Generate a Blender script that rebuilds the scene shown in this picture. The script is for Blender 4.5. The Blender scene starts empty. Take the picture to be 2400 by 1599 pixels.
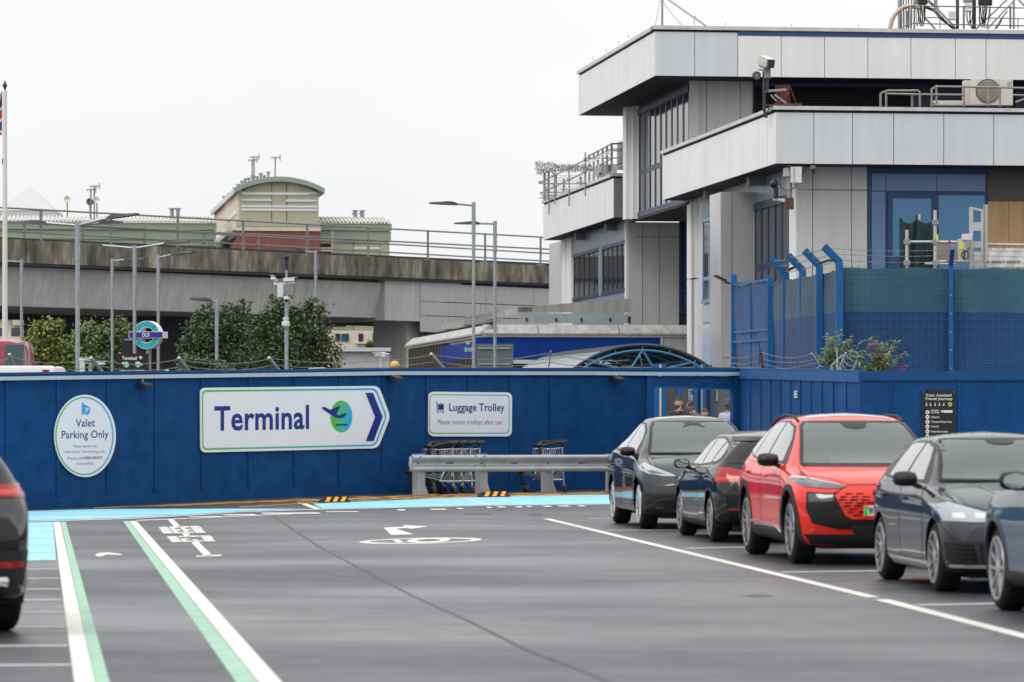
import bpy, bmesh, math, random
from mathutils import Vector, Matrix, noise
from mathutils.bvhtree import BVHTree
from mathutils.geometry import tessellate_polygon
R = random.Random(7)
C = bpy.context.scene.collection
sc = bpy.context.scene
pi = math.pi
# camera model: a 135 mm lens at eye height; distances in metres, camera at the origin looking along +Y
F, CX, HY, CZ = 9000.0, 1200.0, 969.0, 1.65

def PX(x, y, d):
    """point seen at photo position (x, y) and standing d metres away"""
    return Vector(((x-CX)*d/F, d, CZ+(HY-y)*d/F))

def GZ(y):
    t = min(1, max(0, (y-64.4)/8.0))
    return 0.135*t*t*(3-2*t)

def GP(px, py):
    lo, hi = 5.0, 400.0
    for _ in range(60):
        m = (lo+hi)/2
        if CZ-(py-HY)*m/F > GZ(m): lo = m
        else: hi = m
    return Vector(((px-CX)*lo/F, lo, GZ(lo)))

OFF = {}
def reg(o, parent):
    C.objects.link(o)
    if parent is not None: o.parent = parent
    return o

def tag(o, label=None, cat=None, group=None, kind=None):
    if label: o['label'] = label
    if cat: o['category'] = cat
    if group: o['group'] = group
    if kind: o['kind'] = kind
    return o

def thing(name, label, cat, loc=(0, 0, 0), group=None):
    o = bpy.data.objects.new(name, None); C.objects.link(o)
    o.location = loc; o.empty_display_size = 0.2
    OFF[o.name] = Vector(loc)
    return tag(o, label, cat, group)

def finish(name, verts, faces, m, parent=None, smooth=False, autos=None, mats=None, fm=None):
    off = OFF.get(parent.name, Vector()) if parent is not None else Vector()
    me = bpy.data.meshes.new(name)
    me.from_pydata([(v[0]-off.x, v[1]-off.y, v[2]-off.z) for v in verts], [], faces)
    if mats:
        for k in mats: me.materials.append(k)
        for p, k in zip(me.polygons, fm): p.material_index = k
    else: me.materials.append(m)
    if smooth:
        for p in me.polygons: p.use_smooth = True
        if autos: me.set_sharp_from_angle(angle=math.radians(autos))
    me.update()
    o = bpy.data.objects.new(name, me)
    reg(o, parent); OFF[o.name] = off
    return o

class MB:
    def __init__(s): s.v = []; s.f = []; s.m = []
    def add(s, vs, fs, mi=0):
        b = len(s.v); s.v += [Vector(v) for v in vs]
        s.f += [tuple(i+b for i in f) for f in fs]; s.m += [mi]*len(fs); return s
    def box(s, x0, x1, y0, y1, z0, z1, M=None, mi=0):
        vs = [Vector(p) for p in ((x0,y0,z0),(x1,y0,z0),(x1,y1,z0),(x0,y1,z0),(x0,y0,z1),(x1,y0,z1),(x1,y1,z1),(x0,y1,z1))]
        if M is not None: vs = [M @ v for v in vs]
        return s.add(vs, [(0,3,2,1),(4,5,6,7),(0,1,5,4),(1,2,6,5),(2,3,7,6),(3,0,4,7)], mi)
    def bbox(s, x0, x1, y0, y1, z0, z1, M=None, b=0.01, mi=0):
        """box with chamfered edges"""
        bm = bmesh.new(); bmesh.ops.create_cube(bm, size=1)
        for v in bm.verts:
            v.co = Vector((x0+(v.co.x+.5)*(x1-x0), y0+(v.co.y+.5)*(y1-y0), z0+(v.co.z+.5)*(z1-z0)))
        bmesh.ops.bevel(bm, geom=list(bm.edges), offset=b, segments=2, affect='EDGES', profile=.6)
        return s.bm(bm, M, mi)
    def bm(s, bm, M=None, mi=0):
        bm.verts.index_update()
        vs = [(M @ v.co if M is not None else v.co.copy()) for v in bm.verts]
        fs = [tuple(v.index for v in f.verts) for f in bm.faces]
        bm.free(); return s.add(vs, fs, mi)
    def tube(s, pts, r, n=8, M=None, cap=True, r1=None, mi=0):
        pts = [Vector(p) for p in pts]
        if M is not None: pts = [M @ p for p in pts]
        N = len(pts); vs = []; fs = []
        up = None
        for i, p in enumerate(pts):
            t = (pts[min(i+1, N-1)]-pts[max(i-1, 0)])
            if t.length < 1e-9: t = Vector((0,0,1))
            t.normalize()
            if up is None:
                up = Vector((0,0,1)) if abs(t.z) < .9 else Vector((1,0,0))
            a = t.cross(up)
            if a.length < 1e-4: a = t.cross(Vector((0,1,0.3)))
            a.normalize(); b = a.cross(t).normalized(); up = b
            rr = r if r1 is None else r+(r1-r)*i/max(1, N-1)
            for k in range(n):
                an = 2*pi*k/n
                vs.append(p+a*math.cos(an)*rr+b*math.sin(an)*rr)
        for i in range(N-1):
            for k in range(n):
                fs.append((i*n+k, i*n+(k+1)%n, (i+1)*n+(k+1)%n, (i+1)*n+k))
        if cap: fs.append(tuple(range(n-1, -1, -1))); fs.append(tuple(range((N-1)*n, N*n)))
        return s.add(vs, fs, mi)
    def bar(s, a, b, w, h=None, mi=0):
        """rectangular bar from a to b"""
        a = Vector(a); b = Vector(b); h = h or w
        t = (b-a).normalized(); up = Vector((0,0,1)) if abs(t.z) < .95 else Vector((0,1,0))
        x = t.cross(up).normalized()*w/2; z = x.cross(t).normalized()*h/2
        vs = [a-x-z, a+x-z, a+x+z, a-x+z, b-x-z, b+x-z, b+x+z, b-x+z]
        return s.add(vs, [(0,1,2,3),(7,6,5,4),(0,4,5,1),(1,5,6,2),(2,6,7,3),(3,7,4,0)], mi)
    def lathe(s, prof, n=24, M=None, mi=0, cap=False):
        """prof of (r, z) about z"""
        vs = []; fs = []
        for r, z in prof:
            for k in range(n):
                a = 2*pi*k/n; vs.append(Vector((r*math.cos(a), r*math.sin(a), z)))
        for i in range(len(prof)-1):
            for k in range(n):
                fs.append((i*n+k, i*n+(k+1)%n, (i+1)*n+(k+1)%n, (i+1)*n+k))
        if cap and prof[0][0] > 1e-6: fs.append(tuple(range(n-1, -1, -1)))
        if cap and prof[-1][0] > 1e-6: fs.append(tuple(range((len(prof)-1)*n, len(prof)*n)))
        if M is not None: vs = [M @ v for v in vs]
        return s.add(vs, fs, mi)
    def prism(s, poly, vec, mi=0, back=True):
        """closed prism: planar polygon of points pushed along vec"""
        poly = [Vector(p) for p in poly]; vec = Vector(vec); n = len(poly)
        tris = tessellate_polygon([poly])
        vs = poly+[p+vec for p in poly]; fs = []
        nrm = Vector((0,0,0))
        for i in range(n): nrm += poly[i].cross(poly[(i+1) % n])
        flip = nrm.dot(vec) > 0
        for t in tris:
            a, b, c = t
            tn = (poly[b]-poly[a]).cross(poly[c]-poly[a])
            if tn.dot(vec) < 0: a, c = c, a
            fs.append((a+n, b+n, c+n))
            if back: fs.append((c, b, a))
        for i in range(n):
            j = (i+1) % n
            fs.append((i, j, j+n, i+n) if flip else (j, i, i+n, j+n))
        return s.add(vs, fs, mi)
    def quad(s, a, b, c, d, mi=0): return s.add([a, b, c, d], [(0,1,2,3)], mi)
    def sphere(s, c, rx, ry=None, rz=None, n=16, M=None, mi=0):
        ry = ry or rx; rz = rz or rx
        bm = bmesh.new(); bmesh.ops.create_uvsphere(bm, u_segments=n, v_segments=max(6, n*2//3), radius=1)
        T = Matrix.Translation(c) @ Matrix.Diagonal((rx, ry, rz, 1))
        return s.bm(bm, (M @ T) if M is not None else T, mi)
    def build(s, name, m, parent=None, smooth=False, autos=35, mats=None):
        return finish(name, s.v, s.f, m, parent, smooth, autos if smooth else None, mats, s.m if mats else None)

def copy_tree(o, parent=None):
    c = o.copy(); C.objects.link(c); c.parent = parent
    for ch in list(o.children): copy_tree(ch, c)
    return c

def pchip(pts):
    xs = [p[0] for p in pts]; ys = [p[1] for p in pts]; n = len(xs)
    h = [xs[i+1]-xs[i] for i in range(n-1)]; dl = [(ys[i+1]-ys[i])/h[i] for i in range(n-1)]
    m = [0]*n; m[0] = dl[0]; m[-1] = dl[-1]
    for i in range(1, n-1):
        if dl[i-1]*dl[i] <= 0: m[i] = 0
        else:
            w1 = 2*h[i]+h[i-1]; w2 = h[i]+2*h[i-1]
            m[i] = (w1+w2)/(w1/dl[i-1]+w2/dl[i])
    def f(x):
        if x <= xs[0]: return ys[0]
        if x >= xs[-1]: return ys[-1]
        i = 0
        while x > xs[i+1]: i += 1
        t = (x-xs[i])/h[i]; t2 = t*t; t3 = t2*t
        return (2*t3-3*t2+1)*ys[i]+(t3-2*t2+t)*h[i]*m[i]+(-2*t3+3*t2)*ys[i+1]+(t3-t2)*h[i]*m[i+1]
    return f

# ---------- materials ----------
def mat(name, col, rough=0.6, metal=0.0, var=0.0, vscale=3.0, bump=0.0, bscale=30.0, coat=0.0, spec=0.5,
        emit=None, streak=0.0, grime=None, alpha=None, coatr=0.03):
    m = bpy.data.materials.new(name); m.use_nodes = True
    nt = m.node_tree; b = nt.nodes['Principled BSDF']; L = nt.links.new
    b.inputs['Base Color'].default_value = (*col, 1); b.inputs['Roughness'].default_value = rough
    b.inputs['Metallic'].default_value = metal; b.inputs['Specular IOR Level'].default_value = spec
    b.inputs['Coat Weight'].default_value = coat; b.inputs['Coat Roughness'].default_value = coatr
    if emit: b.inputs['Emission Color'].default_value = (*emit[0], 1); b.inputs['Emission Strength'].default_value = emit[1]
    tc = nt.nodes.new('ShaderNodeTexCoord')
    src = None
    if var > 0:
        n = nt.nodes.new('ShaderNodeTexNoise'); n.inputs['Scale'].default_value = vscale; n.inputs['Detail'].default_value = 6
        L(tc.outputs['Object'], n.inputs['Vector'])
        r = nt.nodes.new('ShaderNodeMapRange'); r.inputs['From Min'].default_value = .3; r.inputs['From Max'].default_value = .7
        r.inputs['To Min'].default_value = 1-var; r.inputs['To Max'].default_value = 1+var
        L(n.outputs['Fac'], r.inputs['Value']); src = r.outputs['Result']
    if streak > 0:
        mp = nt.nodes.new('ShaderNodeMapping'); mp.inputs['Scale'].default_value = (2.2, 2.2, .12)
        n2 = nt.nodes.new('ShaderNodeTexNoise'); n2.inputs['Scale'].default_value = 2.0; n2.inputs['Detail'].default_value = 5
        L(tc.outputs['Object'], mp.inputs['Vector']); L(mp.outputs['Vector'], n2.inputs['Vector'])
        r2 = nt.nodes.new('ShaderNodeMapRange'); r2.inputs['From Min'].default_value = .35; r2.inputs['From Max'].default_value = .7
        r2.inputs['To Min'].default_value = 1+streak*.3; r2.inputs['To Max'].default_value = 1-streak
        L(n2.outputs['Fac'], r2.inputs['Value'])
        if src is None: src = r2.outputs['Result']
        else:
            mu = nt.nodes.new('ShaderNodeMath'); mu.operation = 'MULTIPLY'; L(src, mu.inputs[0]); L(r2.outputs['Result'], mu.inputs[1]); src = mu.outputs[0]
    if src is not None:
        v = nt.nodes.new('ShaderNodeVectorMath'); v.operation = 'SCALE'; v.inputs[0].default_value = col
        L(src, v.inputs['Scale']); L(v.outputs['Vector'], b.inputs['Base Color'])
    if bump > 0:
        n = nt.nodes.new('ShaderNodeTexNoise'); n.inputs['Scale'].default_value = bscale; n.inputs['Detail'].default_value = 4
        L(tc.outputs['Object'], n.inputs['Vector'])
        bp = nt.nodes.new('ShaderNodeBump'); bp.inputs['Strength'].default_value = bump; bp.inputs['Distance'].default_value = .02
        L(n.outputs['Fac'], bp.inputs['Height']); L(bp.outputs['Normal'], b.inputs['Normal'])
    return m

def nodes(m): return m.node_tree.nodes, m.node_tree.links.new, m.node_tree.nodes['Principled BSDF']

def mixcol(nt, fac, a, b):
    n = nt.nodes.new('ShaderNodeMix'); n.data_type = 'RGBA'
    if isinstance(fac, float): n.inputs[0].default_value = fac
    else: nt.links.new(fac, n.inputs[0])
    for k, v in ((6, a), (7, b)):
        if isinstance(v, tuple): n.inputs[k].default_value = (*v, 1)
        else: nt.links.new(v, n.inputs[k])
    return n.outputs[2]

def srgb(r, g, b):
    f = lambda c: (c/255/12.92) if c/255 <= .04045 else ((c/255+.055)/1.055)**2.4
    return (f(r), f(g), f(b))

M = {}
M['white'] = mat('white_paint', (.74,.75,.76), .45, var=.04)
M['sign_white'] = mat('sign_white', (.76,.77,.80), .4, var=.02)
M['navy'] = mat('navy_vinyl', srgb(8,38,124), .4)
M['black'] = mat('black_plastic', (.012,.012,.013), .45, var=.2)
M['dark'] = mat('dark_void', (.012,.012,.013), .9)
M['rubber'] = mat('rubber', (.016,.016,.017), .75, var=.25, vscale=20, bump=.2, bscale=90)
M['galv'] = mat('galvanised_steel', (.33,.36,.38), .45, .55, var=.12, vscale=9, bump=.05)
M['galv_d'] = mat('galvanised_steel_weathered', (.27,.29,.30), .55, .4, var=.2, vscale=6)
M['steel'] = mat('bright_steel', (.55,.57,.60), .25, .9, var=.1, vscale=12)
M['rust'] = mat('rusty_steel', (.10,.05,.035), .85, .1, var=.6, vscale=14, bump=.3)
M['hoard'] = mat('hoarding_blue', (.0045,.052,.165), .6, var=.2, vscale=3.5, bump=.4, bscale=16, spec=.12)
M['hoard_cap'] = mat('hoarding_cap_blue', (.008,.07,.21), .5, spec=.2, var=.1, vscale=2)
M['fence_blue'] = mat('fence_blue', (.006,.10,.28), .45, spec=.3, var=.1, vscale=3)
M['rail_grey'] = mat('trunking_grey', (.42,.50,.56), .45, .1, var=.06, vscale=3)
# ---------- camera, sky, sun ----------
cam = bpy.data.cameras.new('camera'); camo = bpy.data.objects.new('camera', cam); C.objects.link(camo)
camo.location = (0, 0, CZ); camo.rotation_euler = (pi/2, 0, 0)
cam.lens = 135; cam.sensor_width = 36; cam.clip_start = .5; cam.clip_end = 9000
cam.shift_y = (HY-799.5)/2400
cam.dof.use_dof = True; cam.dof.focus_distance = 92; cam.dof.aperture_fstop = 3.8
sc.camera = camo
SUN_EL, SUN_AZ = math.radians(48), math.radians(-128)    # high, behind the camera's left shoulder, veiled by cloud
w = bpy.data.worlds.new('World'); sc.world = w; w.use_nodes = True
nt = w.node_tree; bg = nt.nodes['Background']; L = nt.links.new
sky = nt.nodes.new('ShaderNodeTexSky'); sky.sky_type = 'NISHITA'; sky.sun_disc = False
sky.sun_elevation = SUN_EL; sky.sun_rotation = SUN_AZ; sky.dust_density = 3
hs = nt.nodes.new('ShaderNodeHueSaturation'); hs.inputs['Saturation'].default_value = .25
L(sky.outputs['Color'], hs.inputs['Color'])
tc = nt.nodes.new('ShaderNodeTexCoord'); sp = nt.nodes.new('ShaderNodeSeparateXYZ')
L(tc.outputs['Generated'], sp.inputs['Vector'])
mr = nt.nodes.new('ShaderNodeMapRange'); mr.inputs['From Min'].default_value = -.02; mr.inputs['From Max'].default_value = .9
mr.inputs['To Min'].default_value = 9.35; mr.inputs['To Max'].default_value = 18.5      # overcast: brighter overhead
L(sp.outputs['Z'], mr.inputs['Value'])
nz = nt.nodes.new('ShaderNodeTexNoise'); nz.inputs['Scale'].default_value = 3.2; nz.inputs['Detail'].default_value = 5
mp = nt.nodes.new('ShaderNodeMapping'); mp.inputs['Scale'].default_value = (1, 1, 2.2)
L(tc.outputs['Generated'], mp.inputs['Vector']); L(mp.outputs['Vector'], nz.inputs['Vector'])
mr2 = nt.nodes.new('ShaderNodeMapRange'); mr2.inputs['From Min'].default_value = .3; mr2.inputs['From Max'].default_value = .7
mr2.inputs['To Min'].default_value = .94; mr2.inputs['To Max'].default_value = 1.03
L(nz.outputs['Fac'], mr2.inputs['Value'])
mu = nt.nodes.new('ShaderNodeMath'); mu.operation = 'MULTIPLY'; L(mr.outputs['Result'], mu.inputs[0]); L(mr2.outputs['Result'], mu.inputs[1])
cl = nt.nodes.new('ShaderNodeVectorMath'); cl.operation = 'SCALE'; cl.inputs[0].default_value = (.985, .995, 1.0)
L(mu.outputs[0], cl.inputs['Scale'])
L(mixcol(nt, .93, hs.outputs['Color'], cl.outputs['Vector']), bg.inputs['Color'])
bg.inputs['Strength'].default_value = .1
sl = bpy.data.lights.new('sun', 'SUN'); slo = bpy.data.objects.new('sun', sl); C.objects.link(slo)
sl.energy = 1.2; sl.angle = math.radians(25); sl.color = (1, .97, .93)
sd = Vector((math.sin(SUN_AZ)*math.cos(SUN_EL), math.cos(SUN_AZ)*math.cos(SUN_EL), math.sin(SUN_EL)))
slo.rotation_euler = sd.to_track_quat('Z', 'Y').to_euler()
sc.view_settings.view_transform = 'Standard'; sc.view_settings.look = 'None'
sc.view_settings.exposure = 0; sc.view_settings.gamma = 1
sc.cycles.max_bounces = 8

# ---------- ground ----------
asp = mat('asphalt', (.05,.051,.055), .5)
N_, L, b = nodes(asp); nt = asp.node_tree
tc = N_.new('ShaderNodeTexCoord')
mp = N_.new('ShaderNodeMapping'); mp.inputs['Scale'].default_value = (.13, .22, 1); L(tc.outputs['Object'], mp.inputs['Vector'])
n1 = N_.new('ShaderNodeTexNoise'); n1.inputs['Scale'].default_value = 1.0; n1.inputs['Detail'].default_value = 7; n1.inputs['Roughness'].default_value = .6
L(mp.outputs['Vector'], n1.inputs['Vector'])
n2 = N_.new('ShaderNodeTexNoise'); n2.inputs['Scale'].default_value = 60; n2.inputs['Detail'].default_value = 3; L(tc.outputs['Object'], n2.inputs['Vector'])
n4 = N_.new('ShaderNodeTexNoise'); n4.inputs['Scale'].default_value = 3.2; n4.inputs['Detail'].default_value = 6; L(tc.outputs['Object'], n4.inputs['Vector'])
r1 = N_.new('ShaderNodeMapRange'); r1.inputs['From Min'].default_value = .35; r1.inputs['From Max'].default_value = .68
r1.inputs['To Min'].default_value = .60; r1.inputs['To Max'].default_value = .22; L(n1.outputs['Fac'], r1.inputs['Value']); L(r1.outputs['Result'], b.inputs['Roughness'])
cr = N_.new('ShaderNodeMapRange'); cr.inputs['From Min'].default_value = .3; cr.inputs['From Max'].default_value = .7
cr.inputs['To Min'].default_value = .75; cr.inputs['To Max'].default_value = 1.25; L(n4.outputs['Fac'], cr.inputs['Value'])
cr2 = N_.new('ShaderNodeMapRange'); cr2.inputs['From Min'].default_value = .3; cr2.inputs['From Max'].default_value = .7
cr2.inputs['To Min'].default_value = .7; cr2.inputs['To Max'].default_value = 1.3; L(n2.outputs['Fac'], cr2.inputs['Value'])
m1 = N_.new('ShaderNodeMath'); m1.operation = 'MULTIPLY'; L(cr.outputs['Result'], m1.inputs[0]); L(cr2.outputs['Result'], m1.inputs[1])
vs = N_.new('ShaderNodeVectorMath'); vs.operation = 'SCALE'; vs.inputs[0].default_value = (.048,.050,.058); L(m1.outputs[0], vs.inputs['Scale']); L(vs.outputs['Vector'], b.inputs['Base Color'])
bp = N_.new('ShaderNodeBump'); bp.inputs['Strength'].default_value = .35; bp.inputs['Distance'].default_value = .012
L(n2.outputs['Fac'], bp.inputs['Height']); L(bp.outputs['Normal'], b.inputs['Normal'])
M['asphalt'] = asp
M['asphalt_d'] = mat('asphalt_dark', (.028,.028,.031), .55, var=.3, vscale=4, bump=.3, bscale=60)
M['mark_white'] = mat('road_paint_white', (.64,.63,.575), .55, var=.08, vscale=6, bump=.1, bscale=60)
M['mark_worn'] = mat('road_paint_worn', (.58,.575,.54), .6, var=.2, vscale=7)
M['mark_green'] = mat('road_paint_green', (.25,.45,.32), .55, var=.14, vscale=3)
M['mark_blue'] = mat('road_paint_light_blue', (.25,.58,.74), .5, var=.14, vscale=2.5)
M['mark_yellow'] = mat('road_paint_yellow', (.42,.22,.03), .6, var=.3, vscale=5)

def wear(m, amt=.5, sc_=1.6, base=(.06,.062,.07)):
    N_, L, b = nodes(m); nt = m.node_tree; src = b.inputs['Base Color'].links[0].from_socket
    tc = N_.new('ShaderNodeTexCoord'); n = N_.new('ShaderNodeTexNoise'); n.inputs['Scale'].default_value = sc_*6; n.inputs['Detail'].default_value = 9; n.inputs['Roughness'].default_value = .75
    L(tc.outputs['Object'], n.inputs['Vector']); r = N_.new('ShaderNodeMapRange'); r.inputs['From Min'].default_value = .56; r.inputs['From Max'].default_value = .70; r.inputs['To Max'].default_value = amt
    L(n.outputs['Fac'], r.inputs['Value']); L(mixcol(nt, r.outputs['Result'], src, base), b.inputs['Base Color'])
wear(M['mark_white'], .35); wear(M['mark_worn'], .6); wear(M['mark_green'], .4); wear(M['mark_blue'], .35); wear(M['mark_yellow'], .6)
ys = [-60, 0, 20, 40, 56]+[58+.4*k for k in range(46)]+[80, 90, 120, 200, 500, 1500, 6000]
xs = [-6000, -600, -120, -40, -20, -10, 0, 10, 20, 40, 120, 600, 6000]
vv = [(x, y, GZ(y)) for y in ys for x in xs]; nx = len(xs)
ff = [(j*nx+i, j*nx+i+1, (j+1)*nx+i+1, (j+1)*nx+i) for j in range(len(ys)-1) for i in range(nx-1)]
tag(finish('ground', vv, ff, asp), kind='structure')

def sheet(name, polys, m, off=.004):
    """painted sheet(s) lying on the ground; polys are lists of ground points"""
    B = MB()
    for pl in polys:
        bm = bmesh.new()
        bm.faces.new([bm.verts.new((p[0], p[1], 0)) for p in pl])
        y0 = min(p[1] for p in pl); y1 = max(p[1] for p in pl)
        for k in range(46):
            y = 58+.4*k
            if y0 < y < y1:
                bmesh.ops.bisect_plane(bm, geom=bm.verts[:]+bm.edges[:]+bm.faces[:], plane_co=(0, y, 0), plane_no=(0, 1, 0))
        bmesh.ops.triangulate(bm, faces=bm.faces[:])
        for v in bm.verts: v.co.z = GZ(v.co.y)+off
        for f in bm.faces:
            f.normal_update()
            if f.normal.z < 0: f.normal_flip()
        B.bm(bm)
    o = B.build(name, m); return tag(o, kind='structure')

def pp(*pts): return [GP(x, y) for x, y in pts]
def strip(a, b, wa, wb):
    """ground strip between photo points a and b, with metre widths"""
    A = GP(*a); Bq = GP(*b); t = (Bq-A); n = Vector((-t.y, t.x, 0)).normalized()
    return [A-n*wa/2, Bq-n*wb/2, Bq+n*wb/2, A+n*wa/2]

# left lane edge: white and green stripes
sheet('lane_line', [pp((125,1224),(141,1224),(222,1599),(247,1720),(196,1720),(174,1599))], M['mark_white'])
sheet('lane_line', [pp((142.5,1224),(154,1224),(257,1599),(285,1720),(249,1720),(223.5,1599))], M['mark_green'])
sheet('lane_line', [pp((303,1222),(320,1222),(660,1599),(770,1722),(708,1722),(606,1599))], M['mark_white'])
sheet('lane_line', [pp((288,1222),(301.5,1222),(604,1599),(706,1722),(650,1722),(552,1599))], M['mark_green'])
# parallel parking bays on the right
sheet('lane_line', [strip((1281,1216.5),(2047,1401),.13,.13)], M['mark_white'])
sheet('lane_line', [strip((2066,1406),(2560,1533),.14,.14)], M['mark_white'])
for (a, bb) in (((1380,1216),(1480,1215)), ((1422,1243.5),(1745,1242.5)), ((1605,1286),(1790,1282)), ((1830,1342),(2110,1338)), ((2150,1419),(2420,1414))):
    sheet('bay_line', [strip(a, bb, .14, .14)], M['mark_white'])
# hatched pale bays at far left
hat = []
for y, x1 in ((1335,133),(1357,137),(1382,141),(1407,144),(1436,148),(1471.5,154),(1514.5,160),(1560,168)):
    hat.append(strip((-150, y+1.5), (x1, y-.5), .13, .13))
for h in hat: sheet('bay_line', [h], M['mark_worn'])
sheet('blue_bay', [pp((-60,1229),(124,1224),(131.5,1314.5),(-80,1318))], M['mark_blue'])
for y in (1234,1247,1263,1279,1296,1314):
    sheet('bay_line', [strip((-100, y+2), (124+(y-1224)*.08, y-.6), .09, .09)], M['mark_worn'], off=.008)
# light blue band along the hoarding
sheet('blue_band', [pp((-60,1201),(130,1196.5),(240,1193.6),(500,1193),(726,1193.2),(560,1198.5),(440,1207),(290,1214.5),(60,1221),(-60,1226))], M['mark_blue'])
sheet('blue_band', [pp((733,1181),(960,1171.5),(1069,1166.5),(1148,1184.3),(920,1189.5),(757,1192.8))], M['mark_blue'])
sheet('blue_band', [pp((1077,1166),(1290,1161.8),(1440,1159.8),(1700,1158),(1700,1180),(1431,1181.2),(1176,1184.2),(1157,1184.4))], M['mark_blue'])
sheet('bay_line', [pp((697,1179),(716,1180),(754,1193),(737,1194))], M['mark_white'], off=.006)
sheet('bay_line', [pp((1069.5,1166),(1077,1165.6),(1156,1184.8),(1148,1185.2))], M['mark_white'], off=.006)
sheet('band_edge_line', [pp((-60,1227.5),(60,1222.5),(290,1216),(440,1208.3),(560,1199.8),(738,1194.3),(920,1190.2),(1150,1185.4),(1431,1182),(1700,1180.5),
                         (1700,1181.3),(1431,1183),(1150,1186.4),(920,1191.4),(738,1195.6),(560,1201.3),(440,1209.9),(290,1217.7),(60,1224.2),(-60,1229.5))], M['mark_worn'], off=.006)
sheet('band_edge_line', [pp((320,1220),(440,1215.5),(700,1204),(700,1205.3),(440,1217),(320,1221.6))], M['mark_white'], off=.006)
sheet('band_edge_line', [pp((-60,1209),(120,1206.2),(420,1206),(420,1206.9),(120,1207.2),(-60,1210))], M['mark_worn'], off=.008)
# worn lettering along the edge line: only the feet of the letters are readable
for x0, x1, y, h in ((440,520,1211,1.6),(520,600,1206.5,2.2),(610,750,1202.5,2.6),(760,840,1199.5,1.5),(928,950,1195,2.6),(1006,1046,1193.6,2.2),(1068,1086,1191.7,2.2),(1138,1152,1188.8,2.6),(1163,1185,1188,2.2),(1206,1224,1187.6,2.6),(1232,1246,1187,2.2),(1270,1292,1186.4,2.2),(1305,1335,1186,2),(1352,1372,1185.6,2.2)):
    sheet('worn_lettering', [pp((x0,y+.3),(x1-4,y-.3),(x1+3,y+h),(x0+7,y+h+.5))], M['mark_worn'], off=.007)
# yellow cross-hatching between hoarding and band, worn by tyres
yl = []
for k in range(17):
    x = 330+k*72; yb = 1190-(x-330)*.0345 if x < 733 else 1178-(x-733)*.028
    yt = 1186-(x-330)*.0445 if x < 900 else 1160-(x-900)*.012
    yl.append(pp((x-70,yb-1), (x-56,yb-.2), (x+128,yt-.6), (x+110,yt-1.4)))
    if k % 2: yl.append(pp((x-20,yt+.8), (x+6,yt+.2), (x+150,yb-5.6), (x+120,yb-5)))
yl.append(pp((220,1191.2),(560,1176.5),(720,1171),(720,1172.2),(560,1178),(220,1192.6)))
yl.append(pp((560,1188.5),(735,1178.5),(960,1168.8),(1430,1157.8),(1430,1158.8),(960,1170.2),(735,1180),(560,1190.3)))
sheet('dark_strip', [pp((200,1192.5),(500,1192.5),(730,1180.2),(960,1170.8),(1440,1159.2),(1700,1157),(1700,1143),(1440,1146),(1330,1148),(924,1157),(700,1168),(480,1178),(240,1189))], M['asphalt_d'], off=.002)
for y in yl: sheet('yellow_line', [y], M['mark_yellow'], off=.0065)
# lane marks in the middle of the aisle
def crop(ox, oy, s, *pts): return pp(*[(ox+x/s, oy+y/s) for x, y in pts])
sheet('painted_arrow', [crop(820,1210,6.924,(550,190),(740,182),(885,176),(862,147),(1278,172),(978,209),(935,194),(735,207),(1040,300),(668,308))], M['mark_white'])
ring = lambda cx, cy, rx, ry, dx, n=40: [(cx+rx*math.cos(2*pi*k/n)+dx*math.sin(2*pi*k/n), cy-.0075*(0)+ry*math.sin(2*pi*k/n)-ry*.55*math.cos(2*pi*k/n)) for k in range(n)]
o_ = ring(985.5,1268.4,144,6.6,8); i_ = ring(985.5,1268.4,120,4.7,8)
rp = []
for k in range(40):
    j = (k+1) % 40; rp.append(pp(o_[k], o_[j], i_[j], i_[k]))
sheet('speed_roundel', rp, M['mark_white'])
sheet('speed_numeral', [crop(820,1210,6.924,(690,392),(800,390),(880,432),(760,438))], M['mark_white'], off=.006)
o_ = ring(1004.5,1267.6,50,4.9,10); i_ = ring(1004.5,1267.6,27,2.6,8)
sheet('speed_numeral', [pp(o_[k], o_[(k+1) % 40], i_[(k+1) % 40], i_[k]) for k in range(40)], M['mark_white'], off=.006)
# bar and worn block lettering in the left aisle
sheet('bay_line', [crop(340,1180,10.7,(560,405),(710,402),(880,575),(725,585))], M['mark_white'])
sheet('bay_line', [crop(340,1180,10.7,(1155,985),(1335,970),(1690,1315),(1490,1330))], M['mark_white'])
sheet('bay_line', [crop(340,1180,10.7,(1270,1325),(1490,1312),(1690,1298),(1920,1290),(1920,1328),(1690,1338),(1490,1345),(1270,1348))], M['mark_worn'])
sheet('bay_line', [crop(340,1180,10.7,(930,765),(1100,760),(1125,815),(980,825))], M['mark_white'])
for i in range(5):
    t = i/5.0; 
    def row(x00, x01, x10, x11, y00, y01, hh, u0=0, u1=1):
        xa = x00+(x10-x00)*t; xb = x01+(x11-x01)*t; y = y00+(y01-y00)*t
        return crop(340,1180,10.7,(xa+(xb-xa)*u0, y-24*u0),(xa+(xb-xa)*u1, y-24*u1),(xa+(xb-xa)*u1+22, y-24*u1+hh),(xa+(xb-xa)*u0+22, y-24*u0+hh))
    for q in range(4):
        u0 = q*.25+.012+R.uniform(0,.01); u1 = u0+.215+R.uniform(0,.03)
        if i in (1, 3) and q in (1, 2): u1 -= .1
        sheet('worn_lettering', [row(320,1360,440,1530,602,775,30,u0,u1)], M['mark_white'] if (i+q) % 2 else M['mark_worn'], off=.006)
        if i in (1, 2) and q in (1, 2) and R.random() < .7: continue
        sheet('worn_lettering', [row(525,1640,650,1760,838,990,26,u0,u1)], M['mark_white'] if (i+q) % 3 else M['mark_worn'], off=.006)
sheet('painted_arrow', [crop(0,1040,2.806,(622,738),(640,724),(705,717),(795,728),(800,736),(705,731),(655,745))], M['mark_white'])
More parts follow.
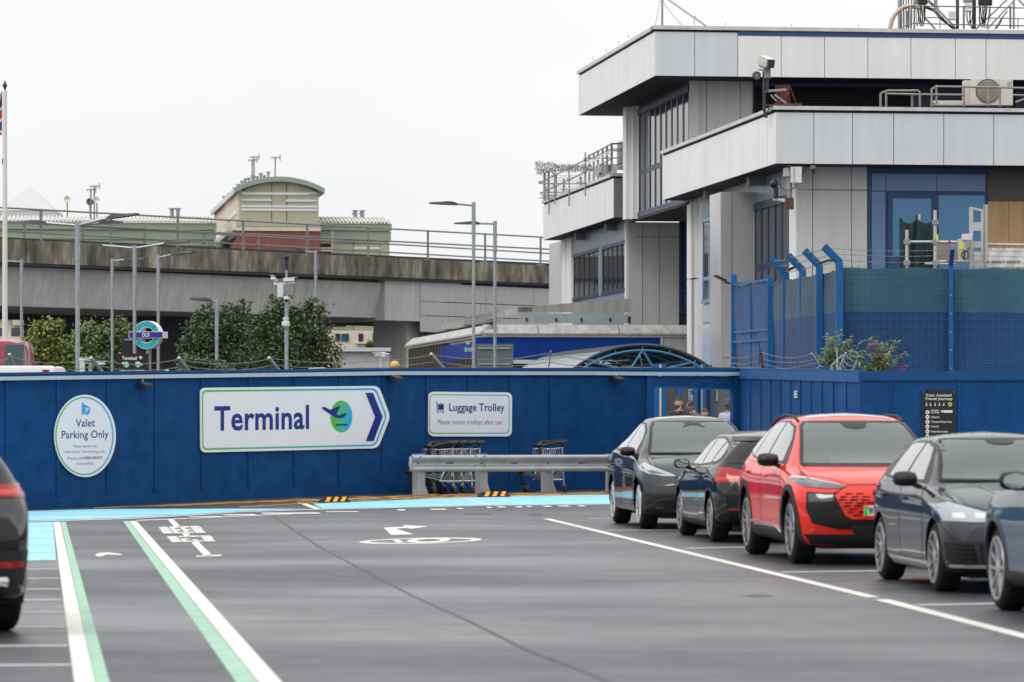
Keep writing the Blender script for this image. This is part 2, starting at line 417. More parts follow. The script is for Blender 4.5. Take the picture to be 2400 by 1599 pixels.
# tar joint and patches in the asphalt
seam = [(627,1202),(685,1240),(754,1285),(871,1346),(969,1398),(1095,1454),(1229,1521),(1390,1583),(1560,1660)]
B = []
for a, c in zip(seam, seam[1:]):
    B.append(strip(a, c, .035, .035))
M['tar'] = mat('tar', (.03,.03,.032), .55, var=.3, vscale=8)
sheet('asphalt_joint', B, M['tar'], off=.003)
for (x, y, rx, ry) in ((1120,1205,38,2.2),(1255,1206,26,2),(1776,1397,40,2.4),(1170,1196,15,1)):
    sheet('drain_stain', [pp(*[(x+rx*math.cos(a)*(.8+.2*math.sin(3*a)), y+ry*math.sin(a)) for a in [2*pi*k/14 for k in range(14)]])], M['tar'], off=.0035)
# ---------- hoarding ----------
class Wall:
    def __init__(s, a, b):
        s.a = Vector((a[0], a[1], 0)); s.b = Vector((b[0], b[1], 0)); s.t = (s.b-s.a).normalized()
        s.n = Vector((s.t.y, -s.t.x, 0))
        if s.n.y > 0: s.n = -s.n
    def pt(s, px, py, off=0.0):
        a = s.a+s.n*off; r = Vector(((px-CX)/F, 1, 0))
        den = s.n.dot(r); d = s.n.dot(a)/den
        return Vector((r.x*d, d, CZ+(HY-py)*d/F))
    def x(s, px, off=0.0): return s.pt(px, HY, off)
    def poly(s, pts, off=0.0): return [s.pt(x, y, off) for x, y in pts]

def at(px, d): return ((px-CX)*d/F, d)
H1 = at(924, 72.3); H0r = at(66, 65.7)
dv = Vector((H0r[0]-H1[0], H0r[1]-H1[1])); H0 = (H1[0]+dv.x*1.12, H1[1]+dv.y*1.12)
H2 = at(1384, 76.2); H3 = at(1505, 76.9); H4 = at(1734, 78.2); H5 = at(2016, 69.2); H6 = at(2500, 69.6)
WL, WC, WG, WR, WF = Wall(H0, H1), Wall(H1, H2), Wall(H2, H3), Wall(H4, H5), Wall(H5, H6)
WGATE = Wall(H3, H4)

def panel_run(B, W, px0, px1, ztop, t=.05, zb=None, y1=None):
    """board from photo column px0 to px1 with its real height"""
    a = W.x(px0); b = W.x(px1)
    nb = -W.n*t
    q = lambda p, z: Vector((p.x, p.y, z))
    za, zb_ = ztop
    ga, gb = GZ(a.y)-.02, GZ(b.y)-.02
    vs = [q(a, ga), q(b, gb), q(b, zb_), q(a, za), q(a+nb, ga), q(b+nb, gb), q(b+nb, zb_), q(a+nb, za)]
    B.add(vs, [(0,1,2,3),(7,6,5,4),(3,2,6,7),(1,5,6,2),(4,0,3,7),(0,4,5,1)])

def batten(B, W, px, z0, z1, w=.07, t=.02):
    p = W.x(px); T = W.t*w/2
    a = p-T; b = p+T; n = W.n*t
    vs = []
    for z in (z0, z1):
        for q in (a, b, b+n, a+n): vs.append(Vector((q.x, q.y, z)))
    B.add(vs, [(0,1,2,3),(7,6,5,4),(0,4,5,1),(1,5,6,2),(2,6,7,3),(3,7,4,0)])

def run_bar(B, W, px0, px1, z0a, z1a, z0b, z1b, n0, n1):
    a = W.x(px0); b = W.x(px1)
    vs = []
    for p, z0, z1 in ((a, z0a, z1a), (b, z0b, z1b)):
        for z in (z0, z1):
            for n in (n0, n1):
                q = p+W.n*n; vs.append(Vector((q.x, q.y, z)))
    B.add(vs, [(0,1,3,2),(4,6,7,5),(0,4,5,1),(2,3,7,6),(0,2,6,4),(1,5,7,3)])
zt = lambda W, px, py: W.pt(px, py).z

hl = thing('site_hoarding', 'long blue painted hoarding carrying the oval valet sign and the big arrow sign', 'hoarding', (WL.a+WL.b)/2)
zl0, zl1 = zt(WL, -40, 876.5), zt(WL, 924, 864.5)
B = MB(); panel_run(B, WL, -420, -60, (zl0, zl0)); panel_run(B, WL, -60, 924, (zl0, zl1)); B.build('board', M['hoard'], hl)
for px in (15,135,252.5,365,474,584,691,796,898):
    B = MB(); p = WL.x(px); f = (px+40)/964
    batten(B, WL, px, GZ(p.y)+.2, zl0+(zl1-zl0)*f-.13); B.build('batten', M['hoard'], hl)
B = MB(); run_bar(B, WL, -420, -60, zl0-.02, zl0+.015, zl0-.02, zl0+.015, -.06, .045); run_bar(B, WL, -60, 924, zl0-.02, zl0+.015, zl1-.02, zl1+.015, -.06, .045); run_bar(B, WL, -60, 924, zl0-.075, zl0-.02, zl1-.075, zl1-.02, .0, .022); B.build('capping', M['hoard_cap'], hl)
B = MB(); run_bar(B, WL, -420, -60, zl0-.118, zl0-.055, zl0-.118, zl0-.055, .022, .075); run_bar(B, WL, -60, 924, zl0-.118, zl0-.055, zl1-.118, zl1-.048, .022, .075); B.build('trunking', M['rail_grey'], hl)
B = MB(); run_bar(B, WL, -60, 924, GZ(WL.x(-60).y), GZ(WL.x(-60).y)+.19, GZ(H1[1]), GZ(H1[1])+.17, .0, .012); B.build('skirting', M['hoard'], hl)

hc = thing('site_hoarding', 'blue hoarding behind the crash barrier carrying the luggage trolley sign', 'hoarding', (WC.a+WC.b)/2)
z0, z1, z2 = zl1, zt(WC, 1384, 864), zt(WG, 1505, 864)
B = MB(); panel_run(B, WC, 924, 1384, (z0, z1)); panel_run(B, WG, 1384, 1522, (z1, z2)); B.build('board', M['hoard'], hc)
for px in (1000.7,1098.6,1195.7,1290):
    B = MB(); p = WC.x(px); batten(B, WC, px, GZ(p.y)+.17, z0+(z1-z0)*(px-924)/460-.13); B.build('batten', M['hoard'], hc)
B = MB()
run_bar(B, WC, 924, 1384, z0-.02, z0+.015, z1-.02, z1+.015, -.06, .045); run_bar(B, WC, 924, 1384, z0-.075, z0-.02, z1-.075, z1-.02, 0, .022)
run_bar(B, WG, 1384, 1522, z1-.02, z1+.015, z2-.02, z2+.015, -.06, .045); run_bar(B, WG, 1384, 1522, z1-.075, z1-.02, z2-.075, z2-.02, 0, .022)
B.build('capping', M['hoard_cap'], hc)
B = MB(); run_bar(B, WC, 924, 1384, z0-.118, z0-.048, z1-.13, z1-.06, .022, .075); run_bar(B, WG, 1384, 1520, z1-.13, z1-.06, z2-.14, z2-.07, .022, .075); B.build('trunking', M['rail_grey'], hc)
B = MB(); run_bar(B, WC, 924, 1384, GZ(H1[1]), GZ(H1[1])+.17, GZ(H2[1]), GZ(H2[1])+.16, .0, .012); B.build('skirting', M['hoard'], hc)

# gateway
M['osb'] = mat('painted_osb', (.005,.055,.17), .55, spec=.2, var=.25, vscale=9, bump=.7, bscale=22)
gt = thing('gateway', 'blue gateway with rough board header that people stand behind', 'gateway', (WGATE.a+WGATE.b)/2)
zg0, zg1 = z2, zt(WGATE, 1732, 864.5)
B = MB(); a = WGATE.pt(1527, 883); 
for (xa, ya, xb, yb, o0, o1, nm, mm) in ((1526,882,1724,912,-.03,.03,'header','osb'),):
    pl = WGATE.poly([(1529,882),(1722,882),(1722,912.5),(1529,907.5)], .03)
    B.prism(pl, -WGATE.n*.06)
B.build('header', M['osb'], gt)
B = MB(); pl = WGATE.poly([(1529,905.3),(1722,910.3),(1722,914),(1529,908.8)], .05); B.prism(pl, -WGATE.n*.09); B.build('rail', M['fence_blue'], gt)
for x0, x1, o in ((1517,1529.5,.05),(1529.5,1533,.02),(1718,1723,.03),(1723,1735,.06)):
    B = MB(); p = WGATE.poly([(x0,870),(x1,870),(x1,969),(x0,969)], o)
    q = [Vector((v.x, v.y, GZ(v.y) if k > 1 else v.z)) for k, v in enumerate(p)]
    B.prism(q, -WGATE.n*.1); B.build('post', M['hoard_cap'], gt)
B = MB(); run_bar(B, WGATE, 1505, 1734, z2-.02, z2+.015, zg1-.02, zg1+.015, -.06, .045); run_bar(B, WGATE, 1520, 1730, z2-.075, z2-.02, zg1-.075, zg1-.02, 0, .022); B.build('capping', M['hoard_cap'], gt)
B = MB(); run_bar(B, WGATE, 1507, 1732, z2-.14, z2-.07, zg1-.14, zg1-.07, .03, .085); B.build('trunking', M['rail_grey'], gt)
B = MB(); p = WGATE.pt(1621.5, 920, .07); B.bbox(p.x-.025, p.x+.025, p.y-.012, p.y+.012, p.z-.045, p.z+.035, b=.006)
B.tube([p+Vector((-.015,0,.03)), p+Vector((-.014,0,.085)), p+Vector((0,0,.1)), p+Vector((.014,0,.085)), p+Vector((.015,0,.03))], .005, 6)
B.build('padlock', M['fence_blue'], gt)

# battened run to the right of the gate, then flat boards
M['hoard_r'] = mat('hoarding_blue_brushed', (.006,.062,.20), .55, spec=.15, var=.14, vscale=2, bump=.3, bscale=10, streak=.15)
hr = thing('site_hoarding', 'closely battened blue hoarding between the gateway and the black notice', 'hoarding', (WR.a+WR.b)/2)
za, zb_ = zt(WR, 1735, 866), zt(WR, 2016, 872)
B = MB(); panel_run(B, WR, 1732, 2016, (za, zb_)); B.build('board', M['hoard_r'], hr)
for px in (1738,1759,1784,1807,1830,1853.5,1876.7,1901.5,1927,1954,1984):
    B = MB(); f = (px-1735)/281; batten(B, WR, px, .15, za+(zb_-za)*f-.17, .05, .022); B.build('batten', M['hoard_r'], hr)
B = MB(); run_bar(B, WR, 1733, 2016, za-.185, za+.012, zb_-.185, zb_+.012, 0, .03); run_bar(B, WR, 1733, 2016, za+.012, za+.03, zb_+.012, zb_+.03, -.06, .04); B.build('capping', mat('hoarding_band', (.018,.09,.25), .5, spec=.2, var=.1), hr)
hf = thing('site_hoarding', 'smooth blue hoarding behind the cars with the black notice fixed to it', 'hoarding', (WF.a+WF.b)/2)
za, zb_ = zt(WF, 2016, 872), zt(WF, 2460, 871)
B = MB(); panel_run(B, WF, 2016, 2900, (za, zb_)); B.build('board', M['hoard_r'], hf)
for px in (2086,2248,2408,2570,2730):
    B = MB(); batten(B, WF, px, .15, za-.16, .05, .018); B.build('batten', M['hoard_r'], hf)
B = MB(); run_bar(B, WF, 2016, 2900, za-.155, za+.01, zb_-.155, zb_+.01, 0, .028); B.build('capping', M['hoard_cap'], hf)

# ---------- lettering ----------
def _cap():
    c = bpy.data.curves.new('t', 'FONT'); c.body = 'H'; o = bpy.data.objects.new('t', c)
    me = bpy.data.meshes.new_from_object(o); h = max(v.co.y for v in me.vertices)
    bpy.data.objects.remove(o); bpy.data.curves.remove(c); bpy.data.meshes.remove(me); return h
CAPH = _cap()
def letters(s, bold=0.0, res=3):
    c = bpy.data.curves.new('t', 'FONT'); c.body = s; c.offset = bold; c.resolution_u = res
    c.space_character = 1.0+bold*2
    o = bpy.data.objects.new('t', c); me = bpy.data.meshes.new_from_object(o)
    vs = [v.co.copy() for v in me.vertices]; fs = [tuple(p.vertices) for p in me.polygons]
    bpy.data.objects.remove(o); bpy.data.curves.remove(c); bpy.data.meshes.remove(me)
    x0 = min(v.x for v in vs); x1 = max(v.x for v in vs)
    return [((v.x-x0)/(x1-x0), v.y/CAPH) for v in vs], fs

def text_on(W, s, x0, yb0, x1, yb1, cap, m, parent, bold=0.0, off=.03, name='lettering', right=None):
    """lettering from photo point (x0,yb0) to (x1,yb1) with cap height in photo pixels, on wall W"""
    vs, fs = letters(s, bold)
    P0 = W.pt(x0, yb0, off); P1 = W.pt(x1, yb1, off); U0 = W.pt(x0, yb0-cap, off); ux = P1-P0; uz = U0-P0
    B = MB(); B.add([P0+ux*x+uz*y for x, y in vs], fs)
    return B.build(name, m, parent)

def grad(name, stops, axis='X'):
    m = mat(name, (1,1,1), .4); N_, L, b = nodes(m)
    tc = N_.new('ShaderNodeTexCoord'); sp = N_.new('ShaderNodeSeparateXYZ'); cr = N_.new('ShaderNodeValToRGB')
    L(tc.outputs['Generated'], sp.inputs['Vector'])
    ad = N_.new('ShaderNodeMath'); ad.operation = 'MULTIPLY_ADD'; ad.inputs[1].default_value = -.25 if axis == 'XZ' else 0; 
    L(sp.outputs['Z'], ad.inputs[0]); L(sp.outputs['X'], ad.inputs[2]); L(ad.outputs[0], cr.inputs['Fac'])
    e = cr.color_ramp.elements; e[0].position, e[0].color = stops[0][0], (*stops[0][1], 1); e[1].position, e[1].color = stops[-1][0], (*stops[-1][1], 1)
    for p, c in stops[1:-1]:
        k = e.new(p); k.color = (*c, 1)
    L(cr.outputs['Color'], b.inputs['Base Color']); return m
G1, G2, G3 = srgb(80,182,40), srgb(70,180,150), srgb(20,160,220)
M['grad'] = grad('sign_gradient', [(0, G1), (.5, G2), (1, G3)])
M['grad2'] = grad('sign_gradient_disc', [(.1, G1), (.5, G2), (.8, G3)], 'XZ')
M['ink'] = mat('grey_print', srgb(110,118,165), .5)

def ribbon(W, outer, inner, off, m, parent, name):
    B = MB(); n = len(outer)
    po = W.poly(outer, off); pi_ = W.poly(inner, off)
    for k in range(n):
        j = (k+1) % n; B.add([po[k], po[j], pi_[j], pi_[k]], [(3,2,1,0)])
    return B.build(name, m, parent)
def ell(cx, cy, rx, ry, n=48): return [(cx+rx*math.cos(2*pi*k/n), cy+ry*math.sin(2*pi*k/n)) for k in range(n)]
def rrect(p, r, n=6):
    """rounded polygon: p = corner points (x,y), r = radius or list"""
    out = []; N = len(p)
    for i in range(N):
        a = Vector(p[i-1]); b_ = Vector(p[i]); c = Vector(p[(i+1) % N]); rr = r[i] if isinstance(r, (list, tuple)) else r
        u = (a-b_).normalized(); v = (c-b_).normalized()
        p0 = b_+u*rr; p1 = b_+v*rr
        for k in range(n+1):
            t = k/n; q = p0*(1-t)**2+b_*2*t*(1-t)+p1*t*t; out.append((q.x, q.y))
    return out
def shape(W, pts, off, m, parent, name, th=.002):
    B = MB(); B.prism(W.poly(pts, off), W.n*th); return B.build(name, m, parent)

# oval valet sign
p = WL.pt(198, 1024, .02)
sg = thing('oval_sign', 'white oval sign reading Valet Parking Only on the blue hoarding', 'sign', p)
B = MB(); B.prism(WL.poly(ell(198,1022,72,96.5,64), .024), WL.n*.018); B.build('plate', M['sign_white'], sg)
ribbon(WL, ell(198,1022,68.2,92,64), ell(198,1022,65.2,88.6,64), .0445, M['grad'], sg, 'border')
text_on(WL, 'Valet', 177.5,1000.5,222.5,999.5,17.5, M['navy'], sg, .008, .0445)
text_on(WL, 'Parking Only', 144.5,1028,254.5,1026,17.5, M['navy'], sg, .008, .0445)
for s, a, y, c, mm, bo in (('These spaces are',171,1049,227,'ink',0),('reserved for Valet Parking only.',150,1062,247,'ink',0),('Please call',158.5,1077.5,193,'ink',0),('07890 892977',195.5,1076.8,240,'navy',.01),('once parked.',178,1089.5,220,'ink',0)):
    text_on(WL, s, a, y, c, y-.8, 6.2, M[mm], sg, bo, .0445)
cy_ = srgb(30,160,225); M['cyan'] = mat('cyan_vinyl', cy_, .4)
shape(WL, ell(204,962,7.5,10.5,28), .0442, M['cyan'], sg, 'icon')
shape(WL, rrect([(191.5,947),(203,950),(203,954),(197.5,953.5),(196.5,972),(192.2,972.5)], 1.5), .0442, M['cyan'], sg, 'icon')
shape(WL, ell(194,946,2.2,2.6,14), .0442, M['cyan'], sg, 'icon')
text_on(WL, 'P', 200.8,967,207.6,967,10.5, M['sign_white'], sg, .02, .0475, 'icon_letter')

# terminal arrow sign
p = WL.pt(680, 985, .02)
sg = thing('arrow_sign', 'big white arrow shaped sign reading Terminal with a plane symbol', 'sign', p)
cr_ = lambda *q: [(440+x/4.127, 860+y/4.127) for x, y in q]
out = rrect(cr_((113,203),(1842,184),(1952,480),(1835,787),(118,829)), [14,14,12,14,14])
B = MB(); B.prism(WL.poly(out, .024), WL.n*.02); B.build('plate', M['sign_white'], sg)
o1 = rrect(cr_((137,225),(1822,206),(1928,480),(1818,766),(140,805)), [12,12,10,12,12]); i1 = rrect(cr_((149,243),(1812,224),(1913,480),(1808,750),(152,787)), [10,11,9,11,10])
ribbon(WL, o1, i1, .0465, M['grad'], sg, 'border')
text_on(WL, 'Terminal', 502.5,1008.5,724.5,1004,54.5, M['navy'], sg, .022, .0465)
shape(WL, [(440+x/4.127,860+y/4.127) for x,y in ell(1486,480,106,154,40)], .0462, M['grad2'], sg, 'disc')
shape(WL, cr_((1293,396),(1322,386),(1380,416),(1466,376),(1477,384),(1438,456),(1466,472),(1484,458),(1532,446),(1537,456),(1512,490),(1452,498),(1420,486),(1300,405)), .0492, M['navy'], sg, 'plane_symbol')
shape(WL, cr_((1430,553),(1545,551),(1545,567),(1430,569)), .0492, M['navy'], sg, 'runway_symbol')
shape(WL, cr_((1718,252),(1792,250),(1886,484),(1798,718),(1722,720),(1812,486)), .0466, M['navy'], sg, 'chevron')

# luggage trolley sign
p = WC.pt(1100, 970, .02)
sg = thing('trolley_sign', 'white rounded sign reading Luggage Trolley above the parked trolleys', 'sign', p)
cr_ = lambda *q: [(920+x/4.127, 860+y/4.127) for x, y in q]
B = MB(); B.prism(WC.poly(rrect(cr_((343,240),(1151,248),(1147,673),(342,673)), 14), .024), WC.n*.018); B.build('plate', M['sign_white'], sg)
ribbon(WC, rrect(cr_((358,264),(1134,271),(1131,646),(357,648)), 12), rrect(cr_((365,274),(1126,280),(1124,636),(365,638)), 10.5), .0445, M['grad'], sg, 'border')
text_on(WC, 'Luggage Trolley', 920+548/4.127,860+425/4.127,920+1083/4.127,860+428/4.127,17.5, M['navy'], sg, .016, .0445)
text_on(WC, 'Please return trolleys after use', 920+437/4.127,860+556/4.127,920+1060/4.127,860+557/4.127,11.2, M['ink'], sg, 0, .0445)
shape(WC, rrect(cr_((441,362),(496,362),(496,416),(441,416)), 1.2), .0445, M['navy'], sg, 'icon')
shape(WC, cr_((415,335),(428,338),(434,352),(434,428),(500,428),(500,434),(428,434),(428,354),(424,344),(415,341)), .0445, M['navy'], sg, 'icon')
for x in (440,492): shape(WC, [(920+a/4.127,860+b_/4.127) for a,b_ in ell(x,446,5,6,14)], .0445, M['navy'], sg, 'icon')
shape(WC, cr_((458,362),(458,350),(480,350),(480,362),(477,362),(477,354),(461,354),(461,362)), .0445, M['navy'], sg, 'icon')

# black assisted-travel notice
M['board_black'] = mat('board_black', (.008,.008,.009), .35)
p = WF.pt(2200, 980, .02)
sg = thing('notice_board', 'black notice headed Your Assisted Travel Journey on the blue hoarding', 'notice', p)
cr_ = lambda *q: [(2000+x/2.613, 860+y/2.613) for x, y in q]
B = MB(); B.prism(WF.poly(rrect(cr_((418,143),(626,143),(628,560),(418,560)), 2), .024), WF.n*.015); B.build('plate', M['board_black'], sg)
X = lambda x: 2000+x/2.613
Y = lambda y: 860+y/2.613
for s, a, y, c, ch in (('Your Assisted',443,181,600,5.6),('Travel Journey',439,203,608,5.6),('Premium',477,271,527,4),('Car Park',477,284,527,4),('Check In',477,313,527,4.2),('Terminal Waiting Area',477,342,604,4.2),('Security',477,370,524,4.2),('Departure Lounge',477,401,580,4.2),('Boarding',477,431,530,4.2)):
    text_on(WF, s, X(a), Y(y), X(c), Y(y), ch, M['white'], sg, .02, .041)
for y in (278,307,337,366,396,426):
    shape(WF, ell(X(454), Y(y), 4.6, 4.8, 20), .041, M['white'], sg, 'step_disc')
    shape(WF, ell(X(454), Y(y), 2.0, 1.6, 10), .0435, M['board_black'], sg, 'step_symbol')
shape(WF, [(X(452.4),Y(278)),(X(455.6),Y(278)),(X(455.6),Y(426)),(X(452.4),Y(426))], .0402, M['white'], sg, 'step_line', .0005)
shape(WF, rrect([(X(550),Y(266)),(X(607),Y(266)),(X(607),Y(281)),(X(550),Y(281))], 1.6), .041, M['white'], sg, 'tag_box')
shape(WF, ell(X(543), Y(272), 2.2, 2.8, 12), .041, M['white'], sg, 'pin_symbol')
for i, x in enumerate((448,473,501,527,554)):
    shape(WF, ell(X(x), Y(222), 1.0, 1.2, 10), .041, M['white'], sg, 'access_symbol')
    shape(WF, [(X(x-2.2),Y(226)),(X(x+2),Y(226)),(X(x+5),Y(240)),(X(x+2.4),Y(240)),(X(x),Y(233)),(X(x-4),Y(241)),(X(x-6),Y(239))], .041, M['white'], sg, 'access_symbol')
yl_ = mat('sunflower_yellow', srgb(215,205,60), .5)
shape(WF, ell(X(592), Y(230), 4.8, 4.9, 18), .041, yl_, sg, 'flower_symbol'); shape(WF, ell(X(592), Y(230), 2.2, 2.3, 12), .0435, M['board_black'], sg, 'flower_symbol')
for x in (430,614): shape(WF, ell(X(x), Y(153), 1.0, 1.0, 8), .041, M['steel'], sg, 'screw')
# small green exit sign
gs = thing('exit_sign', 'tiny green running man safety sign on the battened hoarding', 'sign', WR.pt(1866,925,.02))
B = MB(); B.prism(WR.poly([(1862,916),(1869,916),(1869,932.5),(1862,932.5)], .024), WR.n*.006); B.build('plate', M['white'], gs)
grn = mat('safety_green', srgb(0,140,80), .5)
shape(WR, [(1862.9,918),(1868.1,918),(1868.1,929.5),(1862.9,929.5)], .0305, grn, gs, 'panel')
shape(WR, [(1864.6,920.5),(1866,920.5),(1867.2,924),(1866.4,927.5),(1865.6,925),(1864.2,927.8),(1864.6,923.5),(1863.6,923)], .0335, M['white'], gs, 'symbol')

# floodlights on the hoarding
lens = mat('lamp_lens', (.25,.26,.27), .2)
for W, px, py, lb, yw in ((WL,330,902,'black wall floodlight over the gap between oval sign and arrow sign',.5),(WL,918,886,'black wall floodlight just off the point of the arrow sign',.5),(WC,1441,888,'black wall floodlight on the hoarding nearest the gateway',0)):
    W2 = WG if px > 1384 else W
    p = W2.pt(px, py, .02)
    t = thing('floodlight', lb, 'floodlight', p, 'floodlights along the hoarding')
    A = Matrix.Translation(p) @ Matrix(((W2.t.x, W2.n.x, 0, 0), (W2.t.y, W2.n.y, 0, 0), (0, 0, 1, 0), (0, 0, 0, 1)))
    B = MB(); bm = bmesh.new(); bmesh.ops.create_cube(bm, size=1)
    for v in bm.verts:
        v.co = Vector((v.co.x*.22, .03+(v.co.y+.5)*.2, v.co.z*.085+(.02 if v.co.y < 0 else -.015)))
        if v.co.y > .1 and v.co.z > 0: v.co.z -= .03
    bmesh.ops.bevel(bm, geom=list(bm.edges), offset=.012, segments=2, affect='EDGES'); B.bm(bm, A); B.build('body', M['black'], t, True)
    B = MB(); B.box(-.05, .05, .0, .035, -.06, .03, A); B.build('backplate', M['hoard_cap'], t)
    B = MB(); B.tube([(0, .05, .05), (0, .05, .09)], .008, 8, A); B.build('sensor', M['white'], t)
    B = MB(); B.box(-.085, .085, .06, .2, -.052, -.049, A); B.build('lens', lens, t)
# ---------- terminal building ----------
U = Vector((.9914, .1309, 0)); V = Vector((-.1309, .9914, 0)); NF = -V; NS = -U    # front and side normals
def s_at(P, dr, px, off=None):
    k = (px-CX)/F; return (k*P.y-P.x)/(dr.x-k*dr.y)
def on(P, dr, px): return P+dr*s_at(P, dr, px)
def zat(p, py): return CZ+(HY-py)*p.y/F
def xy(px, d): return Vector(((px-CX)*d/F, d, 0))
Zv = Vector((0, 0, 1))

def block(B, P, dr, nr, s0, s1, z0, z1, t0, t1, mi=0):
    """box along dr from s0 to s1, from t0 to t1 along the outward normal"""
    vs = []
    for s in (s0, s1):
        for t in (t0, t1):
            for z in (z0, z1):
                q = P+dr*s+nr*t; vs.append(Vector((q.x, q.y, z)))
    fs = [(0,1,3,2),(4,6,7,5),(0,4,5,1),(2,3,7,6),(0,2,6,4),(1,5,7,3)]
    if dr.cross(nr).z*(s1-s0)*(t1-t0) > 0: fs = [f[::-1] for f in fs]
    return B.add(vs, fs, mi)

def clad(B, P, dr, nr, brk, z0, z1, gap=.022, t0=0, t1=.04):
    brk = sorted(brk)
    for a, b in zip(brk, brk[1:]):
        block(B, P, dr, nr, a+gap/2, b-gap/2, z0, z1, t0, t1+R.uniform(-.003, .003))

def window(parent, P, dr, nr, s0, s1, z0, z1, nm=4, trans=(), fm='frame', gm='glass_d', fw=.06, t=.03, depth=.10, name='window'):
    B = MB(); s0, s1 = min(s0, s1), max(s0, s1)
    block(B, P, dr, nr, s0, s1, z0, z0+fw, t-depth, t+.02); block(B, P, dr, nr, s0, s1, z1-fw, z1, t-depth, t+.02)
    for i in range(nm+1):
        s = s0+(s1-s0-fw)*i/nm; block(B, P, dr, nr, s, s+fw, z0+fw, z1-fw, t-depth, t-.028)
    for z in trans: block(B, P, dr, nr, s0+fw, s1-fw, z-fw/2, z+fw/2, t-depth, t-.034)
    w = B.build(name, M[fm], parent)
    B = MB()
    for i in range(nm):
        a = s0+(s1-s0)*i/nm; b = s0+(s1-s0)*(i+1)/nm
        tl = R.uniform(-.004, .004)
        q = [P+dr*a+nr*(t-.05), P+dr*b+nr*(t-.05+tl)]
        B.add([(q[0].x, q[0].y, z0), (q[1].x, q[1].y, z0), (q[1].x, q[1].y, z1), (q[0].x, q[0].y, z1)], [(0,1,2,3)] if dr.cross(Zv).dot(nr) > 0 else [(3,2,1,0)])
    B.build('pane', M[gm], w); return w

M['panel'] = mat('cladding_panel', (.60,.615,.635), .35, .0, var=.04, vscale=.6, streak=.05, spec=.5)
M['panel_s'] = mat('cladding_ribbed', (.76,.76,.755), .45, var=.04, vscale=.8, streak=.1)
M['panel_w'] = mat('wall_panel', (.52,.52,.52), .45, var=.05, vscale=.7, streak=.06)
M['cap'] = mat('coping_metal', (.56,.56,.555), .4, .2, var=.1, vscale=1.5, streak=.12)
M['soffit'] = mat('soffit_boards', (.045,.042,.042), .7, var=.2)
M['panel_shaded'] = mat('cladding_shaded', (.20,.215,.235), .45, var=.06, streak=.2)  # darker tone puts the alcove's shade into the colour; streaks are weathering
M['panel_warm'] = mat('cladding_panel_warm', (.76,.755,.735), .35, var=.04, vscale=.6, streak=.05)
M['backing'] = mat('joint_dark', (.02,.022,.028), .8)
M['blue_line'] = mat('flashing_blue', (.02,.06,.17), .5)
M['frame'] = mat('window_frame_navy', (.022,.06,.155), .4, .0, var=.05, spec=.3)
M['mullion_n'] = mat('mullion_navy', (.012,.028,.075), .4, spec=.3)
M['frame_l'] = mat('window_frame_pale_blue', (.18,.30,.50), .35, .2)
M['glass_d'] = mat('window_glass', (.03,.034,.04), .06, 0, spec=.9)
M['glass_b'] = mat('window_glass_blue', (.035,.15,.30), .06, .35, spec=.9)
M['spandrel'] = mat('spandrel_blue', (.10,.18,.33), .35, .15, var=.05)
M['spandrel_g'] = mat('spandrel_grey_blue', (.20,.25,.32), .4, .2, var=.06)
M['louvre'] = mat('louvre_dark', (.035,.029,.032), .7, spec=.1)
M['beam_g'] = mat('beam_grey', (.16,.15,.14), .6)
M['duct'] = mat('riser_cladding', (.36,.35,.36), .5, var=.04, streak=.06)

A = xy(1818, 115)
tb = thing('terminal_building', 'grey stepped terminal building with white fascia bands and tall blue framed glazing', 'building', A)

def fascia(A, px_side, brk_px, side_n, zc, z1, z0, right=2900, depth=None, ret=None, warm=0):
    sL = s_at(A, V, px_side); sR = s_at(A, U, right) if ret is None else ret
    B = MB(); block(B, A, U, NF, .04, sR, z0, z1+.05, -depth if depth else -sL, -.04)
    B.build('fascia_core', M['backing'], tb)
    bk = [0.0]+[s_at(A, U, x) for x in brk_px]+[sR]
    B = MB(); clad(B, A, U, NF, bk[:warm+1] if warm else bk, z0+.01, z1-.02, t0=-.05, t1=0); B.build('fascia', M['panel'] if ret is None else M['panel_shaded'], tb)
    if warm: B = MB(); clad(B, A, U, NF, bk[warm:], z0+.01, z1-.02, t0=-.05, t1=0); B.build('fascia', M['panel_warm'], tb)
    B = MB(); clad(B, A, V, NS, [sL*i/side_n for i in range(side_n+1)], z0+.01, z1-.02, gap=.014, t0=-.05, t1=.0); B.build('fascia', M['panel_s'], tb)
    B = MB(); block(B, A, U, NF, -.07, sR, z1+.06, zc, -.5, .07); block(B, A, V, NS, -.0, sL+.05, z1+.06, zc, -.5, .07)
    if ret is not None: block(B, A+U*ret, V, U, 0, sL, z1+.06, zc, -.4, .05)
    B.build('coping', M['cap'], tb)
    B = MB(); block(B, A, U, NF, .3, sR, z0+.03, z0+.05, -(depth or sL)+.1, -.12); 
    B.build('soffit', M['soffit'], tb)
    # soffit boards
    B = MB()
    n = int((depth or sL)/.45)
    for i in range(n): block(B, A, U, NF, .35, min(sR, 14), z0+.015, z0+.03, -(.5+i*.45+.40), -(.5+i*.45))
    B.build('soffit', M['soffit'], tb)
    return sL, sR
# lower fascia band
zL1, zL0, zLc = zat(A, 262), zat(A, 384), zat(A, 248.5)
fascia(A, 1553, (1907.5,1998,2094.5,2212,2329,2440), 16, zLc, zL1, zL0, depth=20)
# top fascia band
T = xy(1535, 132); zT1, zT0, zTc = zat(T, 73), zat(T, 178), zat(T, 60)
fascia(T, 1356, (1628,1729,1831,1932.6,2034,2135,2239,2311,2412), 1, zTc, zT1, zT0, depth=s_at(T, V, 1356), warm=2)
B = MB(); s0 = s_at(T, U, 1729); block(B, T, U, NF, s0, s_at(T, U, 2900), zT1-.12, zT1+.05, -.06, .012); B.build('flashing', M['blue_line'], tb)
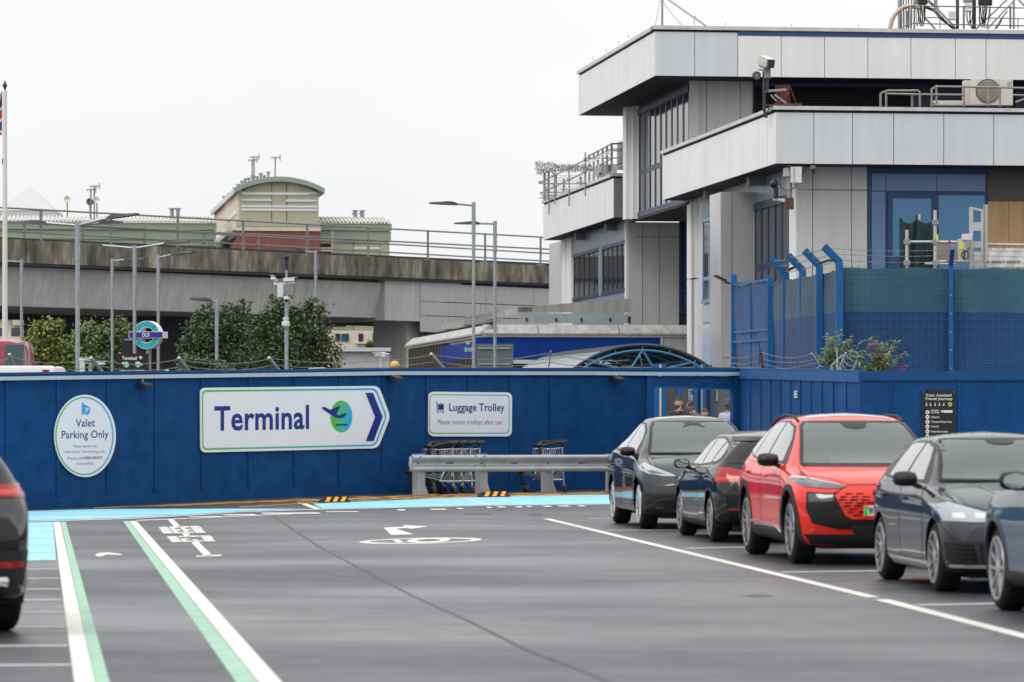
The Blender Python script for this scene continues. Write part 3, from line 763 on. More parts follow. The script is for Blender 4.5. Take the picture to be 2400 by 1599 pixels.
# far left fascia band
K = xy(1438, 148); zK1, zK0, zKc = zat(K, 417), zat(K, 510.5), zat(K, 406)
retK = s_at(K, U, 1499)
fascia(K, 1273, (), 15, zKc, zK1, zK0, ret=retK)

# walls below the lower band
Wp = A+V*1.25; Wc = on(Wp, U, 1866)           # front wall plane and its left corner
zs = zL0
def wallbox(P, dr, nr, s0, s1, z0, z1, th, m, name='wall'):
    B = MB(); block(B, P, dr, nr, s0, s1, z0, z1, -th, -.04); return B.build(name, m, tb)
wallbox(Wc, U, NF, .02, s_at(Wc, U, 2900), 0, zs, .4, M['backing'])
B = MB(); zj = zat(Wc, 445)
for z0, z1 in ((zj+.012, zs), (4.6, zj-.012), (0, 4.58)):
    clad(B, Wc, U, NF, [0.0]+[s_at(Wc, U, x) for x in (1904,1995.5,2032)], z0, z1, t0=-.05)
B.build('wall_panel', M['panel_w'], tb)
# blue bay
sb0, sb1 = s_at(Wc, U, 2032), s_at(Wc, U, 2313)
B = MB(); block(B, Wc, U, NF, sb0, sb1, 3, zs, -.05, .02); B.build('bay_frame', M['frame'], tb)
B = MB(); zc1, zc2 = zat(Wc, 406), zat(Wc, 445.5)
clad(B, Wc, U, NF, [s_at(Wc, U, x) for x in (2042,2076,2195,2309)], zc2, zc1, t0=.021, t1=.045)
clad(B, Wc, U, NF, [s_at(Wc, U, x) for x in (2042,2075)], 3, zc2-.03, t0=.021, t1=.045)
B.build('spandrel_panel', M['spandrel'], tb)
sl = lambda x: s_at(Wc, U, x)
dr_ = MB(); z1 = zat(Wc, 452); z0 = zat(Wc, 605)
for a, b in ((2080,2091),(2183,2194)): block(dr_, Wc, U, NF, sl(a), sl(b), z0-.6, z1, .02, .09)
block(dr_, Wc, U, NF, sl(2091), sl(2183), zat(Wc, 463), z1, .02, .085); block(dr_, Wc, U, NF, sl(2091), sl(2183), z0-.3, zat(Wc, 599), .02, .085)
d = dr_.build('glazed_door', M['frame'], tb)
B = MB(); block(B, Wc, U, NF, sl(2090), sl(2184), zat(Wc, 600), zat(Wc, 462), .02, .04); B.build('pane', M['glass_b'], d)
B = MB(); block(B, Wc, U, NF, sl(2198), sl(2308), z0-1, zat(Wc, 455), .021, .035); w = B.build('window', M['glass_b'], tb)
B = MB()
for a, b in ((2193,2199),(2307.5,2312)): block(B, Wc, U, NF, sl(a), sl(b), z0-1, z1, .02, .06)
block(B, Wc, U, NF, sl(2199), sl(2307.5), zat(Wc, 455), z1, .02, .06); B.build('frame', M['frame'], w)
B = MB(); block(B, Wc, U, NF, sl(2313.5), sl(2900), zat(Wc, 468), zs, -.04, .05); B.build('wall_panel', mat('brown_sheet', (.055,.045,.045), .5), tb)
ply = mat('plywood', (.42,.26,.12), .6, var=.12, vscale=1.2, streak=.2)
B = MB(); clad(B, Wc, U, NF, [sl(x) for x in (2314,2364,2440)], 4, zat(Wc, 468)-.01, gap=.014, t0=-.04, t1=.03); B.build('plywood_board', ply, tb)
# left side wall of this block with the window strip
Sw = Wc
B = MB(); s1 = s_at(Sw, V, 1643); block(B, Sw, V, NS, 0, s1+3, 0, zs, -.35, -.05); B.build('wall', M['panel_w'], tb)
B = MB(); block(B, Sw, V, NS, 0.0, s_at(Sw, V, 1851), 0, zs, -.05, .02)
B.build('wall_panel', M['panel_s'], tb)
sw = lambda x: s_at(Sw, V, x)
B = MB(); zz = CZ+(HY-470)*on(Sw, V, 1800).y/F
clad(B, Sw, V, NS, [sw(1851)+i*(sw(1755)-sw(1851))/5 for i in range(6)], zz+.03, zs, gap=.015, t0=-.05, t1=0); B.build('spandrel_panel', M['spandrel_g'], tb)
window(tb, Sw, V, NS, sw(1849), sw(1752), zz-3.0, zz, 6, (zz-2.05,), 'mullion_n', 'glass_d', .22)
B = MB(); block(B, Sw, V, NS, sw(1850), sw(1752), 0, zz-3.05, -.05, 0); B.build('wall_panel', M['panel_w'], tb)
# boxed riser standing out of the side wall
Pd = xy(1690, 122.6); zd = zat(Pd, 450)
B = MB(); block(B, Pd, U, NF, 0, s_at(Pd, U, 1757)+.3, 0, zd, -2.0, 0)
B.build('riser', M['duct'], tb)
B = MB(); block(B, Pd, V, NS, .02, 1.9, 0, zd-.01, -.01, .012)
for z in [zd-.25-.42*i for i in range(18)]:
    for s in (.12, 1.75):
        q = Pd+V*s+NS*.014; B.box(q.x-.012, q.x+.004, q.y-.02, q.y+.02, z-.02, z+.02)
B.build('riser_edge', mat('riser_bright', (.55,.56,.58), .3, .5, var=.1, vscale=.6), tb)
B = MB()
for z in (zd-2.9, zd-5.3): block(B, Pd, U, NF, .01, s_at(Pd, U, 1757), z, z+.014, -.01, .004)
block(B, Pd, U, NF, s_at(Pd, U, 1715), s_at(Pd, U, 1715)+.015, 0, zd-.01, -.01, .004)
B.build('riser_joint', M['backing'], tb)
# window strip and column beyond the riser
zq = lambda x, y: CZ+(HY-y)*on(Sw, V, x).y/F
window(tb, Sw, V, NS, sw(1676), sw(1646), zq(1660,710), zq(1660,510), 2, (zq(1660,652),), 'frame_l', 'glass_d', .13)
B = MB(); clad(B, Sw, V, NS, [sw(1690),sw(1660),sw(1645)], zq(1660,508), zs, t0=-.05, t1=0); B.build('spandrel_panel', M['spandrel_g'], tb)
B = MB()
for y0, y1 in ((755,714),(865,766)): clad(B, Sw, V, NS, [sw(1685),sw(1660),sw(1645)], zq(1660,y0), zq(1660,y1), t0=-.05, t1=0)
B.build('wall_panel', mat('pale_blue_panel', (.42,.50,.60), .35, .1, var=.06), tb)
Cc = on(Sw, V, 1623)
B = MB()
for z0, z1 in ((0,3.35),(3.4,6.3),(6.35,9.0)):
    block(B, Cc, V, NS, -.1, .55, z0, z1, -1, .10); block(B, Cc, V, NS, -.75, -.12, z0, z1, -1, .06)
    block(B, Cc, U, NF, -.06, .55, z0, z1, -.3, .78)
B.build('column', M['panel_s'], tb)
# recessed wall between
Rw = xy(1470, 149.6)
sr = lambda x: s_at(Rw, U, x)
B = MB(); block(B, Rw, U, NF, .02, sr(1700), 0, 9.1, -.4, -.04); B.build('wall', M['backing'], tb)
B = MB(); zr = zat(Rw, 555)
for z0, z1 in ((zr+.01, 9.1), (0, zr-.01)): clad(B, Rw, U, NF, [0.0]+[sr(x) for x in (1506,1546,1592)], z0, z1, t0=-.05, t1=.0)
B.build('wall_panel', M['panel_w'], tb)
window(tb, Rw, U, NF, sr(1592), sr(1618), zat(Rw, 734), zat(Rw, 515), 2, (zat(Rw, 682),), 'frame', 'glass_d', .09)
B = MB(); block(B, Rw, V, NS, 0, 22, 0, zK0, -.3, -.05); B.build('wall', M['panel_w'], tb)
rs = lambda x: s_at(Rw, V, x)
B = MB(); block(B, Rw, V, NS, 0.0, .35, 0, zK0, -.05, .05); block(B, Rw, V, NS, rs(1342), rs(1320), 0, zK0, -.3, .06); block(B, Rw, V, NS, rs(1330), rs(1326), 0, zK0, .06, .12); B.build('column', M['panel_s'], tb)
B = MB(); zsp = zq2 = CZ+(HY-580)*on(Rw, V, 1405).y/F
clad(B, Rw, V, NS, [.36+i*(rs(1342)-.36)/9 for i in range(10)], zsp+.0, zK0, gap=.016, t0=-.05, t1=0); B.build('spandrel_panel', M['spandrel_g'], tb)
window(tb, Rw, V, NS, rs(1468), rs(1412), zsp-2.0, zsp, 5, (), 'mullion_n', 'glass_d', .14)
window(tb, Rw, V, NS, rs(1404), rs(1344), zsp-2.0, zsp, 5, (), 'mullion_n', 'glass_d', .14)
B = MB(); block(B, Rw, V, NS, rs(1412), rs(1404), zsp-2, zsp, -.05, .03); block(B, Rw, V, NS, .3, rs(1342), 3, zsp-2, -.05, .0); B.build('wall_panel', M['spandrel_g'], tb)
# upper block: front wall, tall side glazing
Up = xy(1617, 134.0); su = lambda x: s_at(Up, U, x)
B = MB(); block(B, Up, U, NF, .05, su(2900), 9.0, zT0, -.4, -.05); B.build('wall', M['backing'], tb)
B = MB(); clad(B, Up, U, NF, [0.0]+[su(x) for x in (1656,1735,1765)], 9.0, zT0, t0=-.05, t1=0); block(B, Up, U, NF, -.02, .3, 9, zT0, 0, .10); B.build('wall_panel', M['panel_w'], tb)
B = MB(); a0, a1 = su(1768), su(2130)
for i in range(28): 
    z = 10.4+i*.1
    q0 = Up+U*a0; q1 = Up+U*a1
    B.add([q0+NF*.0+Zv*z, q1+NF*.0+Zv*z, q1+NF*.06+Zv*(z+.02), q0+NF*.06+Zv*(z+.02), q0+Zv*(z+.09), q1+Zv*(z+.09)], [(0,1,2,3),(3,2,5,4)])
B.build('louvre', M['louvre'], tb)
B = MB(); block(B, Up, U, NF, su(1765), su(2900), zT0-.16, zT0, -.04, .07); block(B, Up, U, NF, su(1765), su(1767.5), 9, zT0-.16, -.04, .07)
block(B, Up, U, NF, su(2132), su(2270), 9, zT0-.16, -.04, .03); block(B, Up, U, NF, su(2380), su(2900), 9, zT0-.16, -.04, .03); B.build('bay_frame', M['mullion_n'], tb)
B = MB(); block(B, Up, U, NF, su(2140), su(2262), 9, 11.95, .03, .05); B.build('spandrel_panel', mat('door_blue', (.018,.075,.26), .4), tb)
sg = s_at(Up, V, 1497)
B = MB(); block(B, Up, V, NS, 0, 14, 9.0, zT0, -.3, -.12); B.build('wall', M['backing'], tb)
window(tb, Up, V, NS, .12, sg, 9.03, 13.1, 9, (10.72,), 'mullion_n', 'glass_d', .20, depth=.2)
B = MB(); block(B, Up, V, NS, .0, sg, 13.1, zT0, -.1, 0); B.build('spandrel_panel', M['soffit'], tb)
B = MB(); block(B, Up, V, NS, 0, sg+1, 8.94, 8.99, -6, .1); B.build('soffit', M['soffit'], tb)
Pc = on(Up, V, 1497)+V*.05
B = MB(); block(B, Pc, V, NS, 0, .9, 9, zT0, -.6, .0); Pq = Pc+NS*.42
block(B, Pc, V, NS, .35, 1.1, 9, zT0, 0, .42); block(B, Pc, V, NS, .1, .35, 9, zT0, 0, .2); B.build('column', M['panel_s'], tb)
# roofs
B = MB(); block(B, A, U, NF, .3, s_at(A, U, 2900), zL1-.25, zL1-.15, -18.8, -.3); block(B, T, U, NF, .3, 14, zT1-.2, zT1-.1, -16, -.3); block(B, K, U, NF, .3, 8, zK1-.2, zK1-.1, -18, -.3); B.build('roof', M['galv_d'], tb)
for P, x in ((A,1630),(A,1730),(K,1330),(K,1400)):
    B = MB(); q = s_at(P, V, x); z0 = zL0 if P is A else zK0
    block(B, P, V, NS, q, q+.5, z0-.28, z0+.02, -1.4, -.35); B.build('soffit_beam', M['beam_g'], tb)

# ---------- low entrance building ----------
Lb = xy(1133, 137)
lb = thing('entrance_building', 'low entrance building with pale concrete fascia and royal blue sign band', 'building', Lb)
sl = lambda x: s_at(Lb, U, x); sv = lambda x: s_at(Lb, V, x)
zc, zb, zr1, zr0 = zat(Lb, 760.5), zat(Lb, 784), zat(Lb, 790), zat(Lb, 842)
conc = mat('pale_concrete', (.40,.39,.37), .7, var=.1, vscale=1.2, streak=.25)
M['royal'] = mat('royal_blue_panel', (.006,.04,.24), .5, var=.03, spec=.1)
sE = sl(1650); sF = sv(955)
def slope_fascia(P, dr, nr, brk):
    B = MB()
    for a, b in zip(brk, brk[1:]):
        g = .018; vs = []
        for s in (a+g, b-g):
            for t, z in ((.0, zb), (.12, zb), (.12, zb+.06), (-.22, zc), (-.45, zc)):
                q = P+dr*s+nr*t; vs.append(Vector((q.x, q.y, z)))
        f = [(i, i+1, i+6, i+5) for i in range(4)]
        if dr.cross(nr).z < 0: f = [k[::-1] for k in f]
        B.add(vs, f+[(0,1,2,3,4),(9,8,7,6,5)])
    return B
slope_fascia(Lb, U, NF, [0.0, sl(1261), sl(1451), sE]).build('fascia', conc, lb)
slope_fascia(Lb, V, NS, [sF*i/14 for i in range(15)]).build('fascia', conc, lb)
B = MB(); block(B, Lb, U, NF, .2, sE, 0, zb, -20, -.12); B.build('wall', M['backing'], lb)
B = MB(); block(B, Lb, U, NF, -.02, sE, zr1, zb-.02, -.1, .03); block(B, Lb, U, NF, .3, sl(1560), zr0-.16, zr0-.02, -.1, .06); block(B, Lb, U, NF, sl(1548), sl(1553), zr0-.2, zr1, -.1, .05); block(B, Lb, V, NS, 0, sF, zr1, zb-.02, -.1, .02); B.build('trim', M['cap'], lb)
B = MB(); clad(B, Lb, U, NF, [sl(1115), sl(1261), sl(1451), sl(1548)], zr0, zr1-.02, gap=.012, t0=-.1, t1=0); B.build('sign_band', M['royal'], lb)
B = MB(); block(B, Lb, U, NF, sl(1553), sE, 0, zr1-.02, -.1, 0); B.build('wall_panel', conc, lb)
B = MB(); block(B, Lb, V, NS, .05, sv(1028), zr0+.06, zr1-.12, -.06, .03); sb = B.build('sign_band', M['royal'], lb)
# glazed side with bronze mullions
M['bronze'] = mat('bronze_mullion', (.10,.085,.07), .5, .2)
M['glass_w'] = mat('glass_warm', (.10,.09,.07), .08, 0, spec=.9)
B = MB()
for i in range(23): block(B, Lb, V, NS, .2+i*1.12, .2+i*1.12+.12, .1, zr0+.05 if i < 11 else zb-.1, -.06, .08)
block(B, Lb, V, NS, .0, sF, 2.2, 2.3, -.06, .07); block(B, Lb, V, NS, .0, sF, 3.3, 3.4, -.06, .05)
B.build('mullion', M['bronze'], lb)
B = MB(); block(B, Lb, V, NS, .2, sF, .1, zb-.1, -.14, -.08); B.build('window', M['glass_w'], lb)
class SideW(Wall):
    pass
ws = Wall(Lb, Lb+V*30)
ws.n = NS
text_on(ws, 'Welcome to', 1104, 805, 1090.5, 805.8, 6.5, M['white'], sb, .02, .06) if False else None
def text_side(s, x0, x1, yb, cap, m, bold=.015):
    vs, fs = letters(s, bold); P0 = ws.pt(x0, yb, .045); P1 = ws.pt(x1, yb-(x1-x0)*.02, .045); U0 = ws.pt(x0, yb-cap, .045)
    B = MB(); B.add([P0+(P1-P0)*x+(U0-P0)*y for x, y in vs], fs); B.build('lettering', m, sb)
text_side('Welcome to', 1092, 1101.5, 807, 8, M['white']); text_side('CITY AIRPORT', 1095.5, 1106, 824, 8, M['white'])
shape(ws, [(1089,814),(1095,814),(1095,825),(1089,825)], .042, M['grad'], sb, 'logo_block')
# stepped upstands on its roof
gl = mat('translucent_screen', (.36,.42,.43), .3, var=.08)
B = MB()
P2 = xy(1217, 143); s1 = s_at(P2, U, 1480)
for (pa, pb) in ((0, s1),):
    q0 = P2; q1 = P2+U*s1
    z00, z01 = zat(q0, 732), zat(q0, 720); z10, z11 = zat(q1, 733), zat(q1, 700)
    vs = [q0+Zv*z00, q1+Zv*z10, q1+Zv*z11, q0+Zv*z01]; vs += [v+V*.4 for v in vs]
    B.add(vs, [(0,1,2,3),(3,2,6,7),(0,3,7,4),(1,5,6,2)])
sV = s_at(P2, V, 1139)
for k, (xa, xb, ya, yb, h) in enumerate(((1217,1139,720,738,14),(1137,1083,743,751,12),(1081,1033,755,762,12))):
    qa = on(P2, V, xa); qb = on(P2, V, xb)
    za, zb2 = zat(qa, ya), zat(qb, yb); hh = .22
    vs = [qa+Zv*(za-hh), qb+Zv*(zb2-hh), qb+Zv*zb2, qa+Zv*za]; vs += [v+U*.5 for v in vs]
    B.add(vs, [(3,2,1,0),(7,6,2,3),(1,2,6,5),(0,4,7,3)])
B.build('parapet', conc, lb)
B = MB(); q = P2+NF*.05; block(B, q, U, NF, 0, s1-.1, zat(q, 757), zat(q, 735), -.02, 0); B.build('screen', gl, lb)
B = MB()
for x in (1232,1301,1361,1428): block(B, q, U, NF, s_at(q, U, x), s_at(q, U, x)+.06, zat(q, 753), zat(q, 745), 0, .04)
block(B, q, U, NF, s_at(q, U, 1472), s_at(q, U, 1478), zat(q, 758), zat(q, 741), 0, .05); B.build('bracket', M['black'], lb)
# anti-bird spikes and wire coil along the roof edge
B = MB()
for i in range(34):
    p = Lb+V*(i*.72)+Zv*(zc)+NS*-.3; B.box(p.x-.04, p.x+.05, p.y-.08, p.y+.08, p.z, p.z+.09)
B.build('edge_clip', M['black'], lb)
B = MB(); pts = []
for i in range(200):
    a = i*.55; s = i/200*9
    p = Lb+U*.8+V*(2+s)+Zv*(zc+.35+.22*math.sin(a)); pts.append(p+U*.22*math.cos(a))
B.tube(pts, .014, 4)
B.build('wire_coil', M['galv_d'], lb)

# ---------- barrel canopy ----------
Cn = xy(1506, 95); zap = zat(Cn, 806); Rr = 2.85
cn = thing('walkway_canopy', 'arched glazed walkway canopy on sky blue steel trusses behind the hoarding', 'canopy', Cn)
M['truss'] = mat('truss_blue', (.045,.18,.31), .4)
M['poly'] = mat('canopy_sheet', (.66,.67,.66), .35, var=.1, vscale=2)
def arc(s, r, a): 
    return Cn+V*s+U*(r*math.sin(a))+Zv*(zap-Rr+r*math.cos(a))
amax = math.radians(62); Lc = 10.6
B = MB()
for i in range(22):
    s0 = i*Lc/22+.07; s1 = (i+1)*Lc/22-.07
    n = 28
    for k in range(n):
        a0 = -amax+2*amax*k/n; a1 = -amax+2*amax*(k+1)/n
        B.add([arc(s0, Rr, a0), arc(s1, Rr, a0), arc(s1, Rr, a1), arc(s0, Rr, a1)], [(0,1,2,3)])
B.build('roof_sheet', M['poly'], cn, True)
B = MB()
for i in range(23):
    s = i*Lc/22; B.tube([arc(s, Rr-.025, -amax+2*amax*k/24) for k in range(25)], .045, 6)
B.build('rib', mat('rib_dark', (.03,.045,.06), .5), cn)
B = MB()
for s in (0, 2.65, 5.3, 7.95, 10.6):
    B.tube([arc(s, Rr-.16, -amax+2*amax*k/24) for k in range(25)], .032, 6)
    B.tube([arc(s, Rr-.045, -amax+2*amax*k/24) for k in range(25)], .022, 6)
    tie = Cn+V*s+Zv*(zap-.66)
    for sg in (-1, 1):
        a = tie+U*sg*.32
        B.tube([a, arc(s, Rr-.16, 0)], .03, 6); B.tube([a, arc(s, Rr-.16, sg*.48)], .03, 6)
        B.tube([a, arc(s, Rr-.16, sg*1.0)], .035, 6)
        B.tube([arc(s, Rr-.16, sg*.54), tie+U*sg*1.3+Zv*-.56], .03, 6)
    B.tube([tie-U*.32, tie+U*.32], .035, 6)
    for a in (-.75,-.5,-.25,0,.25,.5,.75): B.tube([arc(s, Rr-.16, a), arc(s, Rr, a)], .018, 5)
for a in (-.9,-.45,0,.45,.9): B.tube([arc(0, Rr-.16, a), arc(Lc, Rr-.16, a)], .03, 6)
B.build('truss', M['truss'], cn)
B = MB()
for s in (0, 2.65, 5.3, 7.95, 10.6):
    for sg in (-1, 1):
        p = arc(s, Rr-.1, sg*amax); B.tube([p, Vector((p.x, p.y, GZ(80)))], .06, 8)
B.build('post', M['truss'], cn)
# inner lining with old boards under the sheet
B = MB(); rr_ = random.Random(3)
for i in range(60):
    s = rr_.uniform(.6, Lc); a = rr_.uniform(-.95, .95); w = rr_.uniform(.1, .5)
    B.add([arc(s, Rr-.08, a), arc(s+rr_.uniform(.4,1.5), Rr-.08, a), arc(s+.5, Rr-.09, a+w*.4), arc(s, Rr-.09, a+w*.4)], [(0,1,2,3)])
B.build('lining', mat('old_lining', (.16,.13,.09), .8, var=.4, vscale=3), cn)

# ---------- grey entrance wall seen through the gateway ----------
We = Wall(xy(1480, 91), xy(1760, 91))
ew = thing('entrance_wall', 'grey panelled wall with blue posts seen through the gateway', 'wall', xy(1630, 91))
B = MB(); B.prism([Vector((x, 91.06, z)) for x, z in ((2.6,.1),(5.9,.1),(5.9,2.75),(2.6,2.75))], Vector((0,-.05,0))); B.build('board', mat('grey_board', (.20,.205,.21), .55, var=.06, streak=.1), ew)
for x0, x1, m in ((1526,1543,'fence_blue'),(1550.6,1560,'fence_blue'),(1586,1596,'fence_blue'),(1625,1634.5,'fence_blue'),(1647,1653.5,'fence_blue'),(1663,1667.5,'fence_blue'),(1710,1719,'fence_blue'),(1544,1549.5,'panel_w'),(1641,1646.5,'frame_l')):
    B = MB(); a = We.pt(x0, 969, 0); b = We.pt(x1, 969, 0); B.bbox(a.x, b.x, 90.7, 91.0, .1, 2.8, b=.012); B.build('post', M[m], ew)
nb = mat('notice_white', (.60,.60,.60), .5)
B = MB(); a = We.pt(1613, 942, .02); b = We.pt(1624, 905, .02); B.box(a.x, b.x, 90.93, 90.97, a.z-.3, b.z); n1 = B.build('notice', nb, ew)
B = MB()
for i in range(9): B.box(a.x+.02, b.x-.02-.02*(i % 3), 90.92, 90.925, a.z-.22+i*.075, a.z-.2+i*.075)
B.build('printed_line', M['ink'], n1)
B = MB(); a = We.pt(1678, 940, .02); b = We.pt(1682.5, 913.5, .02); B.box(a.x, b.x, 90.95, 90.98, a.z, b.z); n2 = B.build('notice', nb, ew)
B = MB(); B.box(a.x+.006, b.x-.006, 90.94, 90.945, b.z-.14, b.z-.05); B.build('warning_panel', yl_, n2)
B = MB(); B.box(a.x+.008, b.x-.008, 90.94, 90.945, b.z-.035, b.z-.008); B.build('warning_panel', mat('red_print', (.5,.03,.03), .5), n2)
# ---------- cars ----------
def paint(name, col, metal=0, rough=.6, coat=1):
    m = mat(name, col, rough, metal, coat=coat, spec=.04)
    N_, L, b = nodes(m); nt = m.node_tree
    tc = N_.new('ShaderNodeTexCoord'); v = N_.new('ShaderNodeTexVoronoi'); v.inputs['Scale'].default_value = 55
    L(tc.outputs['Object'], v.inputs['Vector'])
    r = N_.new('ShaderNodeMapRange'); r.inputs['From Min'].default_value = .1; r.inputs['From Max'].default_value = .3; r.inputs['To Min'].default_value = 1; r.inputs['To Max'].default_value = 0
    L(v.outputs['Distance'], r.inputs['Value'])
    bp = N_.new('ShaderNodeBump'); bp.inputs['Strength'].default_value = .02; bp.inputs['Distance'].default_value = .004     # fine rain drops
    L(r.outputs['Result'], bp.inputs['Height']); L(bp.outputs['Normal'], b.inputs['Coat Normal'])
    return m
M['car_glass'] = mat('car_glass', (.10,.125,.12), .04, 0, spec=1.0, coat=.6)
M['car_glass_dark'] = mat('car_glass_dark', (.015,.017,.018), .04, 0, spec=1.0, coat=1)
M['car_glass_dark'].node_tree.nodes['Principled BSDF'].inputs['Coat IOR'].default_value = 2.1
M['rear_glass'] = mat('rear_glass', (.008,.009,.010), .05, 0, spec=.5)
M['trim'] = mat('trim_black', (.008,.008,.009), .4, spec=.3)
M['clad'] = mat('cladding_plastic', (.02,.021,.023), .6, var=.1, spec=.25)
M['tyre'] = mat('tyre_rubber', (.010,.010,.010), .75, spec=.2, var=.2, vscale=12, bump=.15, bscale=60)
M['alloy'] = mat('alloy_wheel', (.55,.56,.57), .35, .4)
M['alloy_d'] = mat('alloy_wheel_dark', (.27,.27,.28), .35, .4)
M['alloy_m'] = mat('alloy_wheel_mid', (.36,.36,.37), .35, .4)
M['lamp'] = mat('headlamp_lens', (.28,.31,.34), .1, .1, coat=1)
M['lamp_d'] = mat('headlamp_dark', (.03,.032,.036), .1, .1, coat=1)
M['chrome'] = mat('chrome_trim', (.6,.6,.6), .12, 1)
M['tail'] = mat('tail_lamp_red', (.30,.006,.006), .2, coat=.6, spec=.2)
M['tail_b'] = mat('tail_lamp_bright', (.55,.03,.02), .25, coat=.4)
M['plate_y'] = mat('plate_white', (.7,.7,.66), .4)

def chaikin(p, n):
    for _ in range(n):
        q = [p[0]]
        for a, b in zip(p, p[1:]):
            q.append((a[0]*.75+b[0]*.25, a[1]*.75+b[1]*.25)); q.append((a[0]*.25+b[0]*.75, a[1]*.25+b[1]*.75))
        q.append(p[-1]); p = q
    return p

class Car:
    def __init__(s, name, label, cat, S, paintm, axle, fwd, group='cars parked in the car park'):
        s.S = S; s.fo = S['FO']; s.W = S['W']
        s.root = thing(name, label, cat, (0, 0, 0), group)
        s.body(paintm)
        s.paint = paintm
        f = Vector((fwd[0], fwd[1], 0)).normalized()
        s.loc = Vector((axle[0], axle[1], 0)); s.rot = math.atan2(f.y, f.x)
    def place(s): s.root.location = s.loc; s.root.rotation_euler = (0, 0, s.rot)
    def body(s, pm):
        S = s.S; c = {k: pchip(S[k]) for k in ('zt','zs','zb','wm','ws','wt')}
        crown = pchip(S['crown']); Ln = S['L']; hw = S['W']/2
        n = int(Ln/.045); us = [Ln*i/n for i in range(n+1)]
        pf = pchip(S['pf']); pr = pchip(S['pr']); kf, kr = S.get('kf', .30), S.get('kr', .22); bl = .75
        def sh(u, y, z):
            x = s.fo-u
            wf = max(0, 1-u/bl)**2; wr = max(0, 1-(Ln-u)/bl)**2
            t = min(1, abs(y)/hw)
            x -= wf*(pf(z)+kf*t**2.6); x += wr*(pr(z)+kr*t**2.6)
            return Vector((x, y, z))
        rings = []
        for u in us:
            zb, zs, zt, wm, ws, wt = (c[k](u) for k in ('zb','zs','zt','wm','ws','wt')); ze = zt-crown(u); h = zs-zb
            P = [(0,zb),(.75*wm,zb),(.95*wm,zb+.025),(wm*.985,zb+.13),(wm*.992,zb+.4*h),(wm,zb+.66*h),(wm*.995,zb+.84*h),(ws+.006,zs-.012),(ws-.004,zs+.004),
                 (ws*.5+wt*.5+.018*S.get('bulge',1),zs*.5+ze*.5),(wt+.008,ze-.012),(wt-.012,ze+.006),(wt*.6,zt-(zt-ze)*.28),(0,zt)]
            rings.append(chaikin(P, 2))
        m = len(rings[0]); V = []; Fc = []; idx = {}
        def vid(i, j, sd):
            k = (i, j, sd if 0 < j < m-1 else 0)
            if k not in idx:
                y, z = rings[i][j]; idx[k] = len(V); V.append(sh(us[i], y*sd if sd else 0, z))
            return idx[k]
        for i in range(n):
            for j in range(m-1):
                for sd in (1, -1):
                    f = (vid(i,j,sd), vid(i+1,j,sd), vid(i+1,j+1,sd), vid(i,j+1,sd)); Fc.append(f if sd < 0 else f[::-1])
        nc = 18
        for i in (0, n):
            rows = []
            for j in range(m):
                y, z = rings[i][j]
                if j in (0, m-1): rows.append([vid(i,j,1)]*(nc+1)); continue
                row = [vid(i,j,-1)]
                for k in range(1, nc):
                    yy = -y+2*y*k/nc; V.append(sh(us[i], yy, z)); row.append(len(V)-1)
                row.append(vid(i,j,1)); rows.append(row)
            for a, b in zip(rows, rows[1:]):
                for k in range(nc):
                    f = []
                    for q in (a[k], a[k+1], b[k+1], b[k]):
                        if q not in f: f.append(q)
                    if len(f) >= 3: Fc.append(tuple(f) if i == 0 else tuple(f[::-1]))
        # wheel arches
        Ra = S['Ra']; rt = S['rt']
        for xc in (0, -S['WB']):
            ins = [abs(v.y) > .56*hw and math.hypot(v.x-xc, v.z-rt) < Ra and v.z < rt+Ra for v in V]
            Fc = [f for f in Fc if not all(ins[k] for k in f)]
            for k, v in enumerate(V):
                if ins[k]:
                    a = math.atan2(v.z-rt, v.x-xc)
                    if v.z > S['zb'][1][1]+.06 or True: v.x = xc+Ra*math.cos(a); v.z = max(rt+Ra*math.sin(a), S['zb'][1][1]*.98)
        s.V, s.Fc = V, Fc
        s.bo = finish('body', V, Fc, pm, s.root, True, 50)
        s.bvh = BVHTree.FromPolygons(V, Fc)
        for xc in (0, -S['WB']):
            for sd in (1, -1):
                B = MB(); N_ = 20; y0, y1 = sd*(hw-.05), sd*(hw-.42)
                vs = []; fs = []
                for k in range(N_+1):
                    a = -.35+(pi+.7)*k/N_; x = xc+(Ra+.012)*math.cos(a); z = rt+(Ra+.012)*math.sin(a)
                    vs += [(x, y0, max(z,.16)), (x, y1, max(z,.16))]
                for k in range(N_): fs.append((2*k, 2*k+1, 2*k+3, 2*k+2))
                fs.append(tuple(2*k+1 for k in range(N_+1)))
                B.add(vs, fs); B.build('wheel_well', M['dark'], s.root)
        B = MB(); B.box(s.fo-Ln+.35, s.fo-.35, -hw*.7, hw*.7, S['zb'][1][1]-.03, S['zb'][1][1]+.15); B.build('underbody', M['dark'], s.root)
    def ray(s, mode, a, b):
        o, d = {'R': ((a,-3,b),(0,1,0)), 'L': ((a,3,b),(0,-1,0)), 'F': ((6,a,b),(-1,0,0)), 'B': ((-9,a,b),(1,0,0)), 'T': ((a,b,4),(0,0,-1))}[mode]
        hit = s.bvh.ray_cast(Vector(o), Vector(d))
        if hit[0] is None: return None
        n = hit[1]
        if n.dot(Vector(d)) > 0: n = -n
        return hit[0], n
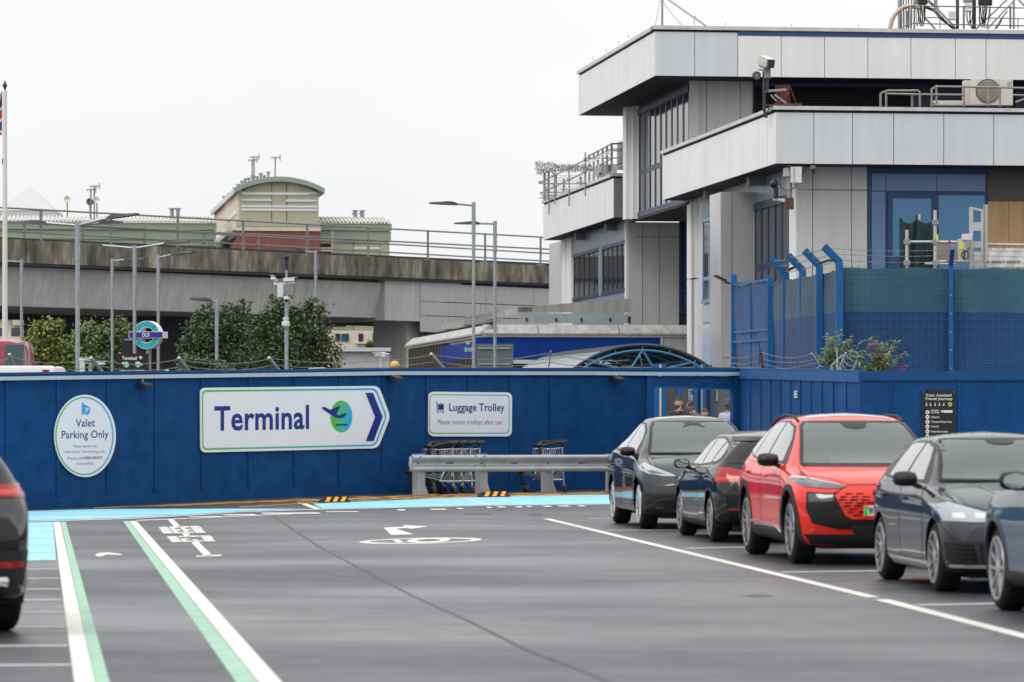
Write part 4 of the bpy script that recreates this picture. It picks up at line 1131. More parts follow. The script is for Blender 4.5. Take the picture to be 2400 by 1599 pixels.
    def patch(s, mode, poly, m, off=.004, name='panel', step=.05, parent=None, skirt=.012, mirror=False, u=True):
        """panel of its own following the body; poly in (u, z) for the sides and top, (y, z) for the ends"""
        if mirror:
            mm = {'R':'L','F':'F','B':'B'}[mode]
            s.patch(mode, poly, m, off, name, step, parent, skirt)
            return s.patch(mm, [(p[0], p[1]) for p in poly] if mode == 'R' else [(-p[0], p[1]) for p in poly][::-1], m, off, name, step, parent, skirt)
        if mode in 'RLT': poly = [(s.fo-p[0], p[1]) for p in poly]
        bm = bmesh.new(); bm.faces.new([bm.verts.new((x, y, 0)) for x, y in poly])
        xs = [p[0] for p in poly]; ys = [p[1] for p in poly]
        for lo, hi, ax in ((min(xs), max(xs), 0), (min(ys), max(ys), 1)):
            k = math.ceil(lo/step)
            while k*step < hi:
                no = Vector((1,0,0)) if ax == 0 else Vector((0,1,0))
                bmesh.ops.bisect_plane(bm, geom=bm.verts[:]+bm.edges[:]+bm.faces[:], plane_co=no*(k*step), plane_no=no); k += 1
        bmesh.ops.triangulate(bm, faces=[f for f in bm.faces if len(f.verts) > 4])
        bm.normal_update()
        if sum(f.normal.z*f.calc_area() for f in bm.faces) < 0: bmesh.ops.reverse_faces(bm, faces=bm.faces[:])
        flip = {'R': False, 'L': True, 'F': False, 'B': True, 'T': False}[mode]
        if flip: bmesh.ops.reverse_faces(bm, faces=bm.faces[:])
        bad = []; nrm = {}
        for v in bm.verts:
            h = s.ray(mode, v.co.x, v.co.y)
            if h is None: bad.append(v); continue
            v.co = h[0]+h[1]*off; nrm[v] = h[1].copy()
        if bad: bmesh.ops.delete(bm, geom=bad, context='VERTS')
        if skirt:
            be = [e for e in bm.edges if e.is_boundary]
            r = bmesh.ops.extrude_edge_only(bm, edges=be)
            nv = [g for g in r['geom'] if isinstance(g, bmesh.types.BMVert)]
            for v in nv:
                src = min((e.other_vert(v) for e in v.link_edges if e.other_vert(v) in nrm), key=lambda q: (q.co-v.co).length, default=None)
                if src is not None: v.co = v.co-nrm[src]*skirt
        B = MB(); B.bm(bm)
        return B.build(name, m, parent or s.root, True, 45)
    def line(s, mode, pts, w, m, off=.003, name='seam', parent=None):
        """thin ribbon along a polyline on the body"""
        n2 = []
        for a, b in zip(pts, pts[1:]):
            k = max(1, int(math.hypot(b[0]-a[0], b[1]-a[1])/.04))
            n2 += [(a[0]+(b[0]-a[0])*i/k, a[1]+(b[1]-a[1])*i/k) for i in range(k)]
        n2.append(pts[-1]); P = []
        for q in n2:
            h = s.ray(mode, s.fo-q[0] if mode in 'RLT' else q[0], q[1])
            if h: P.append((h[0]+h[1]*off, h[1]))
        B = MB(); vs = []
        for i, (p, n) in enumerate(P):
            t = P[min(i+1, len(P)-1)][0]-P[max(i-1, 0)][0]
            sd = t.cross(n).normalized()*w/2 if t.length > 1e-6 else Vector((0,0,0)); vs += [p-sd, p+sd]
        B.add(vs, [(2*i, 2*i+1, 2*i+3, 2*i+2) for i in range(len(P)-1)])
        return B.build(name, m, parent or s.root)
    def wheels(s, spokes=5, rim='alloy', twin=.0, rr=None, width=.235, spin=0.0, disc='trim', inset=.03, spokew=.055):
        S = s.S; rt = S['rt']; rr = rr or rt*.70; hw = S['W']/2-inset; w = width
        prof = [(rr-.02, -w/2+.01),(rr, -w/2),(rr+.02, -w/2),(rt*.93, -w/2+.012),(rt*.985, -w/2+.035),(rt, -w/2+.06),(rt, w/2-.06),(rt*.985, w/2-.035),(rt*.93, w/2-.012),(rr+.02, w/2),(rr, w/2),(rr-.02, w/2-.01)]
        proto = None
        for xc in (0, -S['WB']):
            for sd in (-1, 1):
                if proto is None:
                    B = MB(); A = Matrix.Rotation(pi/2, 4, 'X')     # local z -> -y : outward on the right side
                    B.lathe(prof, 48, A)
                    for g in (-.04, 0, .04): pass
                    wh = B.build('wheel', M['tyre'], None, True, 40)
                    B = MB(); B.lathe([(rr+.012, w/2-.004),(rr+.006, w/2+.007),(rr-.016, w/2+.006),(rr-.025, w/2-.05),(rr-.03, -w/2+.02)], 48, A)
                    for k in range(spokes):
                        for tw in ((-twin, twin) if twin else (0,)):
                            a = 2*pi*k/spokes+spin; r0, r1 = .05, rr-.012
                            def q(r, off, zz): 
                                return A @ Vector((r*math.cos(a)-off*math.sin(a), r*math.sin(a)+off*math.cos(a), zz))
                            o0 = tw*.35; o1 = tw; h = spokew/2*(.62 if twin else 1)
                            top = [q(r0, o0-h, w/2-.012), q(r0, o0+h, w/2-.012), q(r1, o1+h*.8, w/2+.004), q(r1, o1-h*.8, w/2+.004)]
                            bot = [q(r0, o0-h*1.2, w/2-.026), q(r0, o0+h*1.2, w/2-.026), q(r1, o1+h*1.1, w/2-.012), q(r1, o1-h*1.1, w/2-.012)]
                            B.add(top+bot, [(0,1,2,3),(7,6,5,4),(0,4,5,1),(1,5,6,2),(2,6,7,3),(3,7,4,0)])
                    B.lathe([(.0, w/2+.004),(.035, w/2+.002),(.07, w/2-.01),(.075, w/2-.06)], 20, A)
                    ri = B.build('rim', M[rim], wh, True, 30)
                    B = MB(); B.lathe([(0, w/2-.032),(rr-.017, w/2-.018),(rr-.017, w/2-.085),(0, w/2-.085)], 32, A)
                    B.lathe([(.06, w/2-.031),(rr*.6, w/2-.024),(rr*.6, w/2-.04),(.06, w/2-.04)], 32, A)
                    B.build('brake_disc', M[disc], wh)
                    wh.parent = s.root; proto = wh; k = wh
                else:
                    k = copy_tree(proto, s.root)
                k.location = (xc, sd*(hw-w/2), rt); k.rotation_euler = (0, 0, 0 if sd < 0 else pi)
    def mirror(s, u, y, z, m1, glass=None, sc_=1.0, stalk=(0, .12, -.06), face=1, m2=None):
        """door mirrors either side; the glass looks backwards"""
        for sd in (-1, 1):
            bm = bmesh.new(); bmesh.ops.create_cube(bm, size=1)
            bmesh.ops.subdivide_edges(bm, edges=bm.edges[:], cuts=4, use_grid_fill=True)
            for v in bm.verts:
                p = v.co*2; q = Vector((p.x*math.sqrt(1-p.y**2/2*.8-p.z**2/2*.8+.2*p.y**2*p.z**2), p.y*math.sqrt(max(.05,1-p.z**2*.32-p.x**2*.3)), p.z*math.sqrt(max(.05,1-p.y**2*.35-p.x**2*.3))))
                v.co = Vector((q.x*.085, q.y*.108, q.z*.066))*sc_
                if v.co.x > 0: v.co.z *= (1-v.co.x/.085*.45/sc_); v.co.y *= (1-v.co.x/.085*.25/sc_)
                if v.co.x < -.052*sc_: v.co.x = -.052*sc_
                v.co.z += .02*(-v.co.y*sd*-1)
            T = Matrix.Translation((s.fo-u, sd*y, z))
            B = MB(); B.bm(bm, T); mo = B.build('mirror', m1, s.root, True, 50)
            B = MB(); bm = bmesh.new(); bmesh.ops.create_circle(bm, cap_ends=True, segments=24, radius=1)
            B.bm(bm, T @ Matrix.Translation((-.053*sc_, 0, 0)) @ Matrix.Diagonal((1, .088*sc_, .052*sc_, 1)) @ Matrix.Rotation(-pi/2, 4, 'Y')); B.build('mirror_glass', M['glass_mirror'], mo)
            B = MB(); B.bar((s.fo-u, sd*(y-.06), z-.04), (s.fo-u+stalk[0], sd*(y-.06-stalk[1]), z-.04+stalk[2]), .07, .045); B.build('stalk', M['trim'], mo)
    def handle(s, mode, u, z, m, w=.20, h=.028, parent=None):
        h_ = s.ray(mode, s.fo-u, z)
        if not h_: return
        p = h_[0]; sd = -1 if mode == 'R' else 1
        B = MB(); B.bbox(p.x-w/2, p.x+w/2, p.y-.012 if sd > 0 else p.y-.035, p.y+.035 if sd > 0 else p.y+.012, z-h/2, z+h/2, b=.011); B.build('handle', m, parent or s.root, True)
    def doors(s, polys, m, handles, hm=None):
        for mode in 'RL':
            for poly, (hu, hz) in zip(polys, handles):
                d = s.patch(mode, poly, m, .0035, 'door', .06, None, .01)
                s.handle(mode, hu, hz, hm or m, parent=d)
                s.line(mode, poly+[poly[0]], .011, M['dark'], .0028, 'door_seam', d)
    def screen(s, poly, uc):
        """opening in the body with a real pane over it and a cabin behind"""
        cy = 0; cz = (min(p[1] for p in poly)+max(p[1] for p in poly))/2
        scl = lambda ky, kz: [(p[0]*ky, cz+(p[1]-cz)*kz) for p in poly]
        hole = scl(.95, .88); n = len(hole)
        def inside(y, z):
            c_ = False
            for i in range(n):
                a, b = hole[i], hole[i-1]
                if (a[1] > z) != (b[1] > z) and y < (b[0]-a[0])*(z-a[1])/(b[1]-a[1])+a[0]: c_ = not c_
            return c_
        bm = bmesh.new(); bm.from_mesh(s.bo.data); xm = s.fo-s.S['L']*.6
        kill = [f for f in bm.faces if abs(f.normal.x) > .12 and f.calc_center_median().x > xm and inside(*f.calc_center_median().yz)]
        bmesh.ops.delete(bm, geom=kill, context='FACES'); bm.to_mesh(s.bo.data); bm.free()
        q = scl(.93, .80)
        for i in range(n):
            j = (i+1) % n; s.patch('F', [poly[i], poly[j], q[j], q[i]], M['trim'], .004, 'glass_border', .05)
        s.patch('F', poly, M['screen'], .010, 'windscreen', .06); s.line('F', list(poly)+[poly[0]], .045, M['trim'], .014, 'windscreen_seal')
        x = lambda u: s.fo-u; z0 = min(p[1] for p in poly); h = max(p[1] for p in poly)-z0; r = s.root; w_ = s.W/2-.25
        B = MB(); B.bbox(x(uc+.75), x(uc+.1), -w_, w_, z0-.22, z0-.05, b=.05); B.bbox(x(uc+.72), x(uc+.6), -.12, .12, z0-.06, z0+.10, b=.02); B.build('dashboard', M['clad'], r, True)
        B = MB(); sx = x(uc+.85); B.tube([(sx-.06*math.sin(2*pi*k/24), -.37+.18*math.cos(2*pi*k/24), z0-.02+.17*math.sin(2*pi*k/24)) for k in range(25)], .016, 8); B.bar((sx,-.54,z0-.03),(sx,-.20,z0-.03),.04,.05); B.build('steering_wheel', M['clad'], r, True)
        for y in (-.37, .37):
            B = MB(); B.bbox(x(uc+1.35), x(uc+1.2), y-.24, y+.24, z0-.65, z0+.08, b=.05); B.bbox(x(uc+1.3), x(uc+1.22), y-.13, y+.13, z0+.12, z0+.12+h*.38, b=.04); B.build('seat', M['seat'], r, True)
        B = MB(); B.bbox(x(uc+2.3), x(uc+2.1), -w_+.05, w_-.05, z0-.65, z0+.10, b=.05); B.build('rear_seat', M['seat'], r, True)
    def archtrim(s, w, m, off=.012):
        S = s.S; Ra = S['Ra']; rt = S['rt']; N_ = 22
        for mode in 'RL':
            for xc in (0, -S['WB']):
                a0 = math.asin(max(-1, (S['zb'][1][1]+.03-rt)/Ra))
                an = [a0+(pi-2*a0)*k/N_ for k in range(N_+1)]
                o = [(s.fo-(xc+(Ra+w)*math.cos(a)), rt+(Ra+w)*math.sin(a)) for a in an]; i = [(s.fo-(xc+(Ra+.004)*math.cos(a)), rt+(Ra+.004)*math.sin(a)) for a in an]
                s.patch(mode, o+i[::-1], m, off, 'arch_trim', .06, None, .03)
    def plate(s, mode, z, text=None, w=.52, h=.11, y=0, green=False):
        hs = [s.ray(mode, yy, z) for yy in (y-.2, y, y+.2)]
        xs = [k[0].x for k in hs if k]; sg = 1 if mode == 'F' else -1
        x = max(xs) if sg > 0 else min(xs); x += .012*sg
        B = MB(); B.bbox(min(x, x+.008*sg)-.004, max(x, x+.008*sg), y-w/2, y+w/2, z-h/2, z+h/2, b=.003); pl = B.build('number_plate', M['plate_y'], s.root)
        xo = x+.0095*sg
        if green:
            B = MB(); B.box(min(xo, xo+.0006*sg), max(xo, xo+.0006*sg), y-w/2, y-w/2+.045, z-h/2, z+h/2); B.build('green_flash', mat('plate_green', srgb(60,190,70), .4), pl)
        if text:
            vs, fs = letters(text, .03); tw = .055
            B = MB(); B.add([Vector((xo+.0012*sg, y-w/2+.05+px*tw, z-.04+pz*.08)) for px, pz in vs], fs); B.build('lettering', M['trim'], pl)
        return pl
M['seat'] = mat('seat_fabric', (.10,.10,.105), .9)
gm_ = bpy.data.materials.new('windscreen_glass'); gm_.use_nodes = True; nt = gm_.node_tree; nt.nodes.remove(nt.nodes['Principled BSDF'])
a_ = nt.nodes.new('ShaderNodeBsdfTransparent'); a_.inputs['Color'].default_value = (.80,.88,.85,1); b_ = nt.nodes.new('ShaderNodeBsdfGlossy'); b_.inputs['Roughness'].default_value = .02; b_.inputs['Color'].default_value = (.90,.99,.96,1)
f_ = nt.nodes.new('ShaderNodeFresnel'); f_.inputs['IOR'].default_value = 2.1; x_ = nt.nodes.new('ShaderNodeMixShader')
nt.links.new(f_.outputs[0], x_.inputs[0]); nt.links.new(a_.outputs[0], x_.inputs[1]); nt.links.new(b_.outputs[0], x_.inputs[2]); nt.links.new(x_.outputs[0], nt.nodes['Material Output'].inputs['Surface'])
M['screen'] = gm_
M['glass_mirror'] = mat('mirror_glass', (.5,.53,.52), .03, 1)

# ---- red electric SUV ----
SUV = dict(L=4.77, W=1.94, FO=.87, WB=2.90, rt=.378, Ra=.425,
  zt=[(0,.80),(.05,.875),(.15,.925),(.5,1.0),(1.0,1.075),(1.22,1.115),(1.32,1.15),(1.7,1.36),(2.05,1.535),(2.25,1.60),(2.6,1.648),(3.0,1.655),(3.6,1.635),(4.1,1.575),(4.32,1.50),(4.5,1.28),(4.62,1.08),(4.72,.98),(4.77,.92)],
  zs=[(0,.70),(.1,.84),(.3,.90),(.8,.97),(1.3,1.02),(2.2,1.035),(3.2,1.05),(4.0,1.07),(4.5,1.02),(4.77,.84)],
  zb=[(0,.25),(.3,.21),(.8,.215),(2.4,.22),(4,.22),(4.4,.26),(4.77,.36)],
  wm=[(0,.80),(.1,.86),(.25,.915),(.5,.955),(.9,.968),(2.4,.955),(3.6,.968),(4.2,.955),(4.55,.90),(4.77,.80)],
  ws=[(0,.74),(.1,.80),(.3,.86),(.8,.915),(1.4,.925),(2.4,.915),(3.6,.925),(4.2,.90),(4.77,.72)],
  wt=[(0,.58),(.3,.70),(.9,.76),(1.25,.77),(1.7,.69),(2.1,.625),(2.6,.60),(3.4,.585),(4.1,.56),(4.4,.60),(4.77,.60)],
  crown=[(0,.03),(.3,.05),(1.2,.05),(1.4,.035),(2.2,.05),(3,.06),(4.2,.06),(4.77,.05)],
  pf=[(.2,.16),(.35,.05),(.5,.0),(.7,.0),(.82,.05),(.92,.16),(1.1,.3)], pr=[(.3,.16),(.5,.02),(.7,.0),(.95,.03),(1.1,.1)])
red = paint('paint_red', (.72,.020,.010))
c = Car('red_suv', 'bright red electric SUV with black grille surround facing the camera', 'car', SUV, red, (3.985, 42.25), (.103, -.995))
c.wheels(5, 'alloy_d', .06, rr=.275, width=.25, spin=.3, spokew=.036)
P = c.patch
c.screen([(-.735,1.085),(.735,1.085),(.735,1.10),(.60,1.50),(.545,1.548),(-.545,1.548),(-.60,1.50),(-.735,1.10)], 1.30)
P('F', [(-.745,1.065),(.745,1.065),(.74,1.092),(-.74,1.092)], M['trim'], .007, 'scuttle')
P('F', [(-.16,1.545),(.16,1.545),(.12,1.49),(.06,1.47),(-.06,1.47),(-.12,1.49)], M['trim'], .014, 'sensor_pod')
win = [(1.46,1.085),(1.62,1.17),(1.95,1.38),(2.17,1.505),(2.6,1.565),(3.2,1.56),(3.7,1.51),(4.02,1.42),(4.2,1.30),(4.1,1.20),(3.6,1.135),(2.6,1.095)]
P('R', win, M['trim'], .004, 'window_surround', mirror=True)
P('R', [(1.72,1.115),(1.98,1.365),(2.2,1.485),(2.62,1.54),(2.70,1.54),(2.70,1.115)], M['car_glass_dark'], .009, 'window', mirror=True)
P('R', [(2.78,1.118),(2.78,1.543),(3.2,1.54),(3.55,1.51),(3.55,1.15)], M['car_glass_dark'], .009, 'window', mirror=True)
P('R', [(3.60,1.155),(3.60,1.503),(3.98,1.40),(4.13,1.30),(4.05,1.21)], M['car_glass_dark'], .009, 'window', mirror=True)
c.doors([[(1.52,1.06),(1.40,.80),(1.42,.50),(1.55,.36),(2.66,.36),(2.70,.60),(2.72,1.08),(2.2,1.065)], [(2.74,1.08),(2.72,.60),(2.68,.36),(3.35,.36),(3.42,.55),(3.66,.80),(3.86,1.00),(3.88,1.10),(3.3,1.085)]], red, [(2.45,.945),(3.6,.975)])
P('R', [(1.28,.24),(1.30,.33),(1.7,.37),(2.6,.37),(3.35,.37),(3.4,.25)], M['clad'], .012, 'sill', mirror=True)
P('R', [(1.32,.325),(1.7,.375),(3.32,.40),(3.32,.43),(1.7,.405),(1.30,.35)], M['chrome'], .016, 'sill_strip', mirror=True)
c.archtrim(.07, M['clad'])
# front
P('F', [(-.955,.97),(-.80,.955),(-.46,.868),(-.475,.845),(-.62,.83),(-.86,.85),(-.95,.90)], M['lamp_d'], .008, 'headlight', .04, mirror=True)
P('F', [(-.935,.962),(-.80,.945),(-.50,.870),(-.505,.862),(-.80,.928),(-.93,.94)], M['lamp'], .012, 'light_strip', .04, mirror=True)
P('F', [(-.855,.80),(-.55,.79),(-.47,.70),(-.44,.55),(-.30,.50),(.30,.50),(.44,.55),(.47,.70),(.55,.79),(.855,.80),(.87,.62),(.81,.46),(.55,.40),(-.55,.40),(-.81,.46),(-.87,.62)], M['trim'], .006, 'intake', .05)
P('F', [(-.84,.775),(-.60,.77),(-.60,.70),(-.84,.69)], M['lamp_d'], .012, 'fog_light', .04, mirror=True)
P('F', [(-.62,.775),(-.43,.868),(.43,.868),(.62,.775),(.50,.53),(.42,.492),(-.42,.492),(-.50,.53)], M['trim'], .010, 'grille_surround')
g = P('F', [(-.585,.77),(-.42,.852),(.42,.852),(.585,.77),(.475,.545),(.40,.508),(-.40,.508),(-.475,.545)], red, .018, 'grille')
B = MB()
for r_ in range(8):
    z = .555+r_*.033
    hwz = .44+.16*(z-.545)/.23
    k = 0; y = -hwz+.01
    while y < hwz-.10:
        w_ = .12
        yy = y+(.0 if r_ % 2 else .04)
        if abs(yy+w_/2) > .27 or z > .68:
            if not (abs(yy+w_/2) < .2 and z > .71):
                h = c.ray('F', yy+w_/2, z)
                if h: 
                    p = h[0]+h[1]*.02; B.box(p.x-.01, p.x+.004, yy, yy+w_*.72, z-.0055, z+.0055)
        y += .118
B.build('grille_slot', M['trim'], g)
B = MB()
for y in (-.126,-.042,.042,.126):
    h = c.ray('F', y, .79); p = h[0]+h[1]*.024
    B.tube([(p.x, y+.055*math.cos(2*pi*k/20), .79+.055*math.sin(2*pi*k/20)) for k in range(21)], .0085, 6)
B.build('emblem', mat('emblem_dark_red', (.10,.008,.008), .4), g)
c.plate('F', .60, 'W', y=-.03, green=True)
P('F', [(-.88,.345),(.88,.345),(.80,.25),(.5,.235),(-.5,.235),(-.80,.25)], M['clad'], .012, 'lower_bumper')
P('F', [(-.42,.44),(.42,.44),(.36,.31),(-.36,.31)], M['dark'], .014, 'lower_intake')
for pts in ([(-.44,1.00),(-.40,.93),(-.37,.88)],): c.line('F', [(-.86,.985),(-.6,.945),(-.43,.885),(.43,.885),(.6,.945),(.86,.985)], .01, M['dark'], .003, 'bonnet_seam')
for sd in (-1, 1): c.line('T', [(.35,sd*.79),(.8,sd*.80),(1.25,sd*.78)], .01, M['dark'], .003, 'bonnet_seam')
P('T', [(2.35,-.48),(2.35,.48),(3.6,.46),(3.6,-.46)], M['car_glass_dark'], .004, 'roof_glass', .1)
for sd in (-1, 1):
    B = MB(); pts = []
    for k in range(15):
        u = 2.25+1.9*k/14; h = c.ray('T', c.fo-u, sd*(.60-.03*k/14)); pts.append(h[0]+Vector((0,0,.008+.026*math.sin(pi*min(1,max(0,(k)/14)))**.5)))
    B.tube(pts, .016, 8); B.build('roof_rail', M['clad'], c.root, True)
c.mirror(1.75, 1.03, 1.13, M['trim'], sc_=1.15)
P('B', [(-.86,.93),(.86,.93),(.84,.86),(-.84,.86)], M['tail'], .008, 'tail_light'); P('B', [(-.60,1.10),(.60,1.10),(.52,1.44),(-.52,1.44)], M['rear_glass'], .005, 'rear_window')
c.place()

# ---- dark grey electric crossover (farthest) ----
S2 = dict(SUV); S2.update(L=4.75, W=1.92, FO=.885, WB=2.89, rt=.355, Ra=.395,
  zt=[(0,.70),(.05,.77),(.2,.85),(.5,.95),(.9,1.035),(1.08,1.07),(1.2,1.12),(1.6,1.34),(2.0,1.525),(2.3,1.595),(2.7,1.622),(3.1,1.60),(3.7,1.47),(4.2,1.27),(4.5,1.12),(4.68,1.05),(4.75,.95)],
  zs=[(0,.60),(.1,.70),(.3,.79),(.8,.92),(1.2,.985),(2.2,1.02),(3.2,1.05),(4.0,1.08),(4.5,1.0),(4.75,.82)],
  zb=[(0,.25),(.3,.19),(.8,.19),(2.4,.19),(4,.2),(4.4,.25),(4.75,.36)],
  wt=[(0,.55),(.3,.68),(.9,.75),(1.15,.76),(1.6,.68),(2.0,.61),(2.6,.575),(3.3,.56),(4.0,.57),(4.5,.62),(4.75,.6)],
  pf=[(.2,.14),(.35,.03),(.5,.0),(.62,.03),(.75,.12),(.9,.26)], kf=.36)
gr = paint('paint_dark_grey', (.012,.013,.016))
c = Car('grey_crossover', 'dark grey electric crossover farthest along the row with a smooth nose', 'car', S2, gr, (2.735, 54.95), (.100, -.995))
c.wheels(5, 'alloy', .075, rr=.262, width=.255, spin=.5, spokew=.05); P = c.patch
c.screen([(-.735,1.075),(.735,1.075),(.61,1.445),(.54,1.525),(-.54,1.525),(-.61,1.445)], 1.2)
P('F', [(-.13,1.52),(.13,1.52),(.10,1.49),(.16,1.44),(.13,1.445),(.04,1.475),(-.04,1.475),(-.13,1.445),(-.16,1.44),(-.10,1.49)], M['trim'], .014, 'sensor_pod')
win = [(1.35,1.03),(1.6,1.18),(2.0,1.42),(2.4,1.51),(2.9,1.525),(3.4,1.46),(3.9,1.30),(4.15,1.16),(3.6,1.10),(2.4,1.06)]
P('R', win, M['trim'], .004, 'window_surround', mirror=True)
P('R', [(1.62,1.08),(1.8,1.28),(2.02,1.395),(2.4,1.48),(2.68,1.49),(2.68,1.09)], M['car_glass_dark'], .009, 'window', mirror=True)
P('R', [(2.76,1.095),(2.76,1.495),(3.0,1.485),(3.4,1.42),(3.55,1.36),(3.55,1.13)], M['car_glass_dark'], .009, 'window', mirror=True)
c.doors([[(1.40,.98),(1.33,.75),(1.36,.45),(1.45,.33),(2.66,.33),(2.70,.55),(2.72,1.04),(2.0,1.01)], [(2.74,1.04),(2.72,.55),(2.68,.33),(3.35,.33),(3.42,.50),(3.70,.80),(3.86,1.00),(3.88,1.06),(3.3,1.05)]], gr, [(2.45,.86),(3.6,.89)])
P('F', [(-.935,.90),(-.86,.945),(-.72,.87),(-.50,.775),(-.50,.755),(-.66,.76),(-.85,.79),(-.93,.84)], M['lamp'], .007, 'headlight', .04, mirror=True)
P('F', [(-.86,.83),(-.78,.835),(-.62,.785),(-.80,.79)], M['lamp_d'], .010, 'lamp_bezel', .04, mirror=True)
P('F', [(-.72,.42),(.72,.42),(.62,.28),(-.62,.28)], M['trim'], .006, 'intake'); P('F', [(-.92,.30),(.92,.30),(.84,.215),(-.84,.215)], M['trim'], .008, 'lower_bumper')
c.line('F', [(-.80,.93),(-.48,.74),(-.2,.715),(.2,.715),(.48,.74),(.80,.93)], .01, M['dark'], .003, 'bonnet_seam')
c.line('F', [(-.9,.52),(-.5,.50),(.5,.50),(.9,.52)], .008, M['dark'], .003, 'bumper_seam')
for sd in (-1, 1): c.line('T', [(.25,sd*.72),(.7,sd*.79),(1.15,sd*.78)], .01, M['dark'], .003, 'bonnet_seam')
c.plate('F', .47)
c.mirror(1.55, 1.0, 1.10, M['trim'], sc_=1.05)
P('T', [(2.25,-.48),(2.25,.48),(3.7,.46),(3.7,-.46)], M['car_glass_dark'], .004, 'roof_glass', .1)
P('B', [(-.88,1.02),(-.45,.96),(-.45,.90),(-.86,.90)], M['tail'], .008, 'tail_light', mirror=True)
c.place()

# ---- black hatchback seen from behind ----
S3 = dict(SUV); S3.update(L=4.32, W=1.77, FO=.81, WB=2.69, rt=.32, Ra=.355,
  zt=[(0,.66),(.05,.72),(.2,.79),(.6,.89),(1.1,.97),(1.28,1.0),(1.4,1.05),(1.75,1.24),(2.05,1.365),(2.3,1.41),(2.7,1.432),(3.2,1.415),(3.7,1.36),(3.86,1.325),(4.0,1.18),(4.12,1.02),(4.2,.95),(4.28,.86),(4.32,.78)],
  zs=[(0,.56),(.1,.66),(.3,.74),(.8,.85),(1.3,.90),(2.2,.92),(3.2,.95),(3.8,.96),(4.1,.92),(4.32,.72)],
  zb=[(0,.22),(.3,.17),(.8,.17),(2.4,.17),(3.6,.18),(4.0,.22),(4.32,.30)],
  wm=[(0,.72),(.1,.78),(.25,.83),(.5,.865),(.9,.88),(2.4,.87),(3.4,.882),(3.8,.87),(4.1,.83),(4.32,.75)],
  ws=[(0,.66),(.1,.72),(.3,.78),(.8,.83),(1.4,.84),(2.4,.835),(3.4,.845),(3.8,.82),(4.1,.78),(4.32,.68)],
  wt=[(0,.5),(.3,.62),(.9,.68),(1.3,.69),(1.75,.62),(2.1,.565),(2.6,.545),(3.2,.535),(3.7,.52),(3.95,.56),(4.15,.62),(4.32,.58)],
  pf=[(.2,.12),(.35,.02),(.5,.0),(.62,.02),(.75,.10),(.9,.2)], pr=[(.25,.14),(.4,.02),(.6,.0),(.85,.02),(1.0,.06),(1.3,.1)], kr=.26)
bk = paint('paint_black', (.003,.004,.006))
c = Car('black_hatchback', 'black hatchback showing its red tail light between the grey crossover and red SUV', 'car', S3, bk, (3.12, 52.05), (-.1, .995))
c.wheels(5, 'alloy_d', .055, rr=.228, width=.225, spin=.2, spokew=.03); P = c.patch
P('B', [(-.70,1.01),(.70,1.01),(.64,1.20),(.56,1.285),(.50,1.30),(-.50,1.30),(-.56,1.285),(-.64,1.20)], M['rear_glass'], .006, 'rear_window')
P('B', [(-.56,1.29),(.56,1.29),(.53,1.345),(-.53,1.345)], M['trim'], .012, 'spoiler'); P('B', [(-.14,1.30),(.14,1.30),(.14,1.32),(-.14,1.32)], M['tail'], .018, 'brake_light', .04)
P('B', [(-.87,.96),(-.70,.965),(-.46,.90),(-.36,.885),(-.36,.80),(-.50,.80),(-.80,.765),(-.875,.80)], M['tail'], .007, 'tail_light', .04, mirror=True)
P('B', [(-.84,.835),(-.52,.855),(-.38,.845),(-.38,.825),(-.54,.825),(-.84,.795)], M['tail_b'], .011, 'light_bar', .04, mirror=True)
P('B', [(-.72,.42),(.72,.42),(.66,.24),(-.66,.24)], M['trim'], .008, 'diffuser')
P('B', [(-.70,.445),(-.42,.445),(-.42,.42),(-.70,.42)], M['tail'], .012, 'reflector', .04, mirror=True)
c.line('B', [(-.72,.995),(-.70,.80),(-.60,.62),(.60,.62),(.70,.80),(.72,.995)], .01, M['dark'], .003, 'tailgate_seam')
for sd in (-1, 1):
    h = c.ray('B', sd*.5, .32); B = MB(); B.tube([h[0]+Vector((-.02,0,0)), h[0]+Vector((.2,0,0))], .045, 14); B.build('exhaust_pipe', M['chrome'], c.root, True)
c.plate('B', .72)
win = [(1.45,.955),(1.75,1.13),(2.05,1.29),(2.4,1.345),(3.0,1.345),(3.5,1.28),(3.72,1.17),(3.78,1.05),(3.6,1.0),(2.4,.965)]
P('R', win, M['trim'], .004, 'window_surround', mirror=True)
for q in ([(1.68,.985),(1.9,1.16),(2.1,1.27),(2.45,1.318),(2.5,1.318),(2.5,.985)], [(2.57,.99),(2.57,1.32),(3.0,1.318),(3.25,1.29),(3.3,1.02)], [(3.36,1.03),(3.33,1.275),(3.5,1.245),(3.66,1.15),(3.70,1.07),(3.6,1.03)]): P('R', q, M['car_glass_dark'], .009, 'window', mirror=True)
c.doors([[(1.45,.90),(1.36,.7),(1.38,.4),(1.46,.29),(2.46,.29),(2.50,.5),(2.53,.945),(2.0,.925)], [(2.55,.945),(2.52,.5),(2.48,.29),(3.05,.29),(3.12,.42),(3.32,.66),(3.46,.85),(3.48,.96),(3.0,.95)]], bk, [(2.3,.82),(3.25,.84)])
P('R', [(1.2,.19),(1.22,.27),(3.05,.27),(3.08,.19)], M['trim'], .008, 'sill', mirror=True)
P('F', [(-.84,.72),(-.42,.66),(-.44,.57),(-.82,.60)], M['lamp'], .008, 'headlight', mirror=True); P('F', [(-.36,.68),(-.03,.68),(-.03,.50),(-.34,.50)], M['trim'], .008, 'grille', mirror=True)
c.mirror(1.68, .955, .985, M['trim'], sc_=1.0)
c.place()

